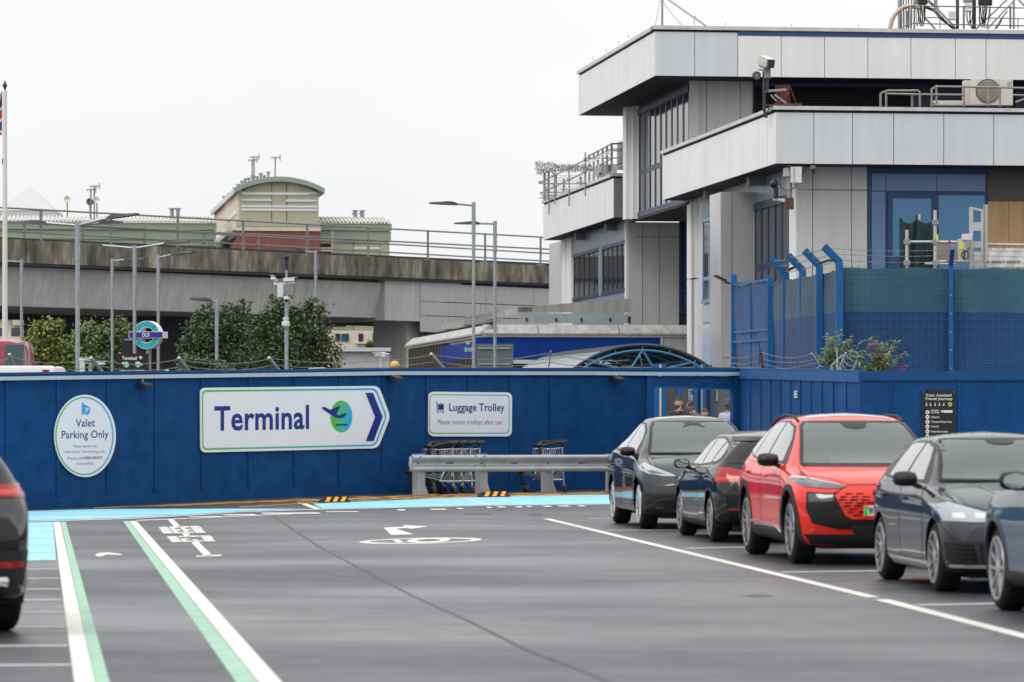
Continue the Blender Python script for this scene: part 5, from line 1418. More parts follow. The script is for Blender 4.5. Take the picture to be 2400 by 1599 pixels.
# ---- dark grey hatchback facing us ----
S4 = dict(S3); S4.update(L=4.26, W=1.79, FO=.85, WB=2.63, rt=.32, Ra=.36,
  zt=[(0,.68),(.05,.74),(.2,.81),(.6,.90),(1.05,.985),(1.2,1.015),(1.32,1.06),(1.7,1.28),(2.0,1.405),(2.25,1.455),(2.7,1.475),(3.2,1.46),(3.7,1.41),(3.9,1.35),(4.02,1.15),(4.12,.98),(4.2,.88),(4.26,.8)],
  zs=[(0,.58),(.1,.68),(.3,.77),(.8,.885),(1.3,.94),(2.2,.955),(3.2,.975),(3.8,.98),(4.05,.92),(4.26,.75)],
  pf=[(.2,.12),(.32,.03),(.48,.0),(.6,.01),(.72,.08),(.85,.2)], kf=.32,
  crown=[(0,.03),(.3,.045),(1.2,.045),(1.4,.03),(2.2,.05),(3,.06),(3.9,.05),(4.26,.04)])
gr2 = paint('paint_slate_grey', (.022,.025,.031))
c = Car('grey_hatchback', 'slate grey hatchback with clear headlights parked nose out ahead of the red SUV', 'car', S4, gr2, (4.765, 35.65), (.092, -.995))
c.wheels(5, 'alloy_d', .055, rr=.235, width=.225, spin=.1, spokew=.032); P = c.patch
c.screen([(-.70,1.02),(.70,1.02),(.59,1.345),(.53,1.398),(-.53,1.398),(-.59,1.345)], 1.3)
P('F', [(-.15,1.395),(.15,1.395),(.12,1.36),(.05,1.345),(-.05,1.345),(-.12,1.36)], M['trim'], .014, 'sensor_pod')
win = [(1.42,.99),(1.7,1.17),(2.0,1.33),(2.35,1.385),(3.0,1.385),(3.45,1.33),(3.7,1.19),(3.68,1.05),(3.4,1.02),(2.4,.995)]
P('R', win, M['trim'], .004, 'window_surround', mirror=True)
for q in ([(1.62,1.02),(1.85,1.2),(2.05,1.315),(2.4,1.358),(2.45,1.358),(2.45,1.02)], [(2.53,1.025),(2.53,1.36),(3.0,1.355),(3.22,1.335),(3.27,1.04)]): P('R', q, M['car_glass_dark'], .009, 'window', mirror=True)
c.doors([[(1.42,.93),(1.33,.72),(1.35,.4),(1.43,.29),(2.42,.29),(2.46,.5),(2.49,.97),(2.0,.955)], [(2.51,.97),(2.48,.5),(2.44,.29),(3.0,.29),(3.07,.42),(3.27,.66),(3.41,.85),(3.44,.99),(3.0,.98)]], gr2, [(2.26,.835),(3.2,.855)], M['trim'])
P('R', [(1.2,.19),(1.22,.26),(3.0,.26),(3.03,.19)], M['alloy'], .012, 'sill', mirror=True)
lh = P('F', [(-.87,.81),(-.80,.835),(-.60,.775),(-.36,.70),(-.36,.665),(-.60,.655),(-.85,.665)], M['lamp'], .008, 'headlight', .04, mirror=True)
for y in (-.73,-.55): P('F', [(y-.05,.74),(y+.04,.732),(y+.045,.685),(y-.055,.69)], M['alloy'], .011, 'lamp_bezel', .03, mirror=True)
P('F', [(-.36,.715),(.36,.715),(.36,.655),(-.36,.655)], M['trim'], .008, 'grille')
P('F', [(-.36,.665),(.36,.665),(.36,.655),(-.36,.655)], M['tail'], .012, 'grille_strip', mirror=False)
B = MB(); h = c.ray('F', 0, .70); B.lathe([(0,.012),(.05,.012),(.055,.0)], 24, Matrix.Translation(h[0]+Vector((.004,0,0))) @ Matrix.Rotation(pi/2, 4, 'Y')); B.build('emblem', M['chrome'], c.root)
P('F', [(-.60,.46),(.60,.46),(.54,.28),(-.54,.28)], M['trim'], .008, 'intake')
P('F', [(-.85,.47),(-.64,.46),(-.60,.29),(-.83,.31)], M['trim'], .008, 'side_intake', mirror=True)
for z in (.435,.395,.355,.315): P('F', [(-.835,z),(-.63,z-.006),(-.63,z-.016),(-.835,z-.012)], M['clad'], .014, 'intake_slat', mirror=True)
P('F', [(-.86,.265),(.86,.265),(.84,.245),(-.84,.245)], M['alloy'], .012, 'lip'); P('F', [(-.84,.235),(.84,.235),(.80,.19),(-.80,.19)], M['trim'], .008, 'lower_bumper')
c.line('F', [(-.80,.845),(-.34,.725),(.34,.725),(.80,.845)], .01, M['dark'], .003, 'bonnet_seam')
c.line('F', [(-.40,.98),(-.24,.84),(-.22,.74)], .012, gr2, .006, 'bonnet_crease'); c.line('F', [(.40,.98),(.24,.84),(.22,.74)], .012, gr2, .006, 'bonnet_crease')
for sd in (-1, 1): c.line('T', [(.3,sd*.70),(.8,sd*.74),(1.22,sd*.73)], .01, M['dark'], .003, 'bonnet_seam')
c.plate('F', .545)
c.mirror(1.66, .97, 1.03, M['clad'], sc_=1.1)
P('B', [(-.66,1.04),(.66,1.04),(.54,1.32),(-.54,1.32)], M['rear_glass'], .005, 'rear_window'); P('B', [(-.86,.93),(-.5,.92),(-.5,.80),(-.86,.79)], M['tail'], .007, 'tail_light', mirror=True)
c.place()

# ---- blue grey crossover at the right edge, facing away ----
S5 = dict(SUV); S5.update(L=4.55, W=1.86, FO=.87, WB=2.70, rt=.352, Ra=.40,
  zt=[(0,.82),(.05,.90),(.15,.95),(.5,1.0),(1.0,1.05),(1.15,1.08),(1.28,1.13),(1.65,1.36),(2.0,1.53),(2.25,1.60),(2.7,1.63),(3.3,1.615),(3.9,1.55),(4.1,1.48),(4.3,1.22),(4.42,1.02),(4.5,.95),(4.55,.88)],
  zs=[(0,.74),(.1,.88),(.3,.935),(.8,.975),(1.3,1.0),(2.2,1.02),(3.2,1.04),(3.9,1.06),(4.3,1.0),(4.55,.82)],
  wm=[(0,.78),(.1,.84),(.25,.885),(.5,.915),(.9,.928),(2.3,.915),(3.4,.928),(4.0,.915),(4.35,.87),(4.55,.78)],
  ws=[(0,.72),(.1,.78),(.3,.83),(.8,.88),(1.4,.885),(2.4,.875),(3.4,.885),(4.0,.86),(4.55,.7)])
bg_ = paint('paint_blue_grey', (.05,.085,.12))
c = Car('blue_grey_crossover', 'blue grey crossover cut off by the right edge with its front wheel showing', 'car', S5, bg_, (4.955, 32.25), (-.1, .995))
c.wheels(5, 'alloy_m', .065, rr=.262, width=.24, spin=.35, spokew=.04); P = c.patch
c.archtrim(.045, mat('arch_grey', (.035,.042,.05), .5))
P('R', [(1.45,1.05),(1.62,1.17),(1.95,1.38),(2.2,1.50),(2.7,1.545),(3.3,1.53),(3.8,1.43),(4.0,1.28),(3.6,1.11),(2.6,1.07)], M['car_glass_dark'], .005, 'window', mirror=True)
c.doors([[(1.46,1.01),(1.38,.80),(1.40,.48),(1.50,.36),(2.5,.36),(2.54,.6),(2.56,1.05),(2.2,1.035)], [(2.58,1.05),(2.56,.6),(2.52,.36),(3.12,.36),(3.2,.52),(3.44,.8),(3.6,.98),(3.62,1.06),(3.1,1.055)]], bg_, [(2.3,.92),(3.4,.94)])
P('R', [(1.30,.24),(1.32,.35),(3.1,.37),(3.13,.25)], M['clad'], .012, 'sill', mirror=True)
P('F', [(-.86,.93),(-.5,.86),(-.5,.79),(-.86,.80)], M['lamp'], .008, 'headlight', mirror=True); P('F', [(-.7,.6),(.7,.6),(.6,.3),(-.6,.3)], M['trim'], .008, 'intake')
P('F', [(-.70,1.06),(.70,1.06),(.56,1.50),(-.56,1.50)], M['car_glass'], .006, 'windscreen')
P('B', [(-.62,1.08),(.62,1.08),(.52,1.42),(-.52,1.42)], M['rear_glass'], .005, 'rear_window'); P('B', [(-.86,.95),(-.4,.93),(-.4,.86),(-.86,.86)], M['tail'], .007, 'tail_light', mirror=True)
c.plate('B', .70); c.mirror(1.72, .95, 1.10, M['trim'], sc_=1.2)
c.place()

# ---- black SUV at the left edge, its tail towards us ----
S6 = dict(SUV); S6.update(L=4.9, W=1.98, FO=.9, WB=2.95)
bk2 = paint('paint_black_suv', (.005,.005,.007))
rc = Vector((-4.34, 27.9, 0)); fv = Vector((-.33, .944, 0)).normalized()
S6['zt'] = [(a*4.9/4.77, z*1.03) for a, z in SUV['zt']]
for k in ('zs','zb','wm','ws','wt','crown'): S6[k] = [(a*4.9/4.77, v) for a, v in SUV[k]]
S6['zs'] = [(a, v*1.04) for a, v in S6['zs']]
ax = rc+fv*(4.9-.9)
c = Car('black_suv', 'black SUV cut off by the left edge with a red tail light', 'car', S6, bk2, (ax.x, ax.y), (fv.x, fv.y))
c.wheels(5, 'alloy_d', .05, rr=.275, width=.255); P = c.patch
P('B', [(-.93,1.12),(-.80,1.13),(-.35,1.10),(-.35,1.05),(-.70,1.03),(-.93,1.02)], M['tail'], .008, 'tail_light', .04, mirror=True)
P('B', [(-.92,1.09),(-.45,1.07),(-.45,1.05),(-.92,1.04)], M['tail_b'], .012, 'light_bar', .04, mirror=True)
P('B', [(-.84,.56),(-.52,.56),(-.52,.515),(-.84,.515)], M['tail'], .012, 'reflector', .04, mirror=True)
P('B', [(-.9,.64),(.9,.64),(.86,.38),(-.86,.38)], M['clad'], .008, 'lower_bumper')
P('B', [(-.66,1.16),(.66,1.16),(.54,1.50),(-.54,1.50)], M['rear_glass'], .006, 'rear_window')
P('R', [(1.6,1.13),(2.0,1.40),(2.25,1.53),(2.7,1.585),(3.4,1.575),(3.9,1.50),(4.25,1.32),(4.1,1.23),(2.6,1.14)], M['car_glass_dark'], .005, 'window', mirror=True)
c.doors([[(1.55,1.10),(1.45,.82),(1.47,.5),(1.58,.38),(2.72,.38),(2.76,.6),(2.78,1.11),(2.2,1.1)], [(2.80,1.11),(2.78,.6),(2.74,.38),(3.42,.38),(3.5,.58),(3.75,.85),(3.92,1.03),(3.94,1.13),(3.3,1.12)]], bk2, [(2.5,.97),(3.68,1.0)])
c.archtrim(.05, M['clad'])
for sd in (-1, 1):
    h = c.ray('B', sd*.62, .42); B = MB(); B.bbox(h[0].x-.03, h[0].x+.15, sd*.62-.10, sd*.62+.10, .37, .45, b=.03); B.build('exhaust_pipe', M['chrome'], c.root, True)
c.plate('B', .85); c.mirror(1.8, 1.05, 1.2, M['trim'], sc_=1.15)
P('F', [(-.93,.95),(-.5,.88),(-.5,.80),(-.93,.82)], M['lamp'], .008, 'headlight', mirror=True)
c.place()
# ---------- viaduct ----------
va, vb = xy(-260, 163.5), xy(1330, 204.3)
VD = (vb-va).normalized(); VN = Vector((VD.y, -VD.x, 0)); VL = (vb-va).length
vx = lambda px, off=0: s_at(va+VN*off, VD, px)
M['conc_dirty'] = mat('concrete_stained', (.20,.18,.15), .9, var=.25, vscale=.5, bump=.3, bscale=3)
N_, L, b = nodes(M['conc_dirty']); nt = M['conc_dirty'].node_tree
tc = N_.new('ShaderNodeTexCoord'); mp = N_.new('ShaderNodeMapping'); mp.inputs['Scale'].default_value = (1.1, 1.1, .32)
n1 = N_.new('ShaderNodeTexNoise'); n1.inputs['Scale'].default_value = 1.3; n1.inputs['Detail'].default_value = 8; n1.inputs['Roughness'].default_value = .65
L(tc.outputs['Object'], mp.inputs['Vector']); L(mp.outputs['Vector'], n1.inputs['Vector'])
cr = N_.new('ShaderNodeValToRGB'); e = cr.color_ramp.elements
e[0].position, e[0].color = .36, (.05,.045,.035,1); e[1].position, e[1].color = .70, (.42,.36,.28,1); k = e.new(.52); k.color = (.17,.15,.115,1)
L(n1.outputs['Fac'], cr.inputs['Fac']); L(cr.outputs['Color'], b.inputs['Base Color'])
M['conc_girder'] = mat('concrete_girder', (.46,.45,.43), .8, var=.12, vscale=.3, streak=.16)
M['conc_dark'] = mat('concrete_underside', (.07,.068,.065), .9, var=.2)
vd = thing('railway_viaduct', 'long stained concrete railway viaduct crossing behind the car park', 'viaduct', va)
B = MB()
def vz(s, za, zb): return za+(zb-za)*s/VL
zp1 = (9.32, 9.45); zp0 = (8.27, 8.52); zg = (6.42, 6.42)
def vstrip(B, s0, s1, zlo, zhi, t0, t1):
    vs = []
    for s in (s0, s1):
        for t in (t0, t1):
            for z in (vz(s, *zlo), vz(s, *zhi)):
                q = va+VD*s+VN*t; vs.append((q.x, q.y, z))
    B.add(vs, [(0,1,3,2)[::-1],(4,6,7,5)[::-1],(0,4,5,1)[::-1],(2,3,7,6)[::-1],(0,2,6,4)[::-1],(1,5,7,3)[::-1]])
joints = [0]+[vx(x) for x in (57,219,378,533,683,829,970,1105,1238)]+[VL]
for a, c_ in zip(joints, joints[1:]): vstrip(B, a+.02, c_-.02, zp0, zp1, -.3, .1)
B.build('parapet', M['conc_dirty'], vd)
B = MB(); vstrip(B, 0, VL, (zp0[0]-.12, zp0[1]-.12), zp0, -.5, .05); vstrip(B, 0, VL, (9.2, 9.35), (9.42, 9.62), -.9, -.55); B.build('string_course', mat('concrete_dark', (.05,.05,.048), .9, var=.2), vd)
B = MB(); sg0 = vx(700); sg1 = vx(909); sg2 = vx(1007)
for a, c_ in ((0, vx(735)),(vx(735)+.03, sg1)):
    q = []
    for s in (a, c_):
        for t, z in ((-.35, zp0[0]-.1), (-.75, 6.42), (-9.5, 6.42), (-9.9, 8.3)):
            p = va+VD*s+VN*t; q.append(Vector((p.x, p.y, z)))
    B.add(q, [(0,1,5,4),(1,2,6,5),(2,3,7,6),(3,0,4,7),(3,2,1,0),(4,5,6,7)])
B.build('girder', M['conc_girder'], vd)
B = MB()   # pier head: deeper, flaring block
q = []
for s, sb in ((sg1, sg1), (sg2+3.0, sg2-.5)):
    for t in (-.2, -9.5):
        for z, ss in ((6.3, sb), (zp0[0]+.05, s)):
            p = va+VD*ss+VN*t; q.append(Vector((p.x, p.y, z)))
B.add(q, [(0,4,5,1),(1,5,7,3),(2,3,7,6),(0,2,6,4),(0,1,3,2),(4,6,7,5)])
B.build('pier_head', M['conc_girder'], vd)
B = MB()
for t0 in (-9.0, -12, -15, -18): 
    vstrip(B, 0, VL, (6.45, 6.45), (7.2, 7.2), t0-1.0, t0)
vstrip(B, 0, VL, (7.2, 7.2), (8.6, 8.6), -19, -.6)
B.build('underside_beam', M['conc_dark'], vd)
def pier(x0, x1, t0, t1, z1, m):
    B = MB(); s0, s1 = vx(x0, t1), vx(x1, t1); vstrip(B, s0, s1, (0,0), (z1,z1), t0, t1); return B.build('pier', m, vd)
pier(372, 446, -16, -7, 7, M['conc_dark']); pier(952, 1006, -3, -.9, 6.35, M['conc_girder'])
M['rail_gal'] = mat('railing_galvanised', (.20,.20,.20), .6, .2, var=.15)
def railing(posts, off, ztop, hts, label, r=.045):
    t = thing('railing', label, 'railing', va+VN*off+Zv*9)
    for x in posts:
        s = vx(x, off); p = va+VD*s+VN*off; zt = vz(s, *ztop)
        B = MB(); B.bar(p+Zv*(zt-1.50), p+Zv*zt, .11, .10); B.bar(p+Zv*(zt-1.50)-VD*.3, p+Zv*(zt-1.50)+VD*.3, .16, .06); B.build('post', M['rail_gal'], t)
    for h in hts:
        B = MB(); s0, s1 = 0, vx(1318, off)
        B.tube([va+VD*s+VN*off+Zv*(vz(s, *ztop)-h) for s in (s0, (s0+s1)/2, s1)], r, 6); B.build('rail', M['rail_gal'], t)
railing((-68,96,260,417,570,720,863,1003,1137,1267), -.15, (10.72, 11.0), (.04,.66), 'grey post and rail guard railing on the near edge of the viaduct')
railing((-90,57,195,339,478,606), -8.2, (10.75,10.75), (.06,.5,.98), 'second grey guard railing standing along the far side of the viaduct deck')

# pale panelled station wall under the right end of the viaduct
sb_ = va+VN*.0
B = MB()
stw = thing('station_wall', 'pale grey panelled wall under the right end of the viaduct', 'wall', xy(1150, 199))
Sw2 = xy(1000, 194.5); sq = lambda x: s_at(Sw2, VD, x)
Bb = MB(); block(Bb, Sw2, VD, VN, sq(1008), sq(1330), 2.5, 8.6, -.4, -.05); Bb.build('backing', M['backing'], stw)
B = MB(); zl = [zat(on(Sw2,VD,1100), y) for y in (782,743.5,711,668)]
for i in range(3):
    br = [sq(985),sq(1139),sq(1251),sq(1330)] if i == 2 else [sq(985),sq(1127),sq(1139),sq(1251),sq(1330)]
    clad(B, Sw2, VD, VN, br, zl[i]+.02, zl[i+1]-.02, gap=.04, t0=-.05, t1=0)
B.build('panel', mat('station_panel', (.40,.40,.39), .6, var=.05, streak=.06), stw)

# ---------- apartment blocks behind ----------
M['olive'] = mat('olive_render', (.39,.375,.27), .75, var=.05, vscale=.4, streak=.10)
M['sage'] = mat('sage_render', (.37,.41,.31), .75, var=.05, vscale=.4, streak=.08)
M['green_tr'] = mat('green_flashing', (.26,.32,.24), .6, var=.06)
M['cream'] = mat('cream_render', (.62,.56,.43), .8, var=.06, streak=.08)
M['brick'] = mat('red_brick', (.20,.068,.052), .85, var=.12, vscale=2, bump=.2, bscale=8)
M['roofw'] = mat('roof_sheet_pale', (.56,.54,.49), .5, var=.06, streak=.1)
M['band_w'] = mat('white_band', (.66,.66,.65), .6)
def fx(P, x): return s_at(P, U, x)
Tw = xy(562, 300)
tw = thing('apartment_tower', 'olive apartment block with arched green roof edge and red brick below', 'apartment block', Tw)
def barrel(P, dr, x0, x1, zs, zt, depth, m, name, par, over=.3, n=22):
    """barrel roof: arc across dr, running back along V"""
    a, b = x0, x1; c_ = (a+b)/2; hwid = (b-a)/2+over; rise = zt-zs; Rc = (hwid**2+rise**2)/(2*rise)
    am = math.asin(hwid/Rc); pts = []
    for k in range(n+1):
        an = -am+2*am*k/n; pts.append(P+dr*(c_+Rc*math.sin(an))+Zv*(zt-Rc+Rc*math.cos(an)))
    return pts
wT = fx(Tw, 746.5); zS, zA = zat(Tw, 452), zat(Tw, 424)
DT = 34.0
poly = [Tw+Zv*zat(Tw,530), Tw+U*wT+Zv*zat(Tw,530)]+barrel(Tw, U, 0, wT, zS, zA, DT, None, '', None, 0)[::-1]
B = MB(); B.prism(poly, V*DT); B.build('wall', M['olive'], tw)
o_ = barrel(Tw, U, 0, wT, zat(Tw,441), zat(Tw,414), DT, None, '', None, .45); i_ = barrel(Tw, U, 0, wT, zat(Tw,453), zat(Tw,425.5), DT, None, '', None, .45)
B = MB(); B.prism([p+NF*.5 for p in o_+i_[::-1]], V*.55); B.build('roof_edge', M['green_tr'], tw)
B = MB(); o2 = [p+V*.05 for p in o_]; i2 = [p+V*.05 for p in i_]; B.prism(o2+i2[::-1], V*(DT+1)); B.build('roof', M['roofw'], tw)
def band(P, x0, x1, y0, y1, par, t=.06, nm='stripe', m='band_w'):
    B = MB(); block(B, P, U, NF, fx(P,x0), fx(P,x1), zat(P,y1), zat(P,y0), -.02, t); B.build(nm, M[m], par)
for q in ((565,725,450.5,456.5),(725,743.5,449,454),(565,637,466.5,471),(670.5,743.5,467,472),(565,743.5,481,486),(565,743.5,488.5,494)): band(Tw, *q, tw)
B = MB()
for x in (636.5, 671.5): block(B, Tw, U, NF, fx(Tw,x)-.02, fx(Tw,x)+.03, zat(Tw,530), zat(Tw,426), -.02, .02)
B.build('panel_joint', M['backing'], tw)
band(Tw, 553, 751, 520, 530.5, tw, .25, 'ledge', 'sage'); band(Tw, 553, 751, 530.5, 541, tw, .2, 'cornice', 'cream')
B = MB(); block(B, Tw, U, NF, fx(Tw,554), fx(Tw,750), 9.5, zat(Tw,541.5), -DT*.4, .1); B.build('brick_base', M['brick'], tw); B = MB(); block(B, Tw, U, NF, fx(Tw,554), fx(Tw,750), 0, 9.48, -DT*.4, .05); B.build('dark_backdrop', M['conc_dark'], tw)  # dark block added for the viaduct's gloom, closing bright gaps behind trees
B = MB(); block(B, Tw, V, NS, .1, DT, 0, zS+.4, -.2, .15); B.build('side_wall', M['cream'], tw)
for z0, z1, a, b_ in ((zS-1.6,zS-1.2,1,14),(zS-2.4,zS-2.0,13,22),(zS-2.4,zS-2.0,24,33)):
    B = MB(); block(B, Tw, V, NS, a, b_, z0, z1, .1, .2); B.build('stripe', M['band_w'], tw)
B = MB(); block(B, Tw, V, NS, .2, DT, zS-3.5, zS-2.9, .1, .5); block(B, Tw, V, NS, .2, DT, zS-7.0, zS-6.7, .1, .7); B.build('gutter_band', mat('slate_band', (.09,.09,.09), .6), tw)
for k in range(14):
    B = MB(); block(B, Tw, V, NS, 1.2+k*2.3, 2.3+k*2.3, 9.0, zS-7.3, .1, .22); B.build('window', M['glass_d'], tw)
# flue pipes and aerials on the tower
for x, y0, y1 in ((525,472,459),(536,466,453),(549,448,439.5),(558,441,431),(567,436,423.5),(575,430,418),(583,428,416.5),(592,424,411),(602,420,413),(611,418,405.5),(619.5,416,411),(629,415.5,402)):
    d = 326 if x < 550 else 312
    p = xy(x, d); B = MB(); B.tube([p+Zv*(zat(p,y0)-1.2), p+Zv*zat(p,y1)], .10, 8); B.tube([p+Zv*(zat(p,y1)-.14), p+Zv*zat(p,y1)], .16, 8); B.build('flue_pipe', M['galv_d'], tw)
def aerial(x, y0, y1, d, label, dish=False):
    p = xy(x, d); t = thing('tv_aerial', label, 'aerial', p+Zv*zat(p, y0), 'aerials on the apartment roofs')
    B = MB(); B.tube([p+Zv*(zat(p,y0)-.5), p+Zv*zat(p,y1)], .07, 6); B.build('mast', M['galv_d'], t)
    B = MB(); zt = zat(p, y1); B.tube([p+Zv*zt-U*.35, p+Zv*(zt+.05)+U*.4], .04, 5)
    for k in range(7): B.tube([p+Zv*(zt)+U*(-.33+.11*k)-Zv*.12-V*.3, p+Zv*zt+U*(-.33+.11*k)+Zv*.12+V*.3], .02, 4)
    B.tube([p+Zv*(zt-.25)+U*.4, p+Zv*(zt+.3)+U*.4], .035, 4)
    B.build('boom', M['galv_d'], t)
aerial(595.5, 420, 368.5, 312, 'taller tv aerial of the pair above the arched roof'); aerial(591, 420, 376, 312, 'shorter tv aerial of the pair above the arched roof'); aerial(645, 415, 370, 303, 'lone tv aerial on top of the arched roof')
aerial(221, 500, 437, 304, 'tall tv aerial between the two satellite dishes'); aerial(213, 500, 445, 304, 'short tv aerial beside the dark satellite dish')
def dish(x, y, r, d, label, m):
    p = xy(x, d)+Zv*zat(xy(x, d), y); t = thing('satellite_dish', label, 'satellite dish', p, 'satellite dishes on the low roof')
    B = MB(); A_ = Matrix.Translation(p) @ Matrix.Rotation(.4, 4, 'Z') @ Matrix.Rotation(pi/2-.25, 4, 'X')
    B.lathe([(0,-.12),(r*.5,-.09),(r,.0),(r,.03),(r*.5,-.06),(0,-.09)], 20, A_); B.build('reflector', m, t, True)
    B = MB(); B.tube([p-Zv*(r*.4)+V*.15, Vector((p.x, p.y+.15, zat(xy(x,d),500)-.3))], .06, 6); B.build('mast', M['galv_d'], t)
dish(157.5, 467, .24*1.0+.02, 304, 'cream satellite dish on a short mast above the low roof', M['cream']); dish(210.5, 473.5, .30, 304, 'brown satellite dish turned side on above the low roof', mat('dish_brown', (.16,.10,.07), .6)); dish(227, 469.5, .26, 304, 'white satellite dish beside the tall aerial', M['band_w'])

def wing(name, label, x0, x1, ztop_y, eave_y, d, ribs, y_bot_facade, side=1):
    P = xy(x0, d); w = thing(name, label, 'apartment block', P)
    a, b = 0, fx(P, x1); z1, z0 = zat(P, ztop_y), zat(P, eave_y)
    B = MB(); n = 8; dep = 12.0
    ring = lambda s: [P+U*s+V*(-.4+dep*.5*(1-math.cos(pi*k/n*.5*2*.5)))+Zv*(z0+(z1-z0)*math.sin(pi/2*k/n)) for k in range(n+1)]
    N = ribs
    for i in range(N):
        s0 = a+(b-a)*i/N; s1 = a+(b-a)*(i+1)/N
        r0, r1 = ring(s0+.04), ring(s1-.04)
        for k in range(n): B.add([r0[k], r1[k], r1[k+1], r0[k+1]], [(0,1,2,3)])
        r0 = [p+Zv*.14+NF*.08 for p in ring(s0-.05)]; r1 = [p+Zv*.14+NF*.08 for p in ring(s0+.05)]; rb = ring(s0-.05); rc_ = ring(s0+.05)
        for k in range(n): B.add([r0[k], r1[k], r1[k+1], r0[k+1]], [(0,1,2,3)]); B.add([rb[k], r0[k], r0[k+1], rb[k+1]], [(0,1,2,3)]); B.add([r1[k], rc_[k], rc_[k+1], r1[k+1]], [(0,1,2,3)])
    e = ring(b); B.add(e+[P+U*b+V*11+Zv*z1, P+U*b+V*11+Zv*z0], [tuple(range(len(e)+2))])
    B.add([ring(a)[-1], ring(b)[-1], ring(b)[-1]+V*6, ring(a)[-1]+V*6], [(0,1,2,3)])
    B.build('roof', M['roofw'], w)
    B = MB(); block(B, P, U, NF, a, b, 0, z0, -11, 0); B.build('wall', M['olive' if side > 0 else 'sage'], w)
    B = MB(); block(B, P, U, NF, a, b+.15, z0-.55, z0, 0, .3); block(B, P, U, NF, a, b+.1, z0-.55-.75, z0-.6, 0, .16); B.build('eaves_band', M['green_tr'], w)
    return w, P
w, P = wing('apartment_wing', 'olive apartment wing with ribbed pale roof to the right of the arched tower', 748, 913, 506, 524, 303, 19, 0)
band(P, 828.6, 891, 546, 551, w); band(P, 828.6, 891, 579, 583.5, w)
band(P, 780, 890, 563, 569, w, .1, 'flashing', 'green_tr')
B = MB(); block(B, P, U, NF, fx(P,751), fx(P,780), 8, zat(P,538), 0, .02); B.build('balcony_recess', M['backing'], w)
B = MB()
for k in range(7): block(B, P, U, NF, fx(P,752)+k*.14, fx(P,752)+k*.14+.06, zat(P,572), zat(P,549), .02, .12)
block(B, P, U, NF, fx(P,776), fx(P,780), 8, zat(P,538), .02, .2); block(B, P, U, NF, fx(P,751), fx(P,776), zat(P,590), zat(P,580), .02, .2); B.build('balcony', M['cream'], w)
for x in (832.5, 849):
    p = xy(x, 306); B = MB(); B.tube([p+Zv*(zat(p,507)-.4), p+Zv*zat(p,493.5)], .16, 8); B.tube([p+Zv*(zat(p,495)), p+Zv*zat(p,493)], .26, 8); B.tube([p+Zv*zat(p,501)-U*.25, p+Zv*zat(p,501)], .08, 6); B.build('flue_pipe', M['galv_d'], w)
B = MB()
for x in (828.5, 890): block(B, P, U, NF, fx(P,x)-.02, fx(P,x)+.03, 8, zat(P,536), 0, .02)
B.build('panel_joint', M['backing'], w)
w, P = wing('apartment_wing', 'long sage green apartment wing with ribbed pale roof along the left skyline', -260, 503, 500, 519, 304, 84, 0, -1)
for x0, x1 in ((140,287),(326,350),(400,480),(-40,60)): band(P, x0, x1, 541, 545.5, w)
band(P, -260, 503, 566, 572, w, .12, 'flashing', 'green_tr')
for x in (403, 417):
    p = xy(x, 308); B = MB(); B.tube([p+Zv*(zat(p,503)-.4), p+Zv*zat(p,489)], .16, 8); B.tube([p+Zv*(zat(p,491)), p+Zv*zat(p,488)], .26, 8); B.build('flue_pipe', M['galv_d'], w)
B = MB(); block(B, P, U, NF, fx(P,-260), fx(P,503), 0, zat(P,612), 0, .12); B.build('cream_wall', M['cream'], w)
B = MB(); block(B, P, U, NF, fx(P,-260), fx(P,503), zat(P,745)+.0, zat(P,745)+.35, .12, .5); block(B, P, U, NF, fx(P,-260), fx(P,503), zat(P,793)-.2, zat(P,793)+.15, .12, .5); B.build('balcony_slab', M['roofw'], w)
for k in range(26):
    s = fx(P, -60)+k*1.45
    B = MB(); block(B, P, U, NF, s, s+.85, zat(P,788), zat(P,768), .12, .2); B.build('window', M['glass_d'], w)
    if k % 2 == 0:
        B = MB(); block(B, P, U, NF, s+.1, s+1.2, zat(P,762), zat(P,748), .3, .45); B.build('balcony_panel', mat('pale_green_panel', (.50,.52,.33), .6) if k == 0 else bpy.data.materials['pale_green_panel'], w)
        B = MB(); block(B, P, U, NF, s, s+.9, zat(P,840), zat(P,812), .12, .2); B.build('window', M['glass_d'], w)
# lower houses seen under the viaduct at right
hs = xy(760, 275); w = thing('house_row', 'cream houses with small windows seen under the viaduct behind the hut', 'house', hs)
B = MB(); block(B, hs, U, NF, 0, fx(hs, 960), 0, zat(hs, 775), -8, 0); B.build('wall', M['cream'], w)
for i, x in enumerate((786,800,812,840,872,893,915)):
    B = MB(); block(B, hs, U, NF, fx(hs,x), fx(hs,x+ (11 if i != 2 else 5)), zat(hs,800), zat(hs,782), 0, .08); B.build('window', M['glass_b'] if i % 3 == 1 else M['glass_d'], w)
B = MB()
for x in (833, 866, 905): block(B, hs, U, NF, fx(hs,x), fx(hs,x)+.2, 0, zat(hs,776), 0, .15)
block(B, hs, U, NF, fx(hs,832), fx(hs,868), zat(hs,806), zat(hs,803), 0, .3); B.build('pilaster', M['roofw'], w)

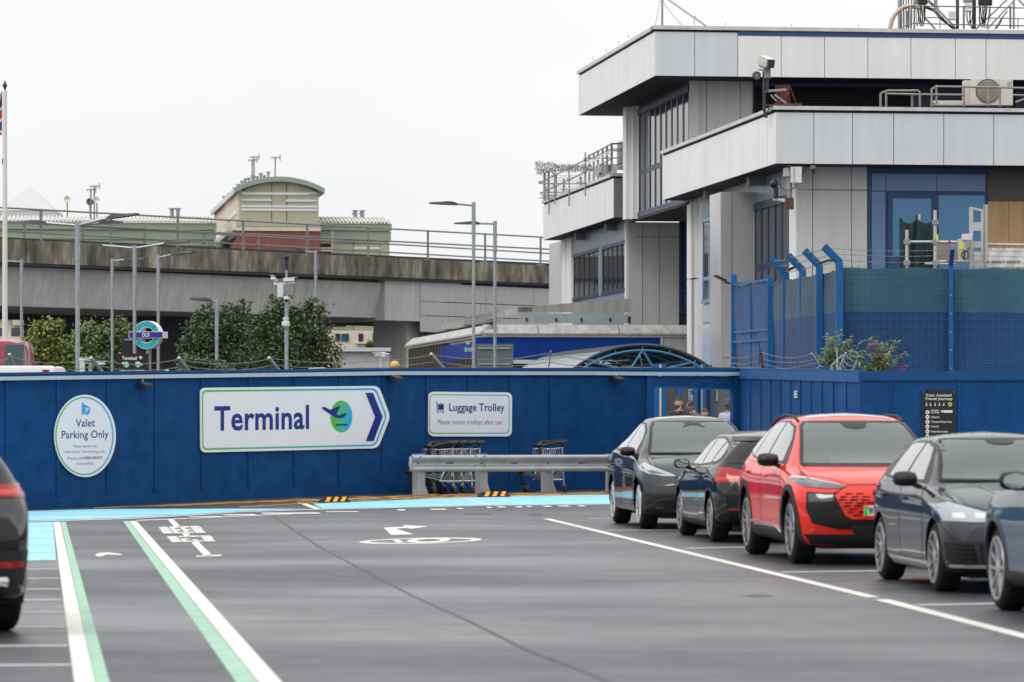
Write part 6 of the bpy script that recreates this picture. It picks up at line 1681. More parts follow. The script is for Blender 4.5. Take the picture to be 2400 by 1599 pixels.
# distant pyramid tower
py = xy(70, 2600); w = thing('skyscraper', 'very distant pale skyscraper with a pyramid top', 'skyscraper', py)
hz = mat('hazed_steel', (.50,.51,.52), .6)  # distance haze put into the colour as a pale even tone
wd = 19; zb_ = zat(py, 497); zt_ = zat(py, 437)
B = MB(); B.add([py+Vector((-wd,-wd,zb_)), py+Vector((wd,-wd,zb_)), py+Vector((wd,wd,zb_)), py+Vector((-wd,wd,zb_)), py+Vector((0,0,zt_))], [(0,1,4),(1,2,4),(2,3,4),(3,0,4)]); B.build('pyramid_roof', hz, w)
B = MB(); B.box(py.x-wd-1, py.x+wd+1, py.y-wd-1, py.y+wd+1, 0, zb_-.5); B.build('tower', hz, w)

# ---------- street lamps ----------
def lamp(x, ytop, d, r, arms, label, zbase=.1, base_off=None):
    p = xy(x, d); zt = zat(p, ytop); t = thing('street_lamp', label, 'street lamp', (p.x, p.y, zbase), 'grey street lamps')
    B = MB(); zc_ = zt-1.05
    B.tube([p+Zv*zbase, p+Zv*zc_], r, 12); B.tube([p+Zv*(zc_-.02), p+Zv*zt], r*1.18, 12); B.tube([p+Zv*zbase, p+Zv*(zbase+1.4)], r*1.45, 12); B.build('pole', M['galv'], t, True)
    for (dx, dy, dz, hd) in arms:
        e = p+Vector((dx, dy, dz))+Zv*(zt-.1)
        dr = Vector((dx, dy, 0)).normalized()
        B = MB(); B.tube([p+Zv*(zt-.1), e], r*.62, 8); a = B.build('arm', M['galv'], t, True)
        B = MB(); n_ = Vector((-dr.y, dr.x, 0)); sl_ = dz/max(.2, math.hypot(dx, dy))
        def hp(s, w, z): return e+dr*s+n_*w+Zv*(z+s*sl_*.6)
        ks = [(-.12,.05,.04),(.05,.09,.07),(.28,.15,.07),(.55,.16,.035),(.80,.12,.015)]; vs = []
        for s, wdt, th in ks: vs += [hp(s*hd, -wdt, -.045), hp(s*hd, wdt, -.045), hp(s*hd, wdt*.85, th-.01), hp(s*hd, -wdt*.85, th-.01)]
        fs = [(4*i+q, 4*i+(q+1) % 4, 4*i+4+(q+1) % 4, 4*i+4+q) for i in range(4) for q in range(4)]+[(3,2,1,0),(16,17,18,19)]
        B.add(vs, fs); B.build('lamp_head', M['lampgrey'], t)
    return t
M['lampgrey'] = mat('lamp_head_grey', (.06,.065,.07), .5, .2)
lamp(1110, 474, 118, .052, [(-.62,-.4,.03,1)], 'taller street lamp of the close pair left of the building')
lamp(1160, 518, 130, .055, [(-.64,-.4,.0,1)], 'shorter street lamp of the close pair left of the building')
lamp(740, 587, 138, .05, [(-.5,-.3,.06,1)], 'street lamp with one arm to the left just right of the camera pole')
lamp(508, 701, 118, .05, [(-.22,-.12,.05,.75)], 'short street lamp standing against the leafy trees')
lamp(371, 598, 138, .055, [(.6,-.3,.12,1)], 'street lamp crossing the right side of the round railway sign')
lamp(315.5, 575, 132, .058, [(-1.25,.3,.12,1),(1.15,-.3,.16,1)], 'double armed street lamp above the black terminal sign', )
lamp(263, 606, 145, .052, [(.6,-.3,.05,1)], 'street lamp left of the double armed lamp with one arm to the right')
lamp(182, 520, 104, .062, [(-1.0,.5,.10,1),(.55,.8,.12,1),(.95,-.4,.2,1)], 'tallest street lamp with three arms left of the trees')
lamp(50.5, 608, 145, .055, [(-.8,-.3,.03,1)], 'street lamp beside the flagpole with its arm cut by the left edge')

# ---------- trees and shrubs ----------
def leafmat(name, c1, c2, rough=.45):
    m = mat(name, c1, rough, spec=.35); N_, L, b = nodes(m); nt = m.node_tree
    tc = N_.new('ShaderNodeTexCoord'); n = N_.new('ShaderNodeTexNoise'); n.inputs['Scale'].default_value = 2.2; n.inputs['Detail'].default_value = 8; n.inputs['Roughness'].default_value = .8
    L(tc.outputs['Object'], n.inputs['Vector']); r = N_.new('ShaderNodeMapRange'); r.inputs['From Min'].default_value = .35; r.inputs['From Max'].default_value = .65; L(n.outputs['Fac'], r.inputs['Value'])
    L(mixcol(nt, r.outputs['Result'], c1, c2), b.inputs['Base Color'])
    return m
M['leaf_dark'] = leafmat('leaf_dark', (.032,.055,.022), (.095,.14,.05))
M['leaf_mid'] = leafmat('leaf_mid', (.06,.10,.035), (.15,.20,.06))
M['leaf_lime'] = leafmat('leaf_lime', (.10,.14,.03), (.22,.26,.06))
M['bark'] = mat('bark', (.06,.05,.04), .9, var=.3, bump=.4)
def tree(label, p, trunk_h, blobs, n, leaf, m, group, cat='tree', name='leafy_tree', tr=.12, seed=1):
    rn = random.Random(seed); t = thing(name, label, cat, p, group)
    B = MB(); top = Vector((p[0]+.1, p[1], trunk_h)); B.tube([p, (p[0]+.05, p[1], trunk_h*.5), top], tr, 8, r1=tr*.6)
    for (c_, r_) in blobs:
        c_ = Vector(c_); B.tube([Vector((p[0]+.05, p[1], trunk_h*rn.uniform(.4,.9))), (Vector(p)+Vector((0,0,trunk_h))+c_)/2+Vector((0,0,.1)), c_], tr*.45, 6, r1=.015)
        for k in range(5):
            d_ = Vector((rn.gauss(0,1), rn.gauss(0,1), rn.gauss(0.3,1))).normalized(); B.tube([c_, c_+Vector((d_.x*r_[0], d_.y*r_[1], d_.z*r_[2]))*.9], .02, 4, r1=.006)
    B.build('trunk', M['bark'], t, True)
    B = MB(); vol = [r[0]*r[1]*r[2] for c_, r in blobs]; tot = sum(v**.7 for v in vol)
    for (c_, r_), vv_ in zip(blobs, vol):
        c_ = Vector(c_); nn = int(n*vv_**.7/tot); ncl = max(4, nn//22)
        for k in range(ncl):
            d_ = Vector((rn.gauss(0,1), rn.gauss(0,1), rn.gauss(0,1))).normalized(); rad = rn.uniform(.45, 1.0)**.5
            if rn.random() < .2: rad *= rn.uniform(1.05, 1.42)
            cc = c_+Vector((d_.x*r_[0], d_.y*r_[1], d_.z*r_[2]))*rad; cs = rn.uniform(.5, 1.3)*min(r_)*.24
            for q in range(22):
                o = cc+Vector((rn.gauss(0,cs), rn.gauss(0,cs), rn.gauss(0,cs*.8)))
                a = Vector((rn.gauss(0,1), rn.gauss(0,1), rn.gauss(-.2,.7))).normalized(); nr_ = Vector((rn.gauss(0,.8), rn.gauss(-.3,.8), 1)).normalized()
                b_ = a.cross(nr_).normalized(); l = leaf*rn.uniform(.65, 1.3)
                B.add([o, o+a*l*.5+b_*l*.28, o+a*l, o+a*l*.5-b_*l*.28], [(0,1,2),(0,2,3)])
    B.build('crown', m, t)
    return t
def bl(x, y, d, rx, rz, ry=None):
    q = PX(x, y, d); k = d/F; return ((q.x, q.y, q.z), (rx*k, (ry or rx*.8)*k, rz*k))
def gp(x, d): return Vector(((x-CX)*d/F, d, .1))
tree('dark leafy tree in front of the viaduct with the camera pole before it', gp(690,126), 3.0, [bl(655,745,126,46,42), bl(720,765,126,48,50), bl(690,815,126,75,55), bl(760,830,126,42,42), bl(640,835,126,45,45), bl(605,770,126,28,36), bl(735,722,126,24,28), bl(655,712,126,20,24)], 10500, .125, M['leaf_dark'], 'leafy trees beneath the viaduct', seed=2)
tree('dark leafy tree in front of the viaduct with the short street lamp before it', gp(520,127), 2.8, [bl(495,780,127,52,50), bl(540,760,127,46,45), bl(470,840,127,48,45), bl(560,830,127,55,50), bl(480,735,127,22,26), bl(572,725,127,20,26), bl(440,810,127,26,26)], 9000, .125, M['leaf_dark'], 'leafy trees beneath the viaduct', seed=3)
tree('bright lime green bushy tree near the red bus', gp(115,120), 2.2, [bl(100,800,120,42,44), bl(135,840,120,50,40), bl(70,840,120,34,40), bl(120,768,120,26,24), bl(165,850,120,34,26)], 6500, .14, M['leaf_lime'], 'leafy trees beneath the viaduct', seed=4)
tree('mid green bushy tree between the tall lamp and the black terminal sign', gp(225,150), 3, [bl(215,800,150,46,42), bl(262,795,150,44,44), bl(240,840,150,62,34), bl(300,800,150,36,44), bl(190,840,150,30,30)], 7500, .15, M['leaf_mid'], 'leafy trees beneath the viaduct', seed=5)
tree('small mid green bush glimpsed under the bridge behind the white hut', gp(905,240), 3, [bl(905,802,240,24,14), bl(935,798,240,20,16), bl(880,812,240,20,10)], 1400, .3, M['leaf_mid'], 'leafy trees beneath the viaduct', seed=6, name='bush', cat='bush')
tree('low shrub with pale berries at the foot of the trees', gp(455,116), 1.6, [bl(450,855,116,34,22), bl(500,862,116,36,16)], 1600, .14, M['leaf_dark'], 'leafy trees beneath the viaduct', seed=9, name='shrub', cat='shrub', tr=.05)
# ---------- crash barrier ----------
WB_ = Wall(at(962, 70.6), at(1560, 74.6))      # runs parallel to the hoarding, a little in front of it
zb = lambda px, py, off=0: WB_.pt(px, py, off)
gb = thing('crash_barrier', 'galvanised steel crash barrier in front of the luggage trolleys', 'crash barrier', WB_.a)
def beam(px0, px1, n, dz=0, name='beam'):
    B = MB(); vs = []; N = n
    for i in range(N+1):
        px = px0+(px1-px0)*i/N; p = WB_.x(px); zt = WB_.pt(px, 1067-(px-962)*.0022).z; zb0 = WB_.pt(px, 1106-(px-962)*.0022).z; h = zt-zb0
        for f, o in ((1,.02),(.97,.055),(.93,.075),(.84,.082),(.74,.075),(.66,.03),(.58,.0),(.5,.0),(.42,.0),(.34,.03),(.26,.075),(.16,.082),(.07,.075),(.03,.055),(0,.02)):
            q = p+WB_.n*(o+dz); vs.append(Vector((q.x, q.y, zb0+h*f)))
    m = 15
    fs = [(i*m+k, i*m+k+1, (i+1)*m+k+1, (i+1)*m+k) for i in range(N) for k in range(m-1)]
    B.add(vs, fs); return B.build(name, M['barrier'], gb, True, 60)
M['barrier'] = mat('barrier_steel', (.36,.385,.40), .42, .35, var=.10, vscale=3, streak=.12)
beam(961, 1146, 8); beam(1137, 1560, 14, .006)
B = MB(); e = WB_.x(961); e.z = 0; zt = WB_.pt(961,1067).z; z0 = WB_.pt(961,1106).z
B.tube([e+WB_.n*.04+Zv*(z0+.03), e+WB_.n*.05-WB_.t*.03+Zv*((zt+z0)/2), e+WB_.n*.04+Zv*(zt-.03)], .035, 8); B.build('beam_end', M['barrier'], gb, True)
for px in (988, 1135, 1289, 1440):
    p = WB_.x(px); z1 = WB_.pt(px, 1064).z; g = GZ(p.y); t, n = WB_.t, WB_.n
    A_ = Matrix(((t.x, n.x, 0, p.x), (t.y, n.y, 0, p.y), (0, 0, 1, 0), (0, 0, 0, 1)))
    B = MB(); B.box(-.09, .09, -.03, -.01, g, z1, A_); B.box(-.09, -.07, -.16, -.03, g, z1, A_); B.box(.07, .09, -.16, -.03, g, z1, A_)
    B.add([A_ @ Vector(v) for v in ((.095,-.02,g),(.19,-.02,g),(.095,-.02,g+.22),(.095,-.04,g),(.19,-.04,g),(.095,-.04,g+.22))], [(0,1,2),(5,4,3),(0,3,4,1),(1,4,5,2)])
    po = B.build('post', M['barrier'], gb)
    B = MB(); B.box(-.16, .24, -.2, .06, g+.003, g+.02, A_); B.build('base_plate', mat('base_plate_red', (.30,.12,.10), .8, var=.3) if px == 988 else bpy.data.materials['base_plate_red'], po)
B = MB()
for px, py in ((966,1071),(986,1071),(1115,1069),(1136,1069),(1115,1092),(1136,1092),(981,1086),(1130,1085.5),(1284,1086),(1426,1069),(1426,1094)):
    q = WB_.pt(px, py, .085 if py in (1071,1069,1092,1094) else .012); B.lathe([(0,.008),(.012,.008),(.016,0)], 8, Matrix.Translation(q) @ WB_.n.to_track_quat('Z','Y').to_matrix().to_4x4())
B.build('bolt', M['black'], gb)
B = MB()
for px in (1055,1206,1362):
    a = WB_.pt(px-8, 1085.8, .004); b = WB_.pt(px+8, 1085.4, .004); B.bar(a, b, .006, .02)
B.build('slot', M['black'], gb)

# ---------- luggage trolleys ----------
def trolley():
    t = thing('luggage_trolley', 'x', 'luggage trolley', (0, 0, 0), 'luggage trolleys by the hoarding')
    hw = .30
    def rep(f):
        for sd in (-1, 1): f(sd)
    B = MB()
    # sloping deck rails, from the low rear (handle end, +x) up to the nose (-x)
    for y in (-.16, -.05, .05, .16): B.bar((-.62, y*.9, .44), (.34, y*1.5, .24), .05, .025)
    B.bar((-.62,-.17,.44), (-.62,.17,.44), .05, .04); B.bar((.32,-.27,.245), (.32,.27,.245), .05, .04)
    B.build('deck', M['steel'], t)
    B = MB()
    for sd in (-1, 1):
        B.tube([(.40, sd*hw, .16), (.40, sd*hw, .30), (.36, sd*hw, .55), (.36, sd*hw, .98)], .019, 8)
        B.tube([(.02, sd*.25, .26), (.16, sd*.27, .52), (.36, sd*hw, .56)], .014, 6); B.tube([(.02, sd*.25, .28), (.36, sd*hw, .27)], .014, 6)
    B.build('upright', M['steel'], t, True)
    B = MB()
    for sd in (-1, 1): B.add([(.04, sd*.252, .29), (.34, sd*.295, .28), (.34, sd*.295, .54)], [(0,1,2),(2,1,0)])
    B.build('side_plate', M['galv'], t)
    B = MB()
    for z, w_ in ((.80, .20), (.96, .24)):
        B.tube([(.36,-hw,z), (-.02,-w_,z-.02), (-.08,0,z-.02), (-.02,w_,z-.02), (.36,hw,z)], .009, 6)
    for k in range(9):
        y = -.24+.06*k; B.tube([(.35,y,.95), (.30,y,.80), (.02,y*.85,.78), (-.06,y*.8,.94)], .006, 5)
    for k in range(5):
        x = .02+.075*k; B.tube([(x,-.27,.95), (x,-.23,.79), (x,.23,.79), (x,.27,.95)], .006, 5)
    B.build('basket', M['steel'], t, True)
    B = MB()
    B.tube([(.36,-hw,.98), (.40,-hw,1.06), (.30,-hw,1.08)], .04, 8); B.tube([(.36,hw,.98), (.40,hw,1.06), (.30,hw,1.08)], .04, 8)
    B.tube([(.40,-.33,1.07), (.53,-.24,1.10), (.58,0,1.11), (.53,.24,1.10), (.40,.33,1.07)], .033, 10)
    B.tube([(-.06,-.1,1.00), (.10,-.16,1.05), (.28,-.26,1.09), (.42,-.30,1.09)], .03, 8); B.tube([(-.06,.1,1.00), (.10,.16,1.05), (.28,.26,1.09), (.42,.30,1.09)], .03, 8)
    B.sphere((-.07,0,1.02), .07, .13, .055, 12); B.tube([(-.06,0,1.0), (-.03,0,.80)], .03, 8)
    B.build('handle', M['black'], t, True)
    B = MB(); B.sphere((-.64,0,.47), .045, .17, .05, 10); B.tube([(-.63,0,.44), (-.56,0,.17)], .035, 8); B.bar((-.56,-.12,.17),(-.50,.12,.17),.05,.03); B.build('nose', M['black'], t, True)
    for x, y in ((.42,-hw),(.42,hw),(-.52,-.07),(-.46,.07)):
        B = MB(); A_ = Matrix.Translation((x+.02, y, .062)) @ Matrix.Rotation(pi/2, 4, 'X')
        B.lathe([(.028,-.018),(.058,-.018),(.063,-.008),(.063,.008),(.058,.018),(.028,.018)], 20, A_); c_ = B.build('caster', M['rubber'], t, True)
        B = MB(); B.lathe([(0,-.02),(.03,-.02),(.03,.02),(0,.02)], 14, A_); B.build('hub', M['black'], c_)
        B = MB()
        for sd in (-1, 1): B.add([(x-.035, y+sd*.026, .165), (x+.03, y+sd*.026, .165), (x+.04, y+sd*.026, .05), (x+.005, y+sd*.026, .05)], [(0,1,2,3),(3,2,1,0)])
        B.bar((x-.035,y,.165),(x+.035,y,.165),.056,.02); B.build('fork', M['steel'], c_)
    return t
tp = trolley(); first = True
dirT = WC.t; WT = Wall(at(940, 71.6), at(1560, 76.0))
def put(px, lb, dr=0):
    global first
    o = tp if first else copy_tree(tp); first = False
    p = WT.x(px); o.location = (p.x, p.y, GZ(p.y)); o.rotation_euler = (0, 0, math.atan2(dirT.y, dirT.x)+dr); o.scale = (.885,)*3; o['label'] = lb; return o
sT = (WT.x(1122)-WT.x(1023)).length/4
labs = ['front luggage trolley of the nested row, nose by the barrier end post','second luggage trolley in the nested row, counted from the barrier end','third luggage trolley in the nested row, counted from the barrier end','last luggage trolley of the nested row, its handle beside the second barrier post']
for i in range(4): put(1009+i*21.3, labs[i])
put(1268, 'lone luggage trolley standing apart behind the third barrier post')
# ---------- wheel stops ----------
def stop(px0, px1, py, label):
    a = GP(px0, py); b = GP(px1, py-1.2); t = (b-a).normalized(); n = Vector((t.y, -t.x, 0)); Ln = (b-a).length
    if n.y > 0: n = -n
    w = thing('wheel_stop', label, 'wheel stop', (a+b)/2, 'rubber wheel stops on the blue band')
    g = a.z+.002
    def sec(s, inset=0): 
        return [a+t*s+n*.0+Zv*0, a+t*s-n*.15, a+t*s-n*.12+Zv*(.10-inset), a+t*s-n*.03+Zv*(.10-inset)]
    B = MB(); vs = sec(0, .06)+sec(.06)+sec(Ln-.06)+sec(Ln, .06); fs = [(3,2,1,0),(12,13,14,15)]
    for i in range(3):
        for k in range(4): fs.append((4*i+k, 4*i+(k+1) % 4, 4*i+4+(k+1) % 4, 4*i+4+k))
    B.add(vs, fs); B.build('body', M['rubber'], w)
    for k in range(3):
        s0 = .06+k*(Ln-.12)/3+.02; s1 = s0+(Ln-.12)/3*.5; o = n*.004+Zv*.003; sl = .05
        B = MB(); q = [a+t*s0+Zv*.02+o-n*.004, a+t*s1+Zv*.02+o-n*.004, a+t*(s1+sl)-n*.03+Zv*.10+o, a+t*(s0+sl)-n*.03+Zv*.10+o, a+t*(s1+sl+.02)-n*.12+Zv*.104, a+t*(s0+sl+.02)-n*.12+Zv*.104]
        B.add(q, [(0,1,2,3),(3,2,4,5)]); B.build('reflector', M['amber'], w)
M['amber'] = mat('amber_reflector', srgb(250,165,10), .35)
stop(752, 821, 1179.5, 'black and yellow wheel stop below the point of the arrow sign'); stop(1125.5, 1196, 1166.5, 'black and yellow wheel stop in front of the second barrier post')

# ---------- old barbed wire fence behind the hoarding ----------
bw = thing('barbed_fence', 'grey cranked posts and barbed wire standing up behind the long hoarding', 'barbed wire fence', xy(500, 79.5))
arms = [(-40,836,-22,876),(22,830,33,876),(213,838,240,873),(419,838,444,873),(630,838,655,870),(1010,829,1040,864),(1291,823,1285,868),(1500,836,1508,870)]
tops = []
for x0, y0, x1, y1 in arms:
    d = 74+5*(x1/1500); a = PX(x0, y0, d-.35); b = PX(x1, y1, d)
    B = MB(); w_ = .022 if x0 in (1291,1500) else .055; B.bar(b, a, w_, w_); B.bar(Vector((b.x, b.y, .05)), b, .07, .06); B.build('post', M['galv'], bw); tops.append((a, b))
M['wire'] = mat('wire_grey', (.22,.22,.21), .5, .5)
for f in (.12, .55, .95):
    B = MB(); pts = []
    for (a, b), (c_, d_) in zip(tops, tops[1:]):
        p, q = a.lerp(b, f), c_.lerp(d_, f)
        for k in range(8):
            u_ = k/8; pts.append(p.lerp(q, u_)+Zv*(-.10*4*u_*(1-u_)+R.uniform(-.008, .008)))
    B.tube(pts, .006, 4)
    for k in range(0, len(pts)-1):
        for j in range(3):
            p = pts[k].lerp(pts[k+1], j/3); B.tube([p+Vector((R.uniform(-.02,.02),0,-.022)), p+Vector((R.uniform(-.02,.02),0,.022))], .004, 3)
    B.build('wire', M['wire'], bw)
bw2 = thing('barbed_fence', 'slack barbed wire on bent brackets above the battened hoarding', 'barbed wire fence', xy(1800, 80))
ar = [(1782,821,1790,866,79.5),(1902,828,1921,858,76.5),(1975,832,1949,857,75),(1983,826,1969,861,74.5),(2014,836,1998,872,72)]
tp2 = []
for x0, y0, x1, y1, d in ar:
    a = PX(x0, y0, d); b = PX(x1, y1, d+.1); B = MB(); B.bar(b, a, .05, .03); B.bar(Vector((b.x, b.y, .05)), b, .06, .05); B.build('post', M['galv'] if x0 != 1782 else M['rust'], bw2); tp2.append((a, b))
tp2 = [(PX(1700, 830, 82), PX(1704, 866, 82))]+tp2
for f in (.1, .45, .75):
    B = MB(); pts = []
    for (a, b), (c_, d_) in zip(tp2, tp2[1:]):
        p, q = a.lerp(b, f), c_.lerp(d_, f)
        for k in range(8): u_ = k/8; pts.append(p.lerp(q, u_)+Zv*(-.09*4*u_*(1-u_)+R.uniform(-.015,.015)))
    B.tube(pts, .006, 4)
    for p in pts:
        B.tube([p+Vector((R.uniform(-.02,.02),0,-.022)), p+Vector((R.uniform(-.02,.02),0,.022))], .004, 3)
    B.build('wire', M['wire'], bw2)
B = MB(); p = PX(1962, 815, 74); B.tube([Vector((p.x, p.y, .1)), p], .012, 6); 
tag(B.build('thin_post', M['rail_grey']), 'thin pale metal rod rising from the blue planter', 'rod')

# ---------- high blue mesh fence ----------
hf_ = thing('mesh_fence', 'tall blue security fence with cranked posts and teal netting', 'fence', xy(1967, 88))
ztop = zat(xy(1967,88), 626); zbend = zat(xy(1967,88), 615)
C4 = xy(1967, 88); C0 = xy(1806, 96.3); fd = (C4-C0).normalized(); fr = (xy(2500, 88.6)-C4).normalized(); fn = Vector((fd.y, -fd.x, 0)); fn = -fn if fn.x > 0 else fn
def netmat(name, c1, c2, zsplit):
    m = mat(name, c1, .7); N_, L, b = nodes(m); nt = m.node_tree
    tc = N_.new('ShaderNodeTexCoord'); sp = N_.new('ShaderNodeSeparateXYZ'); L(tc.outputs['Object'], sp.inputs['Vector'])
    n = N_.new('ShaderNodeTexNoise'); n.inputs['Scale'].default_value = .9; n.inputs['Detail'].default_value = 5; mp = N_.new('ShaderNodeMapping'); mp.inputs['Scale'].default_value = (1.2,1.2,.5); L(tc.outputs['Object'], mp.inputs['Vector']); L(mp.outputs['Vector'], n.inputs['Vector'])
    a = N_.new('ShaderNodeMath'); a.operation = 'MULTIPLY_ADD'; a.inputs[1].default_value = .12; L(n.outputs['Fac'], a.inputs[0]); L(sp.outputs['Z'], a.inputs[2])
    g = N_.new('ShaderNodeMath'); g.operation = 'GREATER_THAN'; g.inputs[1].default_value = zsplit+.06; L(a.outputs[0], g.inputs[0])
    c = mixcol(nt, g.outputs[0], c2, c1)
    r = N_.new('ShaderNodeMapRange'); r.inputs['From Min'].default_value = .3; r.inputs['From Max'].default_value = .7; r.inputs['To Min'].default_value = .75; r.inputs['To Max'].default_value = 1.25; L(n.outputs['Fac'], r.inputs['Value'])
    v = N_.new('ShaderNodeVectorMath'); v.operation = 'SCALE'; L(c, v.inputs[0]); L(r.outputs['Result'], v.inputs['Scale']); L(v.outputs['Vector'], b.inputs['Base Color'])
    w_ = N_.new('ShaderNodeTexWave'); w_.bands_direction = 'Z'; w_.inputs['Scale'].default_value = 7; w_.inputs['Distortion'].default_value = 3; w_.inputs['Detail'].default_value = 3; L(tc.outputs['Object'], w_.inputs['Vector'])
    bp = N_.new('ShaderNodeBump'); bp.inputs['Strength'].default_value = .18; bp.inputs['Distance'].default_value = .03; L(w_.outputs['Fac'], bp.inputs['Height']); L(bp.outputs['Normal'], b.inputs['Normal'])
    return m
zsp = zat(xy(1967,88), 731)
net = netmat('netting', (.035,.115,.165), (.006,.055,.17), zsp)
def sag(P, dr, L_, z0, ztf, n=60, amp=.035, par=None, nm='netting', m=None, off=None):
    B = MB(); vs = []; off = off or Vector((0,0,0)); rows = 14
    for i in range(n+1):
        s = L_*i/n; zt = ztf(s)-amp*abs(math.sin(s*1.7))+R.uniform(-.012, .012)
        for k in range(rows+1):
            z = z0+(zt-z0)*k/rows; q = P+dr*s+off+dr.cross(Zv)*(.02*math.sin(s*2.3+z*1.7)+.012*math.sin(s*5+z*3)); vs.append((q.x, q.y, z))
    for i in range(n):
        for k in range(rows): B.add([], []); 
    B.v = [Vector(v) for v in vs]; B.f = [(i*(rows+1)+k, (i+1)*(rows+1)+k, (i+1)*(rows+1)+k+1, i*(rows+1)+k+1) for i in range(n) for k in range(rows)]; B.m = [0]*len(B.f)
    return B.build(nm, m or net, par, True)
sag(C4, fr, 10, .1, lambda s: ztop, par=hf_, off=Vector((0,.06,0)))
LF = (C4-C0).length
netd = netmat('netting_side', (.040,.085,.125), (.012,.045,.14), zsp)
sag(C0, fd, LF, .1, lambda s: ztop-.05, par=hf_, m=netd, off=-fn*.06)
B = MB()      # weld mesh grid
for i in range(66): s = i*.15; q = C4+fr*s; B.box(q.x-.005, q.x+.005, q.y-.004, q.y+.004, .1, ztop+.03)
for k in range(30): z = ztop-k*.17; B.bar(C4+Zv*z, C4+fr*10+Zv*z, .005, .006)
B.build('weld_mesh', mat('mesh_wire_blue', (.010,.075,.20), .5), hf_)
pd = Vector((-.34, -.2, 0))
def cpost(x, d, nm='post', ybend=615, w=.165, crank=True, dp=.16):
    p = xy(x, d); zb__ = zbend; B = MB()
    B.bbox(p.x-w/2, p.x+w/2, p.y-dp/2, p.y+dp/2, .1, zb__, b=.012)
    if crank:
        a = Vector((p.x, p.y, zb__)); e = a+Vector((-.36, -.06, .36))
        dr = (e-a).normalized(); sx = dr.cross(Vector((0,1,0))).normalized()*w/2; sy = Vector((0,dp/2-.004,0))
        a = a-dr*.035
        vs = [a-sx-sy, a+sx-sy, a+sx+sy, a-sx+sy, e-sx-sy, e+sx-sy, e+sx+sy, e-sx+sy]
        B.add(vs, [(0,1,2,3),(7,6,5,4),(0,4,5,1),(1,5,6,2),(2,6,7,3),(3,7,4,0)])
        B.add([e-sx*.7-sy*.7+dr*.002, e+sx*.7-sy*.7+dr*.002, e+sx*.7+sy*.7+dr*.002, e-sx*.7+sy*.7+dr*.002], [(0,1,2,3)])
    return B.build(nm, M['fence_blue'], hf_), p
posts = []
for x, d in ((1967,87.9),(1920.5,90.1),(1881,92.9),(1842,94.9)): posts.append(cpost(x, d)[1])
_, q = cpost(1806, 96.3, crank=False)
p = C4+fr*2.60; 
B = MB(); B.bbox(p.x-.05, p.x+.05, p.y-.12, p.y-.01, .1, zat(p,618), b=.01); a_ = Vector((p.x, p.y-.06, zat(p,618))); e_ = a_+Vector((0,-.30,.34)); B.bar(a_-Zv*.03, e_, .10, .12); B.build('post', M['fence_blue'], hf_)
B = MB()
for k in range(9): B.tube([Vector((p.x, p.y-.13, 1+k*.42)), Vector((p.x, p.y-.118, 1+k*.42))], .014, 6); B.tube([C4+Vector((.06,-.10,1+k*.5)), C4+Vector((.06,-.085,1+k*.5))], .012, 6)
B.build('bolt', M['steel'], hf_)
for f in (.15, .55, .9):
    B = MB(); pts = []
    ends = [Vector((v.x, v.y, zbend))+Vector((-.36,-.06,.36))*f for v in posts][::-1]+[Vector((p.x, p.y-.06, zat(p,618)))+Vector((0,-.3,.34))*f, C4+fr*10+Zv*(zbend+.34*f)]
    ends = [Vector((xy(1806,96.3).x, 96.2, zbend-.3+.3*f))]+ends
    for a_, b_ in zip(ends, ends[1:]):
        for k in range(10): u_ = k/10; pts.append(a_.lerp(b_, u_)+Zv*(-.05*4*u_*(1-u_)))
    B.tube(pts, .006, 4)
    for q_ in pts: B.tube([q_+Vector((-.01,0,-.03)), q_+Vector((.012,0,.03))], .005, 3)
    B.build('barbed_wire', M['wire'], hf_)
# netted gate leaf at the far end of that fence
mg = thing('mesh_gate', 'blue netted gate leaf at the far left end of the tall fence', 'gate', xy(1720, 100.5))
G0, G1 = xy(1720, 100.5), xy(1800, 96.7); gd = (G1-G0).normalized(); GL = (G1-G0).length
zg1 = zat(G0, 668); zg0_ = zat(G1, 664)
for P_, w_, zt in ((G0, .15, zat(G0,643)),):
    B = MB(); B.bbox(P_.x-w_/2, P_.x+w_/2, P_.y-.08, P_.y+.08, .1, zt, b=.012); B.build('post', M['fence_blue'], mg)
sag(G0, gd, GL, .1, lambda s: zg1-.02, n=24, par=mg, m=netmat('netting_gate', (.020,.060,.16), (.014,.05,.15), -5))
for z in (zg1, zg1-1.25, zg1-1.5):
    B = MB(); B.bar(G0+Zv*z-Vector((0,.05,0)), G1+Zv*z-Vector((0,.05,0)), .06, .06); B.build('rail', M['mesh_rail'] if 'mesh_rail' in M else M['fence_blue'], mg)
for f in (.03,.27,.5,.75,.97):
    B = MB(); q = G0+gd*GL*f; B.box(q.x-.018, q.x+.018, q.y-.075, q.y-.045, .1, zg1 if f in (.03,.5,.97) else zg1-1.5); B.build('stile', M['fence_blue'], mg)
def flood(p, dr, label, sc_=1.0):
    t = thing('fence_floodlight', label, 'floodlight', p, 'floodlights on the tall fence'); dr = Vector(dr).normalized()
    B = MB(); B.tube([p, p+dr*.10*sc_+Zv*-.03, p+dr*.16*sc_], .028*sc_, 8); B.build('bracket', M['black'], t)
    B = MB(); side = dr.cross(Zv).normalized(); up = side.cross(dr).normalized()
    A_ = Matrix(((dr.x, side.x, up.x, p.x), (dr.y, side.y, up.y, p.y), (dr.z, side.z, up.z, p.z), (0,0,0,1)))
    B.bbox(.14*sc_, .48*sc_, -.12*sc_, .12*sc_, -.025*sc_, .03*sc_, A_, b=.01); B.build('head', M['black'], t, True)
    B = MB(); B.box(.18*sc_, .46*sc_, -.10*sc_, .10*sc_, -.03*sc_, -.026*sc_, A_); B.build('lens', lens, t)
flood(PX(1712, 664, 100.4), (-.9,-.2,.42), 'black floodlight on the end post of the netted gate', 1.0)
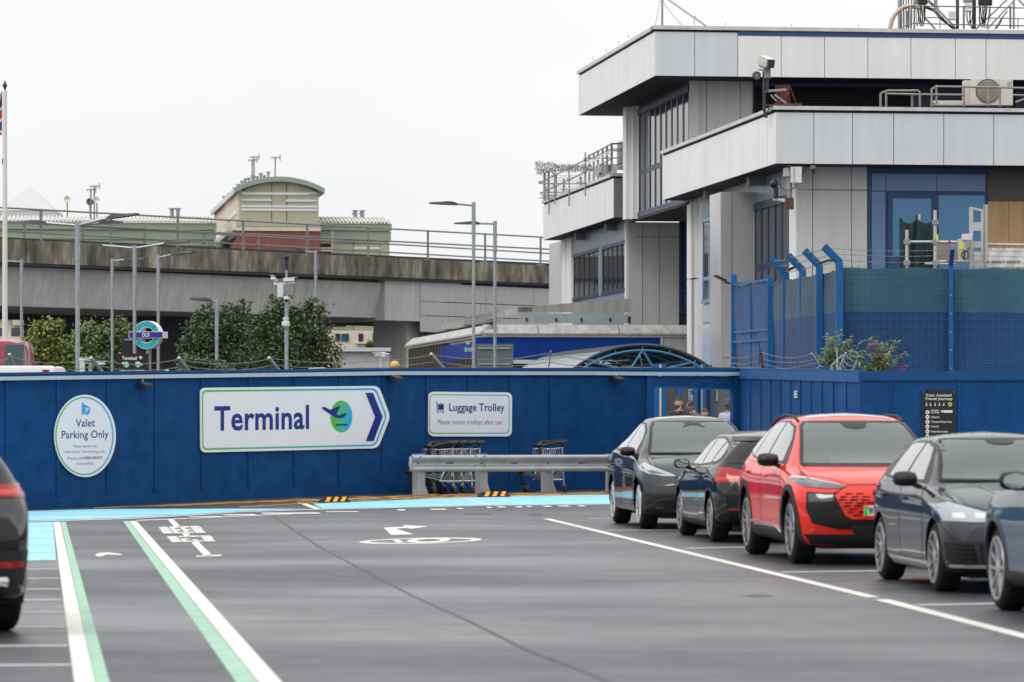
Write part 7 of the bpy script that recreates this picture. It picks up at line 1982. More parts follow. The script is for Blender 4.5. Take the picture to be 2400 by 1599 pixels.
flood(PX(1838, 637, 94.6), (.85,-.2,.35), 'black floodlight between the first pair of cranked posts', .95); flood(PX(1955, 606, 87.8), (-.9,-.1,-.30), 'black floodlight hanging off the nearest cranked post', .85)

# ---------- planter and butterfly bush ----------
pt = thing('planter_box', 'small bright blue box resting behind the battened hoarding top', 'planter', PX(1948, 866, 76))
B = MB(); a = PX(1912, 872, 76); b = PX(1984, 860, 75.2); B.bbox(a.x, b.x, 75.3, 75.9, a.z-.4, b.z, b=.012); B.build('box', M['fence_blue'], pt)
B = MB(); B.box(a.x+.05, b.x-.05, 75.4, 75.8, .1, a.z-.4); B.build('stand', M['galv_d'], pt)
M['leaf_bud'] = leafmat('leaf_buddleia', (.07,.12,.035), (.17,.24,.10)); M['purple'] = mat('flower_purple', (.28,.07,.26), .7, var=.2)
def buddleia(label, px, py, d, stems, seed, flowers):
    rn = random.Random(seed); base = PX(px, py, d); t = thing('butterfly_bush', label, 'bush', (base.x, base.y, .1), 'bushes sprouting behind the hoarding')
    S_ = MB(); Lf = MB(); ends = []
    for i in range(stems):
        lean = Vector((rn.uniform(-1,1)*.75, rn.uniform(-.4,.4), 1.0)).normalized(); ln = rn.uniform(.35, .78)*(1.25-abs(lean.x)*.5)
        p0 = base+Vector((rn.uniform(-.12,.12), rn.uniform(-.1,.1), -.05)); pts = [p0+lean*ln*k/8+Vector((lean.x*.25,0,-.10))*(k/8)**2*ln*1.6 for k in range(9)]
        S_.tube([Vector((base.x, base.y, .1)), p0]+pts[1:], .010, 5, r1=.003); ends.append(pts)
        for k in range(1, 9):
            for q in range(5):
                o = pts[k]+Vector((rn.uniform(-.02,.02),)*3); a = Vector((rn.gauss(0,1), rn.gauss(0,.7), rn.uniform(-.7,.5))).normalized(); l = rn.uniform(.07,.14); nr_ = Vector((rn.gauss(0,.5), -.4, 1)).normalized(); b_ = a.cross(nr_).normalized()
                Lf.add([o, o+a*l*.45+b_*l*.16, o+a*l-Zv*.015, o+a*l*.45-b_*l*.16], [(0,1,2),(0,2,3)])
    S_.build('stem', mat('stem_green', (.10,.10,.05), .7) if 'stem_green' not in bpy.data.materials else bpy.data.materials['stem_green'], t); Lf.build('foliage', M['leaf_bud'], t)
    for (fx_, fy, dx, dy, n_) in flowers:
        B = MB(); a = PX(fx_, fy, d-.05); b = PX(fx_+dx, fy+dy, d-.05)
        for k in range(n_):
            q = a.lerp(b, k/n_); r_ = .035*(1-k/n_*.75)
            for z in range(5): 
                o = q+Vector((rn.gauss(0,r_), rn.gauss(0,r_), rn.gauss(0,r_))); B.sphere(o, .011, n=6)
        B.build('flower', M['purple'], t)
buddleia('tall butterfly bush with purple flower spikes leaning over the hoarding', 2052, 872, 71.5, 23, 5, [(2036,813,22,-5,16),(2104,870,24,-12,12)])
buddleia('smaller flowerless bush growing out of the blue box', 1955, 862, 75.4, 20, 8, [])
B = None
# ---------- signs and lights beyond the hoarding ----------
ds = thing('railway_roundel', 'turquoise ring sign with DLR on its dark bar', 'sign', xy(347.5, 134))
p = PX(347.5, 785.5, 134); k_ = 134/F; M['turq'] = mat('turquoise_enamel', srgb(0,165,175), .4); M['dlr_bar'] = mat('bar_indigo', srgb(40,30,130), .4)
def ringd(B, c_, r0, r1, y0, y1, n=48):
    B.lathe([(r0,y0),(r1,y0),(r1,y1),(r0,y1),(r0,y0)], n, Matrix.Translation(c_) @ Matrix.Rotation(pi/2, 4, 'X'))
ds_rot = Matrix.Rotation(-.24, 4, 'Z')
def loc(pv): return Matrix.Translation(p) @ ds_rot
B = MB(); B.lathe([(.27,-.2),(.49,-.2),(.49,.2),(.27,.2),(.27,-.2)], 48, loc(0) @ Matrix.Rotation(pi/2,4,'X')); B.build('ring_box', M['white'], ds, True)
B = MB(); B.lathe([(.29,.206),(.47,.206)], 48, loc(0) @ Matrix.Rotation(pi/2,4,'X')); B.build('ring_face', M['turq'], ds)
B = MB()
for a in (.25*pi, .75*pi, 1.25*pi, 1.75*pi): B.bar(loc(0) @ Vector((.28*math.cos(a),-.209,.28*math.sin(a))), loc(0) @ Vector((.48*math.cos(a),-.209,.48*math.sin(a))), .02, .004)
B.build('ring_joint', M['black'], ds)
B = MB(); B.box(-.63,.63,-.25,.25,-.115,.115, loc(0)); B.build('bar_box', M['white'], ds)
B = MB(); B.box(-.61,.61,-.258,-.252,-.098,.098, loc(0)); bb = B.build('bar_face', M['dlr_bar'], ds)
vs, fs = letters('DLR', .015); B = MB(); B.add([loc(0) @ Vector((-.13+.28*x, -.262, -.062+.13*y)) for x, y in vs], fs); B.build('lettering', M['white'], bb)
B = MB(); B.box(-.06,.06,-.06,.06,-p.z+.1,-.45, loc(0)); B.build('post', M['galv'], ds)

ts = thing('direction_sign', 'black board sign reading Terminal with Departures and Arrivals plane symbols', 'sign', xy(312, 110))
WT_ = Wall(xy(200, 110), xy(420, 110)); cr_ = lambda *q: [(x/3.137, 400+y/3.137) for x, y in q]
B = MB(); B.prism(WT_.poly(cr_((861,1345),(1094,1345),(1094,1500),(861,1500)), 0), Vector((0,.05,0))); B.build('board', M['board_black'], ts)
B = MB(); B.bar(WT_.pt(276,868,-.06), Vector((WT_.pt(276,868).x, 110.06, .1)), .07); B.bar(WT_.pt(349,868,-.06), Vector((WT_.pt(349,868).x, 110.06, .1)), .07); B.build('post', M['galv'], ts)
text_on(WT_, 'Terminal', 286,843.5,320.5,843.5,8, M['white'], ts, .022, .006); text_on(WT_, 'Departures & Arrivals', 281,870.5,339,870.5,4.6, M['white'], ts, .015, .006)
shape(WT_, cr_((1030,1388),(1030,1372),(1021,1380),(1018,1376),(1034,1361),(1049,1376),(1046,1380),(1038,1372),(1038,1388)), .006, M['white'], ts, 'arrow_symbol')
for x, fl in ((929,1),(1015,-1)):
    shape(WT_, [(q[0],q[1]) for q in ell(x/3.137, 400+1426/3.137, 7.0, 7.2, 24)], .006, M['grad2'], ts, 'disc')
    pl_ = [(-36,-8),(-26,-12),(-8,-4),(6,-12),(10,-10),(2,2),(16,2),(22,6),(12,14),(-6,10),(-28,0)]
    shape(WT_, [((x+a*fl)/3.137, 400+(1420+(b if fl > 0 else -b*1.0))/3.137) for a, b in pl_][::fl], .0085, M['white'], ts, 'plane_symbol')
    shape(WT_, [((x+a)/3.137, 400+(1441+b)/3.137) for a, b in ((-10,-2),(10,-2),(10,2),(-10,2))], .0085, M['white'], ts, 'runway_symbol')
us = thing('sign_board', 'plain black board standing above and behind the terminal direction sign', 'sign', xy(316, 134.5))
WU = Wall(xy(200,134.5), xy(420,134.5))
B = MB(); B.prism(WU.poly(cr_((893,1220),(1097,1220),(1097,1500),(893,1500)), 0), Vector((0,.08,0))); B.build('board', M['board_black'], us)
B = MB(); B.bar(WU.pt(291,796.5,.03), WU.pt(342,796.5,.03), .07, .05); B.build('rail', M['galv_d'], us)
B = MB(); q = WU.pt(350,800); B.box(q.x, q.x+.06, 134.52, 134.6, .1, q.z); B.build('post', M['galv'], us)
gs_ = thing('reversed_sign', 'grey back of a rectangular sign behind the street lamp pair', 'sign', xy(1160, 132))
WS_ = Wall(xy(1000,132), xy(1300,132)); B = MB(); B.prism(WS_.poly([(1116,806),(1203,806),(1203,866),(1116,866)]), Vector((0,.05,0))); B.build('panel', mat('sign_back_grey', (.12,.13,.14), .5, .1, var=.05), gs_)
for y in (816.5, 853.5):
    B = MB(); B.bar(WS_.pt(1121,y,.03), WS_.pt(1197,y,.03), .05, .05); B.build('rail', M['galv'], gs_)
for x in (1130, 1188):
    B = MB(); q = WS_.pt(x, 866); B.bar(Vector((q.x, 132.1, .1)), Vector((q.x, 132.1, q.z+.5)), .07); B.build('post', M['galv'], gs_)
M['globe'] = mat('globe_amber', (.62,.34,.07), .4); M['globe2'] = mat('globe_peach', (.72,.50,.30), .4)
def globe(px, py, r, d, m, label):
    p = PX(px, py, d); t = thing('globe_beacon', label, 'beacon', (p.x, p.y, .1), 'globe beacons beyond the hoarding')
    B = MB(); B.sphere(p, r*d/F, n=20); B.build('globe', m, t, True); B = MB(); B.tube([Vector((p.x,p.y,.1)), p-Zv*(r*d/F*.9)], .04, 8); B.tube([p-Zv*.14, p-Zv*.10], .06, 8); B.build('post', M['white'], t)
    B = MB(); B.tube([p+Zv*(r*d/F*.95), p+Zv*(r*d/F*1.25)], .012, 5); B.build('finial', M['galv'], t)
globe(925, 857, 11.3, 88, M['globe'], 'amber globe beacon left of the entrance building'); globe(391.5, 878, 11, 88, M['globe2'], 'peach globe beacon just peeping over near the black sign')
# white hut and small cameras
ht = thing('hut', 'low white hut with a sloping dark roof edge under the viaduct', 'hut', xy(853, 150))
B = MB(); a, b = xy(795,150), xy(913,150); B.box(a.x, b.x, 150, 153, .1, zat(a,824)); B.build('wall', mat('hut_white', (.48,.46,.44), .7, var=.08), ht)
B = MB(); z = zat(a,824); z2 = zat(a,814.5); B.add([(a.x-.1,149.8,z),(b.x+.05,149.8,z),(b.x+.05,150.6,z2),(a.x+.2,150.6,z2),(a.x-.1,153.2,z),(b.x+.05,153.2,z)], [(0,1,2,3),(1,5,2),(0,3,4),(3,2,5,4)]); B.build('roof', mat('hut_roof', (.20,.21,.22), .6), ht)
def boxcam(B, p, dr, L_=.32, w_=.085, h_=.085):
    dr = Vector(dr).normalized(); s_ = dr.cross(Zv).normalized(); u_ = s_.cross(dr)
    A_ = Matrix(((dr.x,s_.x,u_.x,p.x),(dr.y,s_.y,u_.y,p.y),(dr.z,s_.z,u_.z,p.z),(0,0,0,1)))
    B.bbox(-L_/2, L_/2, -w_/2, w_/2, -h_/2, h_/2, A_, b=.012); B.bbox(-L_/2, L_/2+.06, -w_/2-.012, w_/2+.012, h_/2, h_/2+.012, A_, b=.004); return A_, L_
M['cam_white'] = mat('camera_white', (.62,.62,.60), .4, var=.06)
lc = thing('security_camera', 'small twin headed white camera on a short post near the white hut', 'camera', xy(893, 100))
p = PX(892, 831, 100); B = MB(); boxcam(B, p+Vector((-.07,0,0)), (-.9,-.5,-.1), .18, .10, .09); boxcam(B, p+Vector((.08,0,-.01)), (.8,-.6,-.2), .18, .10, .09); B.build('head', M['cam_white'], lc, True)
B = MB(); B.tube([Vector((p.x,p.y,.1)), p-Zv*.05], .035, 8); B.build('post', M['rail_grey'], lc)
lc = thing('bulkhead_post', 'squat white post with side arms at the foot of the tallest lamp', 'post', xy(195, 92))
p = PX(193, 843, 92); B = MB(); B.bbox(p.x-.06, p.x+.06, p.y-.06, p.y+.06, .1, p.z, b=.01); B.build('post', M['cam_white'], lc)
B = MB(); boxcam(B, p+Vector((.07,-.02,.0)), (.9,-.4,-.05), .3, .09, .06); boxcam(B, PX(232,852,92), (.95,-.3,.05), .3, .09, .08); B.bar(PX(195,850,92), PX(226,852,92), .03); B.bar(PX(178,847,92), PX(196,847,92), .03); B.build('arm', M['cam_white'], lc)
B = MB(); q = PX(212,850,92); B.tube([Vector((q.x,q.y,.1)), q], .05, 10); B.build('bollard', M['galv'], lc)
bx = thing('junction_box', 'white box top just showing above the hoarding at the foot of a lamp', 'box', xy(743, 100)); B = MB(); a = PX(724,862,100); b = PX(763,878,100); B.bbox(a.x, b.x, 99.8, 100.2, .1, a.z, b=.02); B.build('box', M['cam_white'], bx)

# tall camera pole
cp = thing('camera_pole', 'grey pole carrying several white security cameras in front of the trees', 'camera pole', xy(671, 112))
p = xy(671.5, 112); zz_ = lambda y: zat(p, y)
B = MB(); B.tube([p+Zv*.1, p+Zv*zz_(680)], .058, 14); B.tube([p+Zv*zz_(680), p+Zv*zz_(632)], .032, 12); B.build('pole', M['galv'], cp, True)
B = MB(); B.sphere(p+Zv*zz_(603), .078, .078, .085, 16); B.tube([p+Zv*zz_(632), p+Zv*zz_(622), p+Zv*zz_(610)], .05, 12); B.build('dome_camera', M['black'], cp, True)
B = MB(); A_, L_ = boxcam(B, PX(679,655.5,111.8), (.85,-.62,.03), .42, .10, .10); cm = B.build('box_camera', M['cam_white'], cp, True)
B = MB(); B.tube([A_ @ Vector((L_/2-.01,0,0)), A_ @ Vector((L_/2+.012,0,0))], .042, 12); B.build('lens', M['black'], cm)
B = MB(); A_, L_ = boxcam(B, PX(643,656,112.1), (-.35,-.9,.35), .3, .10, .10); cm = B.build('box_camera', M['cam_white'], cp, True)
B = MB(); B.bar(PX(641,666,112), PX(690,663,112), .045, .05); B.bar(PX(643,660,112), PX(645,667,112), .04); B.build('bracket', M['cam_white'], cp)
B = MB(); a = PX(651,668,111.9); b = PX(664,697,111.9); B.bbox(a.x, b.x, 111.75, 111.95, b.z, a.z, b=.01); B.build('cabinet', M['cam_white'], cp)
B = MB(); q = PX(671.5,702,111.8); B.lathe([(.0,.09),(.075,.09),(.085,.05),(.085,.0)], 18, Matrix.Translation(q)); B.build('dome_camera', M['cam_white'], cp, True)
B = MB(); B.sphere(q+Zv*-.005, .068, n=14); B.build('dome_lens', M['black'], cp, True)
B = MB(); q = PX(670,758,111.8); B.lathe([(.0,.22),(.085,.22),(.085,.16),(.06,.15),(.06,.12),(.11,.11),(.118,.06),(.115,-.02),(.07,-.06),(.0,-.06)], 20, Matrix.Translation(q-Zv*.05)); B.build('dome_camera', M['cam_white'], cp, True)
B = MB(); q = PX(670,769,111.8); B.sphere(q, .06, .06, .05, 12); B.build('dome_lens', M['galv_d'], cp, True)
B = MB(); a = PX(689,668,111.7); B.tube([a, PX(691,680,111.7), PX(686,692,111.7), PX(679,697,111.7)], .012, 6); B.tube([PX(661,698,111.7), PX(663,704,111.7), PX(668,702,111.7)], .012, 6); B.build('cable', M['black'], cp)

# flagpole
fp = thing('flagpole', 'white flagpole with a dark pointed finial at the left edge', 'flagpole', xy(11.5, 92))
p = xy(11.5, 92); B = MB(); B.tube([p+Zv*.1, p+Zv*zat(p,212)], .075, 14, r1=.05); B.build('pole', mat('pole_white', (.66,.64,.60), .45), fp, True)
B = MB(); B.lathe([(.0,.17),(.012,.14),(.03,.10),(.055,.05),(.055,.02),(.03,-.02),(.022,-.06),(.03,-.07)], 16, Matrix.Translation(p+Zv*zat(p,204))); B.build('finial', mat('finial_bronze', (.07,.065,.055), .5, .5), fp, True)
B = MB(); B.bar(p+Vector((-.06,-.02,zat(p,385))), p+Vector((-.06,-.02,zat(p,372))), .02); B.build('cleat', M['bronze'], fp)
fl = thing('flag', 'drooping red white and blue flag cut off by the left edge', 'flag', p+Vector((-.08,0,zat(p,270))))
fm_ = mat('flag_cloth', (.5,.5,.5), .8); N_, L, b = nodes(fm_); nt = fm_.node_tree
# union flag worked out from the cloth's own coordinates
uv = N_.new('ShaderNodeAttribute'); uv.attribute_name = 'cloth'; sp = N_.new('ShaderNodeSeparateXYZ'); L(uv.outputs['Vector'], sp.inputs['Vector'])
def mth(op, a, b_=None):
    n = N_.new('ShaderNodeMath'); n.operation = op
    for i, v in enumerate((a, b_)):
        if v is None: continue
        if isinstance(v, (int, float)): n.inputs[i].default_value = v
        else: L(v, n.inputs[i])
    return n.outputs[0]
ax_ = mth('ABSOLUTE', mth('SUBTRACT', sp.outputs['X'], .5)); ay_ = mth('ABSOLUTE', mth('SUBTRACT', sp.outputs['Y'], .5)); dg = mth('ABSOLUTE', mth('SUBTRACT', ax_, ay_))
col = mixcol(nt, mth('LESS_THAN', dg, .08), (.03,.05,.17), (.62,.60,.57)); col = mixcol(nt, mth('LESS_THAN', dg, .03), col, (.42,.05,.05))
crs = mth('MINIMUM', mth('MULTIPLY', ax_, 1.6), ay_); col = mixcol(nt, mth('LESS_THAN', crs, .17), col, (.62,.60,.57)); col = mixcol(nt, mth('LESS_THAN', crs, .10), col, (.42,.05,.05)); L(col, b.inputs['Base Color'])
B = MB(); n1, n2 = 16, 12; pz0, pz1 = zat(p,316), zat(p,214); cc = []
for i in range(n1+1):
    for k in range(n2+1):
        u_ = i/n1; v_ = k/n2; drop = u_*u_*.55
        B.v.append(Vector((p.x-.07-u_*.75, p.y+.05*math.sin(u_*9+v_*2), pz0+(pz1-pz0)*v_-u_*.9*(.4+.6*v_)-.1*u_))); cc.append((u_, v_, 0))
B.f = [(i*(n2+1)+k, (i+1)*(n2+1)+k, (i+1)*(n2+1)+k+1, i*(n2+1)+k+1) for i in range(n1) for k in range(n2)]; B.m = [0]*len(B.f)
o = B.build('cloth', fm_, fl, True); at_ = o.data.attributes.new('cloth', 'FLOAT_VECTOR', 'POINT')
for i, c_ in enumerate(cc): at_.data[i].vector = c_

# red bus and white van beyond the hoarding
bs = thing('red_bus', 'red bus whose rounded end shows beyond the hoarding at the left edge', 'bus', xy(-40, 84))
M['bus_red'] = mat('bus_red', (.30,.015,.03), .3, coat=.6)
e = PX(63, 796, 84); B = MB(); B.bbox(e.x-9.5, e.x, 83.2, 85.7, .35, zat(xy(0,83.2),793), b=.30); B.build('body', M['bus_red'], bs, True)
B = MB(); a = PX(12,806,83.17); b = PX(55,864,83.17); B.bbox(a.x, b.x, 83.17, 83.22, b.z, a.z, b=.02); B.bbox(a.x-4, a.x-.15, 83.17, 83.22, b.z, a.z, b=.02); B.build('window', mat('bus_window', (.02,.06,.06), .05, spec=.9), bs)
B = MB(); 
for x in (-.9, -7.5): B.lathe([(.2,-.13),(.45,-.13),(.48,0),(.45,.13),(.2,.13)], 24, Matrix.Translation((e.x+x, 83.35, .48)) @ Matrix.Rotation(pi/2,4,'X'))
B.build('wheel', M['tyre'], bs)
vn = thing('white_van', 'white vehicle roof with a red brake light and black fin just above the hoarding', 'van', xy(40, 71.8))
e = PX(141, 872, 71.8); B = MB(); B.bbox(e.x-4.4, e.x, 71.0, 72.8, .4, 2.53, b=.10); o = B.build('body', M['white'], vn, True)
B = MB()
for y in (70.985, 72.795): B.bbox(e.x-3.9, e.x-3.0, y, y+.02, 1.35, 2.05, b=.008); B.bbox(e.x-2.6, e.x-.5, y, y+.02, 1.4, 2.05, b=.008)
B.bbox(e.x-.01, e.x+.012, 71.2, 72.6, 1.4, 2.1, b=.004); B.bbox(e.x-4.412, e.x-4.39, 71.2, 72.6, 1.3, 2.1, b=.004); B.build('window', M['glass_d'], vn)
B = MB(); B.bbox(e.x-.02, e.x+.08, 71.0, 72.8, .42, .62, b=.03); B.bbox(e.x-4.48, e.x-4.38, 71.0, 72.8, .42, .66, b=.03); B.build('bumper', M['clad'], vn)
B = MB(); q = PX(114,865,71.4); B.add([(q.x-.12,71.3,q.z-.05),(q.x+.10,71.3,q.z+.03),(q.x+.13,71.3,q.z+.05),(q.x-.02,71.3,q.z+.045),(q.x-.12,71.5,q.z-.05),(q.x+.10,71.5,q.z+.03),(q.x+.13,71.5,q.z+.05),(q.x-.02,71.5,q.z+.045)], [(0,1,2,3),(7,6,5,4),(0,4,5,1),(1,5,6,2),(2,6,7,3),(3,7,4,0)]); B.build('fin', M['black'], vn)
B = MB(); q = PX(107,869,70.98); B.box(q.x-.06, q.x+.06, 70.97, 71.1, q.z-.02, q.z+.02); B.build('brake_light', M['tail'], vn)
B = MB()
for x in (-.8, -3.6):
    for y in (71.1, 72.7): B.lathe([(.15,-.1),(.31,-.1),(.33,0),(.31,.1),(.15,.1)], 20, Matrix.Translation((e.x+x, y, .33)) @ Matrix.Rotation(pi/2,4,'X'))
B.build('wheel', M['tyre'], vn)
# ---------- people behind the gateway ----------
M['skin'] = mat('skin', (.42,.24,.17), .5, var=.06, vscale=20); M['skin2'] = mat('skin_tan', (.25,.13,.085), .5, var=.06, vscale=20)
M['hair_d'] = mat('hair_dark_brown', (.035,.022,.016), .6, var=.4, vscale=40); M['hair_g'] = mat('hair_grey_black', (.05,.05,.052), .6, var=.5, vscale=30); M['hair_b'] = mat('hair_chestnut', (.13,.055,.03), .55, var=.35, vscale=40)
M['jacket_d'] = mat('jacket_charcoal', (.016,.017,.018), .8); M['jacket_o'] = mat('jacket_olive', (.10,.105,.075), .8); M['shirt_b'] = mat('shirt_lilac', (.36,.37,.52), .8, var=.1, vscale=50); M['shirt_w'] = mat('shirt_white', (.6,.6,.6), .8)
M['denim'] = mat('trousers_dark', (.02,.025,.04), .85); M['cap_green'] = mat('cap_green', (.012,.05,.04), .7); M['knit'] = mat('hat_rust_brown', (.11,.04,.02), .9, var=.2, vscale=60); M['eye'] = mat('eye_white', (.6,.58,.55), .3)
def skin_mesh(pts, edges, rad, root=0, lv=2):
    me = bpy.data.meshes.new('tmp'); me.from_pydata(pts, edges, []); o = bpy.data.objects.new('tmp', me); C.objects.link(o)
    o.modifiers.new('s', 'SKIN'); sk = me.skin_vertices[0].data
    for i, r in enumerate(rad): sk[i].radius = r if isinstance(r, tuple) else (r, r)
    sk[root].use_root = True
    sb = o.modifiers.new('u', 'SUBSURF'); sb.levels = lv; sb.render_levels = lv
    dg = bpy.context.evaluated_depsgraph_get(); em = bpy.data.meshes.new_from_object(o.evaluated_get(dg))
    vs = [v.co.copy() for v in em.vertices]; fs = [tuple(p.vertices) for p in em.polygons]
    bpy.data.objects.remove(o); bpy.data.meshes.remove(em); bpy.data.meshes.remove(me); return vs, fs
def head_geo(grow=1.0, n=28):
    bm = bmesh.new(); bmesh.ops.create_uvsphere(bm, u_segments=n, v_segments=20, radius=1)
    for v in bm.verts:
        x, y, z = v.co; k = 1.0
        if z < -.15: k = 1-.42*min(1, (-.15-z)/.85)**1.3           # jaw narrows to the chin
        X = x*.077*k*grow; Y = y*.097*(1 if y < 0 else 1.03)*(1 if z > -.3 else (1-.22*(-.3-z)) if y > 0 else 1)*grow; Z = z*.118*grow
        if y < 0 and grow == 1.0:
            Y -= .020*math.exp(-((x/.16)**2))*math.exp(-(((z+.10)/.16)**2))          # nose
            Y += .008*(math.exp(-(((x-.40)/.22)**2))+math.exp(-(((x+.40)/.22)**2)))*math.exp(-(((z-.10)/.14)**2))   # sockets
            Y -= .005*math.exp(-((x/.32)**2))*math.exp(-(((z+.46)/.08)**2))-.003*math.exp(-((x/.3)**2))*math.exp(-(((z+.40)/.04)**2))
            Y -= .007*math.exp(-((x/.3)**2))*math.exp(-(((z+.82)/.16)**2))           # chin
        v.co = (X, Y, Z)
    return bm
def hand_geo(B, wrist, dirv, palmn, side=1, curl=.5, s=1.0):
    """palm, four bent fingers of unequal length and a thumb off the side"""
    d = Vector(dirv).normalized(); nrm = Vector(palmn).normalized(); a = d.cross(nrm).normalized()*side
    w = Vector(wrist)
    B.sphere((0,0,0), .030*s, .050*s, .017*s, 10, Matrix.Translation(w+d*.045*s) @ Matrix(((a.x,d.x,nrm.x,0),(a.y,d.y,nrm.y,0),(a.z,d.z,nrm.z,0),(0,0,0,1))))
    for k, ln in enumerate((.072,.080,.074,.058)):
        p = w+d*.085*s+a*(-.030+.020*k)*s; pts = [p-d*.02*s, p]
        dd = d.copy(); 
        for q, f in ((0,.45),(1,.32),(2,.23)):
            dd = (dd*math.cos(curl*.9)+nrm*math.sin(curl*.9)).normalized(); pts.append(pts[-1]+dd*ln*f*s)
        B.tube(pts, .0095*s, 7, r1=.007*s)
    t0 = w+d*.03*s-a*.026*s; B.tube([t0, t0+(d*.4-a*.9+nrm*.3).normalized()*.035*s, t0+(d*.75-a*.75+nrm*.6).normalized()*.066*s], .011*s, 7, r1=.008*s)
def person(label, px, ptop, d, yaw, skin, hair, jacket, armR=None, armL=None, head_yaw=0, extra=None, lean=0):
    H = CZ+(HY-ptop)*d/F-GZ(d); s = H/1.77; p = xy(px, d)
    t = thing('person', label, 'person', (0, 0, 0), 'people waiting behind the gateway')
    J = {'pel':(0,0,.95),'wai':(0,0,1.10),'che':(0,0,1.30),'nb':(0,.012,1.46),'nk':(0,0,1.545),'sr':(-.175,0,1.425),'sl':(.175,0,1.425)}
    aR = armR or ((-.235,.03,1.14),(-.245,-.06,.90)); aL = armL or ((.235,.03,1.14),(.245,-.06,.90))
    P = [J['pel'],J['wai'],J['che'],J['nb'],J['nk'],J['sr'],aR[0],aR[1],J['sl'],aL[0],aL[1],(-.09,0,.88),(-.10,-.015,.50),(-.10,.02,.10),(.09,0,.88),(.10,-.015,.50),(.10,.02,.10)]
    E = [(0,1),(1,2),(2,3),(3,4),(3,5),(5,6),(6,7),(3,8),(8,9),(9,10),(0,11),(11,12),(12,13),(0,14),(14,15),(15,16)]
    Rd = [(.14,.11),(.13,.10),(.155,.11),(.07,.065),.053,.05,.036,.028,.05,.036,.028,.085,.06,.042,.085,.06,.042]
    vs, fs = skin_mesh(P, E, Rd); B = MB(); B.add(vs, fs)
    Hm = Matrix.Translation((0,-.012,1.652)) @ Matrix.Rotation(head_yaw, 4, 'Z')
    B.bm(head_geo(), Hm)
    for sd in (-1, 1): B.sphere((sd*.078,.008,-.005), .012, .024, .034, 10, Hm)
    for a_, sd in ((aR,1),(aL,-1)):
        e, w_ = Vector(a_[0]), Vector(a_[1]); dr = (w_-e).normalized(); hand_geo(B, w_, dr, (0.0,-.3,.9) if a_[1][2] > 1.2 else (sd*1.0,0,0), sd, 1.15 if a_[1][2] > 1.2 else .45)
    B.build('body', skin, t, True, 180)
    for sd in (-1, 1):
        Bq = MB(); Bq.sphere((sd*.031,-.083,.012), .012, .008, .007, 10, Hm); Bq.build('eye', M['eye'], t); Bq = MB(); Bq.sphere((sd*.031,-.0905,.012), .0055, .002, .0055, 8, Hm); Bq.build('iris', M['hair_d'], t)
    # jacket or shirt, trousers, shoes
    jp = P[1:4]+P[5:11]; 
    Pj = [(0,0,.90),P[1],P[2],(0,.012,1.43),P[5],P[6],P[7],P[8],P[9],P[10],(0,.01,1.51)]; Ej = [(0,1),(1,2),(2,3),(3,4),(4,5),(5,6),(3,7),(7,8),(8,9),(3,10)]
    vs, fs = skin_mesh(Pj, Ej, [(.165,.13),(.155,.125),(.18,.14),(.13,.105),.074,.055,.042,.074,.055,.042,(.072,.070)]); B = MB(); B.add(vs, fs); B.build('jacket', jacket, t, True, 180)
    vs, fs = skin_mesh([(0,0,.97)]+P[11:17], [(0,1),(1,2),(2,3),(0,4),(4,5),(5,6)], [(.155,.125),.10,.075,.06,.10,.075,.06]); B = MB(); B.add(vs, fs); B.build('trousers', M['denim'], t, True, 180)
    B = MB()
    for sd in (-1, 1): B.sphere((sd*.105,-.05,.045), .05, .135, .045, 12)
    B.build('shoe', M['black'], t, True)
    if hair is not None:
        bm = head_geo(1.07); 
        bmesh.ops.delete(bm, geom=[v for v in bm.verts if (v.co.z < .045 and v.co.y < -.028) or v.co.z < -.055 or (v.co.y < -.075 and v.co.z < .07)], context='VERTS')
        rn = random.Random(len(label))
        for v in bm.verts: v.co += v.co.normalized()*rn.uniform(-.001,.007)+Vector((0,0,.006 if v.co.z > .06 else 0))
        B = MB(); B.bm(bm, Hm); B.build('hair', hair, t, True, 180)
    if extra: extra(t, Hm)
    t.location = (p.x, p.y, GZ(d)); t.rotation_euler = (0, 0, yaw); t.scale = (s, s, s); return t
def beard(t, Hm):
    bm = head_geo(1.045); bmesh.ops.delete(bm, geom=[v for v in bm.verts if not (v.co.z < -.022 and v.co.y < .03 and not (abs(v.co.x) < .018 and v.co.z > -.04) )], context='VERTS'); B = MB(); B.bm(bm, Hm); B.build('beard', M['hair_d'], t, True, 180)
    B = MB(); B.bar((-.05,-.125,1.40), (.0,-.13,1.10), .05, .02); B.bar((.05,-.125,1.40), (.0,-.13,1.10), .05, .02); B.build('shirt', M['shirt_w'], t)
    bm = head_geo(1.10); bmesh.ops.delete(bm, geom=[v for v in bm.verts if v.co.z < .055], context='VERTS'); B = MB(); rn = random.Random(4)
    for v in bm.verts: v.co += Vector((rn.gauss(0,.004), rn.gauss(0,.004)-.008, .016+rn.gauss(0,.006)))
    B.bm(bm, Hm); B.build('hair', M['hair_d'], t, True, 180)
def capman(t, Hm):
    bm = head_geo(1.09); bmesh.ops.delete(bm, geom=[v for v in bm.verts if v.co.z < .045], context='VERTS'); B = MB(); B.bm(bm, Hm)
    pts = [Vector((.075*math.sin(a), -.085-.085*max(0,math.cos(a))**.7, .047+.006*math.cos(a))) for a in [(-.5+k/10)*pi for k in range(11)]]
    B.prism([Hm @ p for p in pts], Vector((0,0,.007))); B.build('cap', M['cap_green'], t, True, 40)
    B = MB(); B.sphere((-.02,-.108,.075), .012, .003, .010, 8, Hm); B.build('cap_badge', M['shirt_w'], t)
    shades(t, Hm)
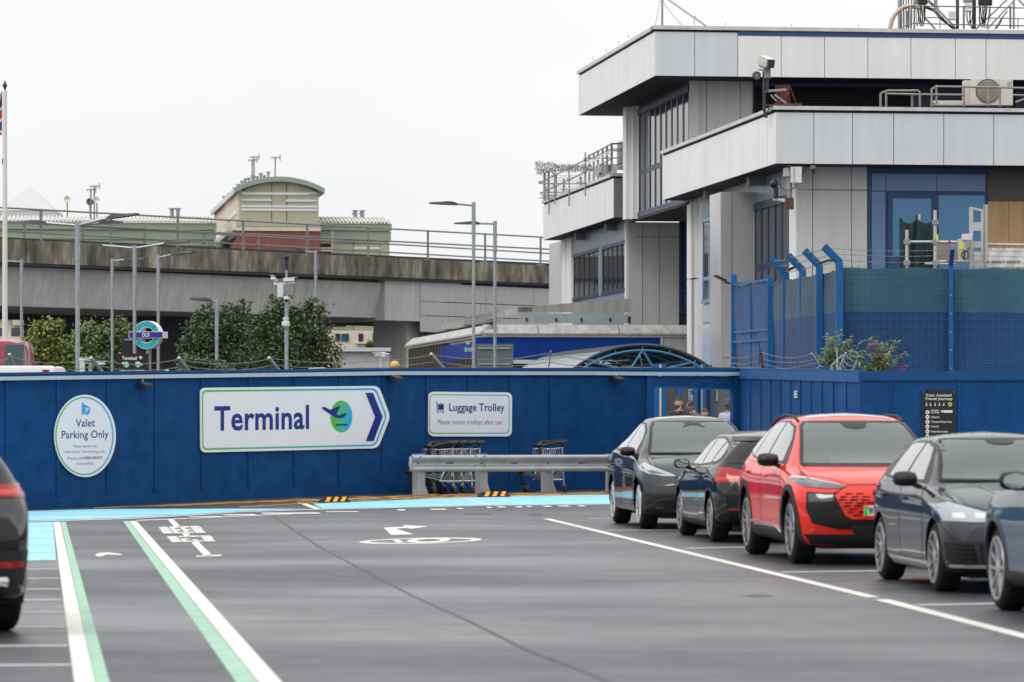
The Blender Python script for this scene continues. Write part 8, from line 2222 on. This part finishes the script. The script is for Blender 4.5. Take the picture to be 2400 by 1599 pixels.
def shades(t, Hm):
    B = MB()
    for sd in (-1, 1): B.sphere((sd*.034,-.095,.010), .027, .007, .019, 12, Hm); B.bar(Hm @ Vector((sd*.06,-.09,.018)), Hm @ Vector((sd*.080,.01,.018)), .005, .006)
    B.bar(Hm @ Vector((-.02,-.102,.016)), Hm @ Vector((.02,-.102,.016)), .005, .006); B.build('sunglasses', M['black'], t, True)
def woolly(t, Hm):
    bm = head_geo(1.10); bmesh.ops.delete(bm, geom=[v for v in bm.verts if v.co.z < .035 and v.co.y < .03], context='VERTS'); B = MB(); B.bm(bm, Hm); B.build('hat', M['knit'], t, True, 180)
person('bearded young man in a dark jacket with his hand at his mouth', 1591, 933, 84.6, .02, M['skin'], None, M['jacket_d'], armR=((-.25,-.12,1.20),(-.035,-.165,1.475)), extra=beard)
person('man in a green cap, sunglasses and an olive jacket', 1617, 938.8, 86.2, -.12, M['skin'], M['hair_d'], M['jacket_o'], extra=capman, head_yaw=.2)
person('short haired person turned sideways in front of the man in the cap', 1620.5, 955.5, 82.6, .9, M['skin'], M['hair_d'], M['jacket_d'], head_yaw=.3)
person('person of whom only a rust brown hat shows over the grey car roof', 1652, 957.8, 83.4, .2, M['skin'], None, M['jacket_o'], extra=woolly)
person('grey haired man in a lilac shirt seen from behind at the right gatepost', 1707, 935, 81.8, 2.35, M['skin2'], M['hair_g'], M['shirt_b'], extra=shades)

# ---------- equipment on the terminal roofs ----------
def tubes(name, segs, r, m, par, n=6, sm=True):
    B = MB()
    for pts in segs: B.tube(pts, r, n)
    return B.build(name, m, par, sm)
# aerial pole with stays on the top roof
ap = thing('roof_aerial', 'dark aerial pole with thin stays on the corner of the top roof', 'aerial', xy(1552, 136))
P_ = lambda x, y, d=136: PX(x, y, d)
tubes('mast', [[P_(1552,66), P_(1552,-60)]], .042, M['galv_d'], ap); tubes('stay', [[P_(1551,-20), P_(1536,60)], [P_(1553,0), P_(1560,14), P_(1580,40), P_(1599,60)]], .009, M['wire'], ap)
lp = thing('leaning_pole', 'pale pole leaning across the top roof beside the aerial', 'pole', P_(1655, 62)); tubes('pole', [[P_(1562,-4), P_(1657,62)]], .04, M['pole_p'] if 'pole_p' in M else mat('pole_pale', (.60,.57,.48), .5), lp)
tubes('clip', [[P_(1626,40), P_(1628,58)], [P_(1622,38), P_(1632,39)]], .014, M['galv_d'], lp)
# telecom frame
tf = thing('telecom_mast', 'steel telecom frame with radio boxes and hanging cables on the top roof', 'telecom mast', xy(2230, 137))
D = 137; Q = lambda x, y, dd=0: PX(x, y, D+dd)
zr = T.z
tubes('upright', [[Q(2108,68), Q(2108,-80)]], .065, M['galv'], tf, 10); tubes('upright', [[Q(2244,68), Q(2244,-80)]], .06, mat('mast_dark', (.05,.052,.055), .6), tf, 10); tubes('upright', [[Q(2283,68), Q(2283,-80)]], .07, bpy.data.materials['mast_dark'], tf, 10)
tubes('upright', [[Q(2376,68,1), Q(2376,-80,1)]], .04, M['galv'], tf, 8); tubes('upright', [[Q(2193,28), Q(2193,-80)]], .07, M['galv'], tf, 8)
for a, b in (((2172,-4),(2242,68)),((2166,40),(2192,68)),((2288,68),(2366,-6)),((2314,68),(2388,-10)),((2384,-4),(2420,34)),((2150,-10),(2200,20))):
    B = MB(); B.bar(Q(*a, .6), Q(*b, .6), .07, .06); B.build('brace', M['galv'], tf)
tubes('cross_rail', [[Q(2168,41.5,.8), Q(2212,41.5,.8)], [Q(2292,42,.8), Q(2420,44.5,.8)], [Q(2203,42,.8), Q(2203,66,.8)], [Q(2386,45,.8), Q(2386,68,.8)]], .022, M['galv'], tf)
for x0, y0, x1, y1, m, nm in ((2224,27,2240,47,'cam_white','junction_box'),(2262,8,2278,28,'cam_white','junction_box'),(2151,-14,2173,11,'radio','radio_unit'),(2293,-16,2325,13,'radio','radio_unit'),(2258,-12,2278,6,'radio2','radio_unit'),(2141,-6,2150,10,'radio2','radio_unit'),(2123,26,2133,64,'radio2','cabinet')):
    if m == 'radio' and m not in M: M['radio'] = mat('radio_unit_dark', (.045,.046,.05), .6, var=.2, vscale=30)
    if m == 'radio2' and m not in M: M['radio2'] = mat('radio_unit_grey', (.22,.23,.25), .5)
    B = MB(); a, b = Q(x0, y1, -.3), Q(x1, y0, -.3); B.bbox(a.x, b.x, a.y-.12, a.y+.12, a.z, b.z, b=.02)
    if m == 'radio':
        for k in range(12): xx = a.x+.03+(b.x-a.x-.06)*k/11; B.box(xx-.006, xx+.006, a.y-.15, a.y-.11, a.z+.03, b.z-.02)
    B.build(nm, M[m], tf)
for x in (2113,2118,2124,2129,2136): tubes('cable', [[Q(x,68,.2), Q(x+R.uniform(-1,1),20,.2), Q(x,-30,.2)]], .022, M['black'], tf, 5)
def loops(x0, x1, y0, yb, n, r=.011, seed=0):
    rn = random.Random(seed)
    for k in range(n):
        xa, xb = rn.uniform(x0, x1), rn.uniform(x0, x1); lo = yb+rn.uniform(-12, 3); dz = rn.uniform(-.4,.2)
        tubes('cable', [[Q(xa+(xb-xa)*t, y0+(lo-y0)*math.sin(pi*t)**.8+rn.uniform(-.6,.6), dz) for t in [i/12 for i in range(13)]]], r, M['black'], tf, 4)
loops(2146, 2170, 12, 62, 9, seed=1); loops(2292, 2322, 14, 64, 10, seed=2); loops(2262, 2284, 28, 66, 6, seed=3)
tubes('cable', [[Q(2170,16), Q(2192,23), Q(2206,40), Q(2222,56), Q(2238,68)], [Q(2168,18), Q(2190,27), Q(2204,44), Q(2234,68)]], .03, M['black'], tf); tubes('cable', [[Q(2362,26), Q(2350,40), Q(2344,55), Q(2334,68)], [Q(2358,30), Q(2346,46), Q(2332,68)]], .022, M['black'], tf)
du = thing('roof_duct', 'pale pink bent duct hose rising from the top roof', 'duct', Q(2086, 66)); tubes('hose', [[Q(2086-1+0, 72, -.6), Q(2087,62,-.6), Q(2090,48,-.6), Q(2097,35,-.6), Q(2107,24,-.6), Q(2119,17,-.6), Q(2134,14.5,-.6), Q(2156,18,-.6)]], .078, mat('duct_pink', (.52,.38,.33), .6), du, 14)
rl = thing('roof_railing', 'rusty olive guard railing along the top roof edge by the telecom frame', 'railing', xy(2250, 133.5)); rus = mat('railing_olive', (.16,.125,.07), .8, var=.4, vscale=6)
q = lambda x, y: PX(x, y, 133.6)
for x, t0 in ((2118,18),(2143,12),(2259,14),(2368,15)): B = MB(); B.bar(q(x,68), q(x,t0), .06, .05); B.build('post', rus, rl)
B = MB(); B.bar(q(2133,66), q(2133,13), .055, .03); B.build('post', M['galv'], rl)
tubes('rail', [[q(2117,19), q(2135,14), q(2260,16), q(2440,20)], [q(2117,63), q(2136,55), q(2260,58), q(2440,61.5)]], .022, rus, rl)
bk_ = MB()
for x, y in ((1856,62),(2012,64),(1700,60),(1450,103),(1420,122),(1390,142),(1473,90)):
    dd = 132.6 if x > 1540 else T.y+s_at(T, V, x)*.99
    bk_.tube([PX(x,y,dd), PX(x,y-5,dd), PX(x+1.5,y-7,dd)], .008, 4); bk_.tube([PX(x,y-4,dd), PX(x-1.5,y-6,dd)], .008, 4)
bk_.build('roof_pin', M['galv_d'], tb)

# air conditioner and pipe rails on the lower roof
DA = 118.2; q = lambda x, y, d=DA: PX(x, y, d)
ac = thing('air_conditioner', 'cream air conditioner with a round fan grille on the lower roof', 'air conditioner', q(2325, 250))
crm = mat('ac_cream', (.60,.56,.48), .5, var=.05)
B = MB(); a, b = q(2278,247), q(2374,185); B.bbox(a.x, b.x, DA, DA+.45, a.z, b.z, b=.015); B.build('case', crm, ac)
B = MB(); fc = q(2315.5,213.6, DA-.015); fr_ = 27*DA/F; B.lathe([(0,0),(fr_,0),(fr_+.02,.006),(fr_+.02,.02)], 36, Matrix.Translation(fc+Vector((0,.012,0))) @ Matrix.Rotation(pi/2,4,'X')); fa = B.build('fan', mat('fan_dark', (.10,.095,.085), .6), ac)
B = MB()
for k in range(1, 8): ringp = [fc+Vector((fr_*k/8*math.cos(2*pi*i/28), -.015, fr_*k/8*math.sin(2*pi*i/28))) for i in range(29)]; B.tube(ringp, .006, 4)
for k in range(15): xx = -fr_+2*fr_*(k+.5)/15; hh = math.sqrt(max(0, fr_**2-xx**2)); B.bar(fc+Vector((-hh,-.02,xx)), fc+Vector((hh,-.02,xx)), .006, .006)
B.build('grille', crm, fa)
B = MB(); a, b = q(2342,246,DA-.004), q(2343,186,DA-.004); B.box(a.x, b.x, DA-.003, DA+.002, a.z, b.z); B.build('panel_joint', M['galv_d'], ac)
B = MB(); a, b = q(2361,204), q(2371,192); B.box(a.x, b.x, DA-.004, DA, a.z, b.z); B.build('sticker', M['galv'], ac)
ac2 = thing('air_conditioner', 'smaller cream unit tucked against the left of the big air conditioner', 'air conditioner', q(2268,250)); B = MB(); a, b = q(2258,247,DA+.6), q(2277,189,DA+.6); B.bbox(a.x, b.x, DA+.55, DA+.95, a.z, b.z, b=.012); B.build('case', crm, ac2)
ac3 = thing('roof_box', 'long low cream box lying on the lower roof left of the air conditioner', 'box', q(2220,250)); B = MB(); a, b = q(2186,249,DA+.8), q(2262,236.5,DA+.8); B.bbox(a.x, b.x, DA+.7, DA+1.1, a.z, b.z, b=.012); B.build('case', crm, ac3)
B = MB(); a, b = q(2186.5,245.5,DA+.68), q(2190,241,DA+.68); B.box(a.x, b.x, DA+.69, DA+.71, a.z, b.z); B.build('vent', M['black'], ac3)
pr_ = thing('pipe_railing', 'grey pipe railing in front of the air conditioner on the lower roof', 'railing', q(2290,250)); gp_ = mat('pipe_grey', (.24,.225,.20), .55, .1, var=.12); DB = DA-1.0; q2 = lambda x, y, d=DB: PX(x, y, d)
for x, y in ((2183.5,208),(2259,204),(2316.5,204),(2343.5,208)):
    tubes('post', [[q2(x,250), q2(x,y)]], .035, gp_, pr_, 8)
tubes('post', [[q2(2195,248,DB+.5), q2(2195,204,DB+.5)]], .035, gp_, pr_, 8)
tubes('rail', [[q2(2183.5,209), q2(2195,203,DB+.5), q2(2322,204.5), q2(2440,208)], [q2(2156,221.5), q2(2258,222.5)], [q2(2190,247), q2(2318,246.5)], [q2(2380,240), q2(2400,233), q2(2440,230)], [q2(2374,223), q2(2440,225)]], .032, gp_, pr_, 8)
B = MB()
for x, y in ((2195,203.5),(2259,203.5),(2318,205),(2343.5,207),(2318,246.5),(2191,246)): B.sphere(q2(x,y), .05, n=10)
B.build('fitting', gp_, pr_, True)
pr2 = thing('pipe_railing', 'short loop of grey pipe railing standing alone on the lower roof', 'railing', q(2110,250))
for x, y, dd in ((2063.7,220,0),(2077,214,.5),(2138,222,.3),(2156,217,0)): tubes('post', [[q2(x,250,DB+dd), q2(x,y,DB+dd)]], .035, gp_, pr2, 8)
tubes('rail', [[q2(2063.7,219), q2(2080,212.5,DB+.5), q2(2152,212.5), q2(2156,217)], [q2(2077,220,DB+.5), q2(2156,221.5)]], .032, gp_, pr2, 8)
# camera on the corner of the lower roof
rc_ = thing('roof_camera', 'weathered white camera with a round lamp on a bracket at the lower roof corner', 'camera', xy(1795, 115.5)); dq = 115.6; q = lambda x, y, d=dq: PX(x, y, d)
B = MB(); dr = Vector((.75,-1.0,-.38)).normalized(); A_, L_ = boxcam(B, q(1795,145), (.42,-.85,-.28), .55, .26, .26); h = B.build('housing', mat('camera_weathered', (.55,.53,.50), .6, var=.25, vscale=12, streak=.2), rc_, True)
B = MB(); B.box(L_/2+.055, L_/2+.065, -.115, .115, -.125, .12, A_); B.build('window', M['glass_d'], h)
B = MB(); B.box(-.2, .12, -.10, .10, -.2, -.13, A_); B.build('base', mat('camera_base_tan', (.35,.25,.17), .6), rc_)
B = MB(); B.lathe([(.0,-.10),(.09,-.10),(.12,-.06),(.125,.08),(.115,.10),(.0,.085)], 20, Matrix.Translation(q(1772.5,176.5)) @ Vector((.2,-1,-.15)).to_track_quat('Z','Y').to_matrix().to_4x4()); B.build('lamp', mat('lamp_body_grey', (.10,.10,.11), .5), rc_, True)
B = MB(); B.lathe([(.0,.092),(.085,.092),(.09,.088)], 20, Matrix.Translation(q(1772.5,176.5)) @ Vector((.2,-1,-.15)).to_track_quat('Z','Y').to_matrix().to_4x4()); B.build('lamp_glass', lens, rc_)
B = MB(); B.bar(q(1778,163), q(1795,166), .04); B.bar(q(1798,160), q(1798,184), .20, .16); B.lathe([(.0,.0),(.12,.0),(.09,.06),(0,.06)], 14, Matrix.Translation(q(1798,182))); B.build('pan_head', mat('pan_head_grey', (.20,.19,.17), .6), rc_)
dk = mat('bracket_dark', (.03,.03,.032), .6); tubes('pole', [[q(1798,180), q(1798,216)], [q(1791,168), q(1791,258), q(1796,276)]], .05, dk, rc_, 8)
B = MB(); B.bar(q(1792,214), q(1843,210), .06, .07); B.bar(q(1815,222), q(1843,242), .05); B.bar(q(1806,222), q(1820,238), .04); B.build('bracket', M['galv_d'], rc_)
tubes('cable', [[q(1797,276), q(1800,258), q(1806,248), q(1818,244)]], .025, M['black'], rc_)
pl_ = thing('rusty_plate', 'square rusty red steel plate bolted on the lower roof edge', 'plate', q(1835,246)); rp_ = mat('rust_plate', (.12,.025,.018), .85, var=.7, vscale=7, bump=.3)
B = MB(); B.prism([q(1816.5,200.5,115.9), q(1849,198,115.9), q(1853,245,115.9), q(1819,245,115.9)], Vector((0,.05,0))); B.build('plate', rp_, pl_)
B = MB(); B.bar(q(1850,199,115.95), q(1866,243,115.95), .03); B.bar(q(1795,247), q(1877,244), .06, .05); B.bar(q(1876.5,243), q(1876.5,262), .06, .08); B.build('frame', M['rust'], pl_)
# camera below the soffit
sc_ = thing('soffit_camera', 'dark ball camera on a white arm with white boxes under the lower soffit', 'camera', xy(1850, 115.3)); q = lambda x, y, d=115.4: PX(x, y, d)
B = MB(); B.bbox(q(1836,0).x, q(1850,0).x, 115.3, 115.6, q(0,414).z, q(0,394).z, b=.01); B.bbox(q(1851.5,0).x, q(1877.5,0).x, 115.1, 115.4, q(0,430).z, q(0,392.5).z, b=.012); B.build('junction_box', M['cam_white'], sc_)
B = MB(); a = q(1861,0,115.08); B.box(a.x-.006, a.x+.006, 115.07, 115.1, q(0,429).z, q(0,393).z); B.build('box_seam', M['galv_d'], sc_)
B = MB(); B.tube([q(1850,388), q(1850,464)], .085, 12); B.build('pipe', mat('pipe_rusty_blue', (.22,.22,.24), .7, var=.5, vscale=5), sc_, True)
B = MB(); B.box(q(1840,0).x, q(1860,0).x, 115.3, 115.5, q(0,491).z, q(0,464).z); B.build('rust_bracket', M['rust'], sc_)
B = MB(); B.prism([q(1812,465), q(1850,466), q(1850,478), q(1828,470.5), q(1812,469.5)], Vector((0,.12,0))); B.build('arm', M['cam_white'], sc_)
B = MB(); B.sphere(q(1814,431), .125, .125, .135, 18); B.tube([q(1818,438), q(1818.5,452), q(1818,465)], .075, 14); B.build('ball_camera', M['black'], sc_, True)
B = MB(); B.sphere(q(1810,431,115.29), .055, .03, .055, 12); B.build('lens', mat('lens_dark', (.03,.025,.02), .1), sc_)
tubes('cable', [[q(1838,390), q(1828,405), q(1826,425), q(1832,440), q(1842,447.5), q(1852,447), q(1862,440), q(1863,431)], [q(1850,415), q(1849,432), q(1853,444), q(1866,440), q(1866,431)], [q(1826,462), q(1842,457)], [q(1826,462), q(1850,466)], [q(1879,414), q(1884,402), q(1890,393), q(1898,390)]], .014, M['black'], sc_)
dc = thing('dome_camera', 'tiny white dome camera under the lower soffit near its corner', 'camera', q(1906,392)); B = MB(); B.bbox(q(1899,0).x, q(1911,0).x, 115.4, 115.6, q(0,395).z, q(0,387).z, b=.01); B.build('base', M['cam_white'], dc)
B = MB(); B.tube([q(1907,396), q(1907,405)], .04, 10); B.sphere(q(1907,404), .045, n=10); B.build('lens', M['black'], dc, True)

# ---------- left roof terrace: scaffold rail, fence, razor wire, plant ----------
tr = thing('scaffold_rail', 'scaffold tube guard rail clamped outside the left roof terrace', 'scaffold', on(K, V, 1330)+Zv*zK1); M['scaf'] = mat('scaffold_tube', (.30,.29,.26), .5, .35, var=.15)
def kp(x, y, out=.12): 
    P0 = K+NS*out; p = on(P0, V, x); return Vector((p.x, p.y, zat(p, y)))
for x, y0, y1 in ((1286.7,405,505),(1300,382.5,479),(1333.8,385,483.5),(1371.7,357,460)): tubes('standard', [[kp(x,y0), kp(x,y1)]], .030, M['scaf'], tr, 8)
tubes('ledger', [[kp(1265,428.5,.2), kp(1371.7,375,.2)], [kp(1266,454,.2), kp(1371.7,403.5,.2)]], .030, M['scaf'], tr, 8)
for x, y in ((1300,410),(1333.8,394),(1371.7,375),(1284,443),(1300,434),(1333.8,421),(1371.7,404),(1266,428)): B = MB(); c0 = kp(x,y,.16); B.box(c0.x-.07, c0.x+.07, c0.y-.08, c0.y+.08, c0.z-.06, c0.z+.06); B.build('clamp', M['galv_d'], tr)
e1, e2 = kp(1371.7,370.5), kp(1371.7,396)
tubes('transom', [[e1, PX(1468.5,370.5,e1.y+.3)], [e2, PX(1468.5,396.5,e2.y+.3)], [kp(1316,443.5), kp(1333.8,443.5)], [kp(1353,427.5), kp(1371.7,428.5)], [kp(1270,457.5), kp(1300,458)], [kp(1265,463.5), kp(1286.7,463.5)], [PX(1266,430,163), PX(1372,430,163)], [PX(1267,451,163), PX(1320,451,163)]], .028, M['scaf'], tr, 8)
tm = thing('terrace_fence', 'fine grey mesh fence panel at the far corner of the left roof terrace', 'fence', PX(1330,460,165)); q = lambda x, y, d=165: PX(x, y, d)
B = MB(); 
for k in range(26): x = 1273+k*4.6; B.bar(q(x,410), q(x,472-(x-1273)*.36), .012, .012)
for k in range(14): y = 411+k*4.5; B.bar(q(1273,y), q(min(1390,1273+(472-y)/.36),y), .012, .012)
B.build('mesh', M['galv'], tm)
for x, y0 in ((1276.5,407),(1286,404),(1303,410),(1321.5,419),(1361,414)): B = MB(); B.bar(q(x,y0,164.9), q(x,470-(x-1273)*.36,164.9), .10, .08); B.build('post', M['galv_d'], tm)
rw = thing('razor_wire', 'spiky razor wire coil strung over the left roof terrace', 'razor wire', q(1310,393)); rn = random.Random(8); B = MB(); pts = []
for k in range(150):
    t_ = k/149; x = 1256+t_*135; rr = (.26 if t_ < .12 else .20 if t_ < .35 else .12); a = k*.85; pts.append(q(x,394,164.7)+Vector((0, rr*math.cos(a), rr*math.sin(a))))
B.tube(pts, .012, 4)
for k in range(150):
    p = pts[k]
    for j in range(2): dv_ = Vector((rn.gauss(0,1), rn.gauss(0,.5), rn.gauss(0,1))).normalized()*.10; B.bar(p-dv_, p+dv_, .022, .012)
B.build('coil', M['galv_d'], rw); tubes('arm', [[q(1276,407), q(1270,398)], [q(1276,407), q(1297,393)]], .03, M['galv_d'], rw)
ir = thing('terrace_railing', 'grey terrace railing with red and white tape on the left roof terrace', 'railing', PX(1410,400,153)); ln = [(1378,366,158.5),(1381.5,364,158),(1391.8,359,156),(1401.5,354,154.5),(1412.5,348.5,152.5),(1422.8,343,151),(1433.7,337,149.6)]
for x, y, d in ln[1:]: B = MB(); B.bar(PX(x,y,d), PX(x,y+72-(x-1381)*.2,d), .09, .06); B.build('post', M['galv'], ir)
tubes('rail', [[PX(*v) for v in ln]+[PX(1470,337,149.8)], [PX(1388,394,156.5), PX(1412,383.5,152.6), PX(1434,372,149.6)]], .032, M['galv'], ir, 8)
redm = mat('tape_red', (.42,.03,.04), .6); 
B = MB(); 
for a, b in (((1375,377,158.4),(1432,349.5,149.5)),((1432,349.5,149.5),(1470,349.5,149.7)),((1448,387.5,149),(1470,377.5,149))): B.bar(PX(*a), PX(*b), .02, .035)
B.build('tape', redm, ir)
B = MB()
for a, b in (((1376,380.5,158.3),(1432,353.5,149.4)),((1376,385.5,158.3),(1432,359,149.4)),((1448,391,149),(1470,381,149)),((1434,353,149.4),(1470,354,149.7))): B.bar(PX(*a), PX(*b), .02, .05)
B.build('tape', M['white'], ir)
pu = thing('roof_plant', 'grey louvred plant unit on the left roof terrace', 'plant unit', PX(1425,410,153.5)); B = MB(); a, b = PX(1402,412,153.5), PX(1446,385,153.5); B.bbox(a.x, b.x, 153.4, 154.6, a.z, b.z, b=.02); B.build('case', mat('plant_grey', (.45,.46,.48), .5, var=.05), pu)
B = MB()
for x0, y0, x1, y1 in ((1424,388,1426,394),(1428.5,387,1431,394),(1424,396,1426,403),(1428.5,396,1431,401),(1404,405,1409,411),(1413,402,1415,408)): a, b = PX(x0,y1,153.35), PX(x1,y0,153.35); B.box(a.x, b.x, 153.36, 153.4, a.z, b.z)
B.build('vent', M['black'], pu)
B = MB(); a, b = PX(1394,414,152.8), PX(1399,390,152.8); B.box(a.x, b.x, 152.7, 153, a.z, b.z); B.build('cabinet', M['cream'], pu)
tk = thing('roof_tank', 'ribbed grey green tank half hidden by the tower column', 'tank', PX(1460,395,151)); B = MB(); c0 = PX(1459,398,151.4); B.lathe([(.22,0),(.22,1.02),(.18,1.10),(.0,1.14)], 20, Matrix.Translation(c0)); 
for k in range(9): B.lathe([(.222,.1+k*.1),(.23,.115+k*.1),(.222,.13+k*.1)], 20, Matrix.Translation(c0))
B.build('shell', mat('tank_grey', (.30,.34,.34), .5, var=.08), tk, True)

# ---------- scaffold, hoist and banner at the right ----------
DS = 101; q = lambda x, y, d=DS: PX(x, y, d); gr_s = mat('scaffold_pale', (.48,.47,.45), .45, .3, var=.12)
sf = thing('scaffold_platform', 'pale scaffold platform with dark green netting in front of the blue door', 'scaffold', xy(2160, DS))
for x, y in ((2125.5,539),(2191.5,493),(2155,502)): tubes('standard', [[q(x,y, DS if x != 2155 else DS+1.2), Vector((q(x,y).x, DS if x != 2155 else DS+1.2, .1))]], .045 if x != 2155 else .03, gr_s, sf, 10)
tubes('standard', [[q(2112,511,DS+1.2), Vector((q(2112,511,DS+1.2).x, DS+1.2, .1))], [q(2148,505,DS+1.3), Vector((q(2148,505,DS+1.3).x, DS+1.3, .1))]], .03, M['black'], sf, 8)
tubes('ledger', [[q(2122,567), q(2192,567)], [q(2190,567), q(2245,567.5)], [q(2190,613), q(2290,614)], [q(2168,618), q(2240,619)], [q(2308,573,DS+.3), q(2440,575,DS+.3)]], .034, gr_s, sf, 8)
for x, y in ((2125.5,567),(2191.5,567),(2125.5,616),(2191.5,616),(2192,521)): B = MB(); c0 = q(x,y); B.box(c0.x-.08, c0.x+.08, DS-.07, DS+.07, c0.z-.06, c0.z+.06); B.build('clamp', M['galv_d'], sf)
B = MB()
for x, y in ((2225,567.3),(2221,613.2)): B.tube([q(x-3,y), q(x+3,y)], .038, 8)
B.build('red_collar', redm, sf)
B = MB(); a, b = q(2196,566,DS-.05), q(2196,545,DS-.05); B.box(a.x-.03, a.x+.03, DS-.08, DS-.04, a.z, a.z+.18); B.build('yellow_tag', yl_, sf)
B = MB(); B.prism([q(2192,572,DS+.3), q(2262,572,DS+.3), q(2262,612,DS+.3), q(2192,612,DS+.3)], Vector((0,.04,0))); B.build('board', mat('board_beige', (.34,.27,.22), .7, var=.1), sf)
gn = mat('netting_dark_green', (.006,.03,.034), .75, var=.3, vscale=4)
B = MB(); n = 14; rows = 8
for i in range(n+1):
    x = 2108+(2189-2108)*i/n; yt = 510+ (14*math.sin(pi*min(1,(x-2108)/44)) if x < 2152 else 4+10*math.sin(pi*(x-2152)/37)) if x < 2185 else 509
    for k in range(rows+1):
        p = q(x, yt+(640-yt)*k/rows, DS+.6+.35*(1 if x > 2152 else .0)*((x-2152)/37-1)); B.v.append(p+Vector((0, .05*math.sin(i*1.9+k*.5), 0)))
B.f = [(i*(rows+1)+k, i*(rows+1)+k+1, (i+1)*(rows+1)+k+1, (i+1)*(rows+1)+k) for i in range(n) for k in range(rows)]; B.m = [0]*len(B.f); B.build('netting', gn, sf, True, 180)
ho = thing('hoist_mast', 'grey lattice hoist mast standing beside the boarded window', 'hoist', xy(2290, DS))
B = MB()
for x, y in ((2276,486),(2302,491),(2310,480)): B.bar(q(x,y), Vector((q(x,y).x, DS, .1)), .10 if x != 2302 else .06, .08)
B.build('rail', gr_s, ho)
B = MB(); B.bar(q(2274,487), q(2303,494), .06)
for y0, y1 in ((521,541),(566,581),(610,622)): a, b = q(2277,y1), q(2303,y0); B.box(a.x, b.x, DS-.03, DS+.02, a.z, b.z); 
B.build('rung_plate', gr_s, ho)
B = MB()
for k in range(40): z0 = q(0,480).z-k*.055; x = q(2307,0).x; B.box(x-.02, x+.02, DS-.06, DS-.03, z0-.03, z0)
B.build('rack', M['galv_d'], ho)
B = MB(); a, b = q(2243.5,616), q(2264,561); B.bbox(a.x, b.x, DS-.3, DS-.1, a.z, b.z, b=.01); B.build('control_panel', mat('panel_pale_green', (.42,.47,.44), .5), ho)
B = MB(); a, b = q(2253,565), q(2274,550); B.bbox(a.x, b.x, DS-.34, DS-.08, a.z, b.z, b=.012); B.build('control_box', M['cam_white'], ho)
B = MB(); a, b = q(2246,586), q(2255,568,DS); B.box(a.x, b.x, DS-.31, DS-.299, a.z, b.z); B.build('warning_label', yl_, ho)
B = MB(); a, b = q(2262,585), q(2271,566); B.bbox(a.x, b.x, DS-.36, DS-.2, a.z, b.z, b=.03); B.build('motor', M['galv_d'], ho)
B = MB(); c0 = q(2262,597,DS-.33); B.tube([c0+Vector((.09*math.cos(2*pi*k/20), 0, .11*math.sin(2*pi*k/20))) for k in range(21)], .014, 6); B.bar(c0+Vector((-.02,.01,-.1)), c0+Vector((-.02,.01,.1)), .03); B.build('cable_coil', M['black'], ho)
bn = thing('hoist_banner', 'white banner lettered in dark italics hung on the scaffold rail', 'banner', q(2370,600)); WBn = Wall(xy(2250, 100.9), xy(2460, 100.9))
B = MB(); n = 24
for i in range(n+1):
    x = 2311+(2445-2311)*i/n
    for k in range(5): p = q(x, 581+1.2*math.sin(i*1.4)**2+(45)*k/4, 101.0); B.v.append(p+Vector((0,.02*math.sin(i*.9+k),0)))
B.f = [(i*5+k, i*5+k+1, (i+1)*5+k+1, (i+1)*5+k) for i in range(n) for k in range(4)]; B.m = [0]*len(B.f); B.build('cloth', mat('banner_cloth', (.62,.60,.58), .7, var=.04), bn, True, 180)
ink_b = mat('banner_ink', (.012,.012,.02), .5)
def ital(s, x0, x1, yb, cap, m):
    vs, fs = letters(s, .06); P0 = WBn.pt(x0, yb); P1 = WBn.pt(x1, yb); U0 = WBn.pt(x0+1.6, yb-cap); B = MB(); B.add([P0+(P1-P0)*x+(U0-P0)*y+Vector((0,-.03,0)) for x, y in vs], fs); B.build('lettering', m, bn)
ital('C', 2310.8, 2316, 617, 5.6, ink_b); ital('O', 2316.6, 2323, 617, 5.6, mat('banner_amber', (.62,.32,.02), .5)); ital('NNECT HOISTS', 2323.6, 2390, 617.5, 5.8, ink_b)
B = MB()
for x in (2321,2335,2352,2371,2394): B.bar(q(x,573,DS+.28), q(x+1.5,583,100.98), .012)
B.build('tie', M['black'], bn)
bp = thing('barrier_panel', 'white plastic panel leaning at the foot of the hoist', 'panel', q(2295,612)); B = MB(); B.prism([q(2283,590,DS+.5), q(2311,590,DS+.5), q(2311,640,DS+.5), q(2283,640,DS+.5)], Vector((0,.03,0))); B.build('panel', M['cam_white'], bp)
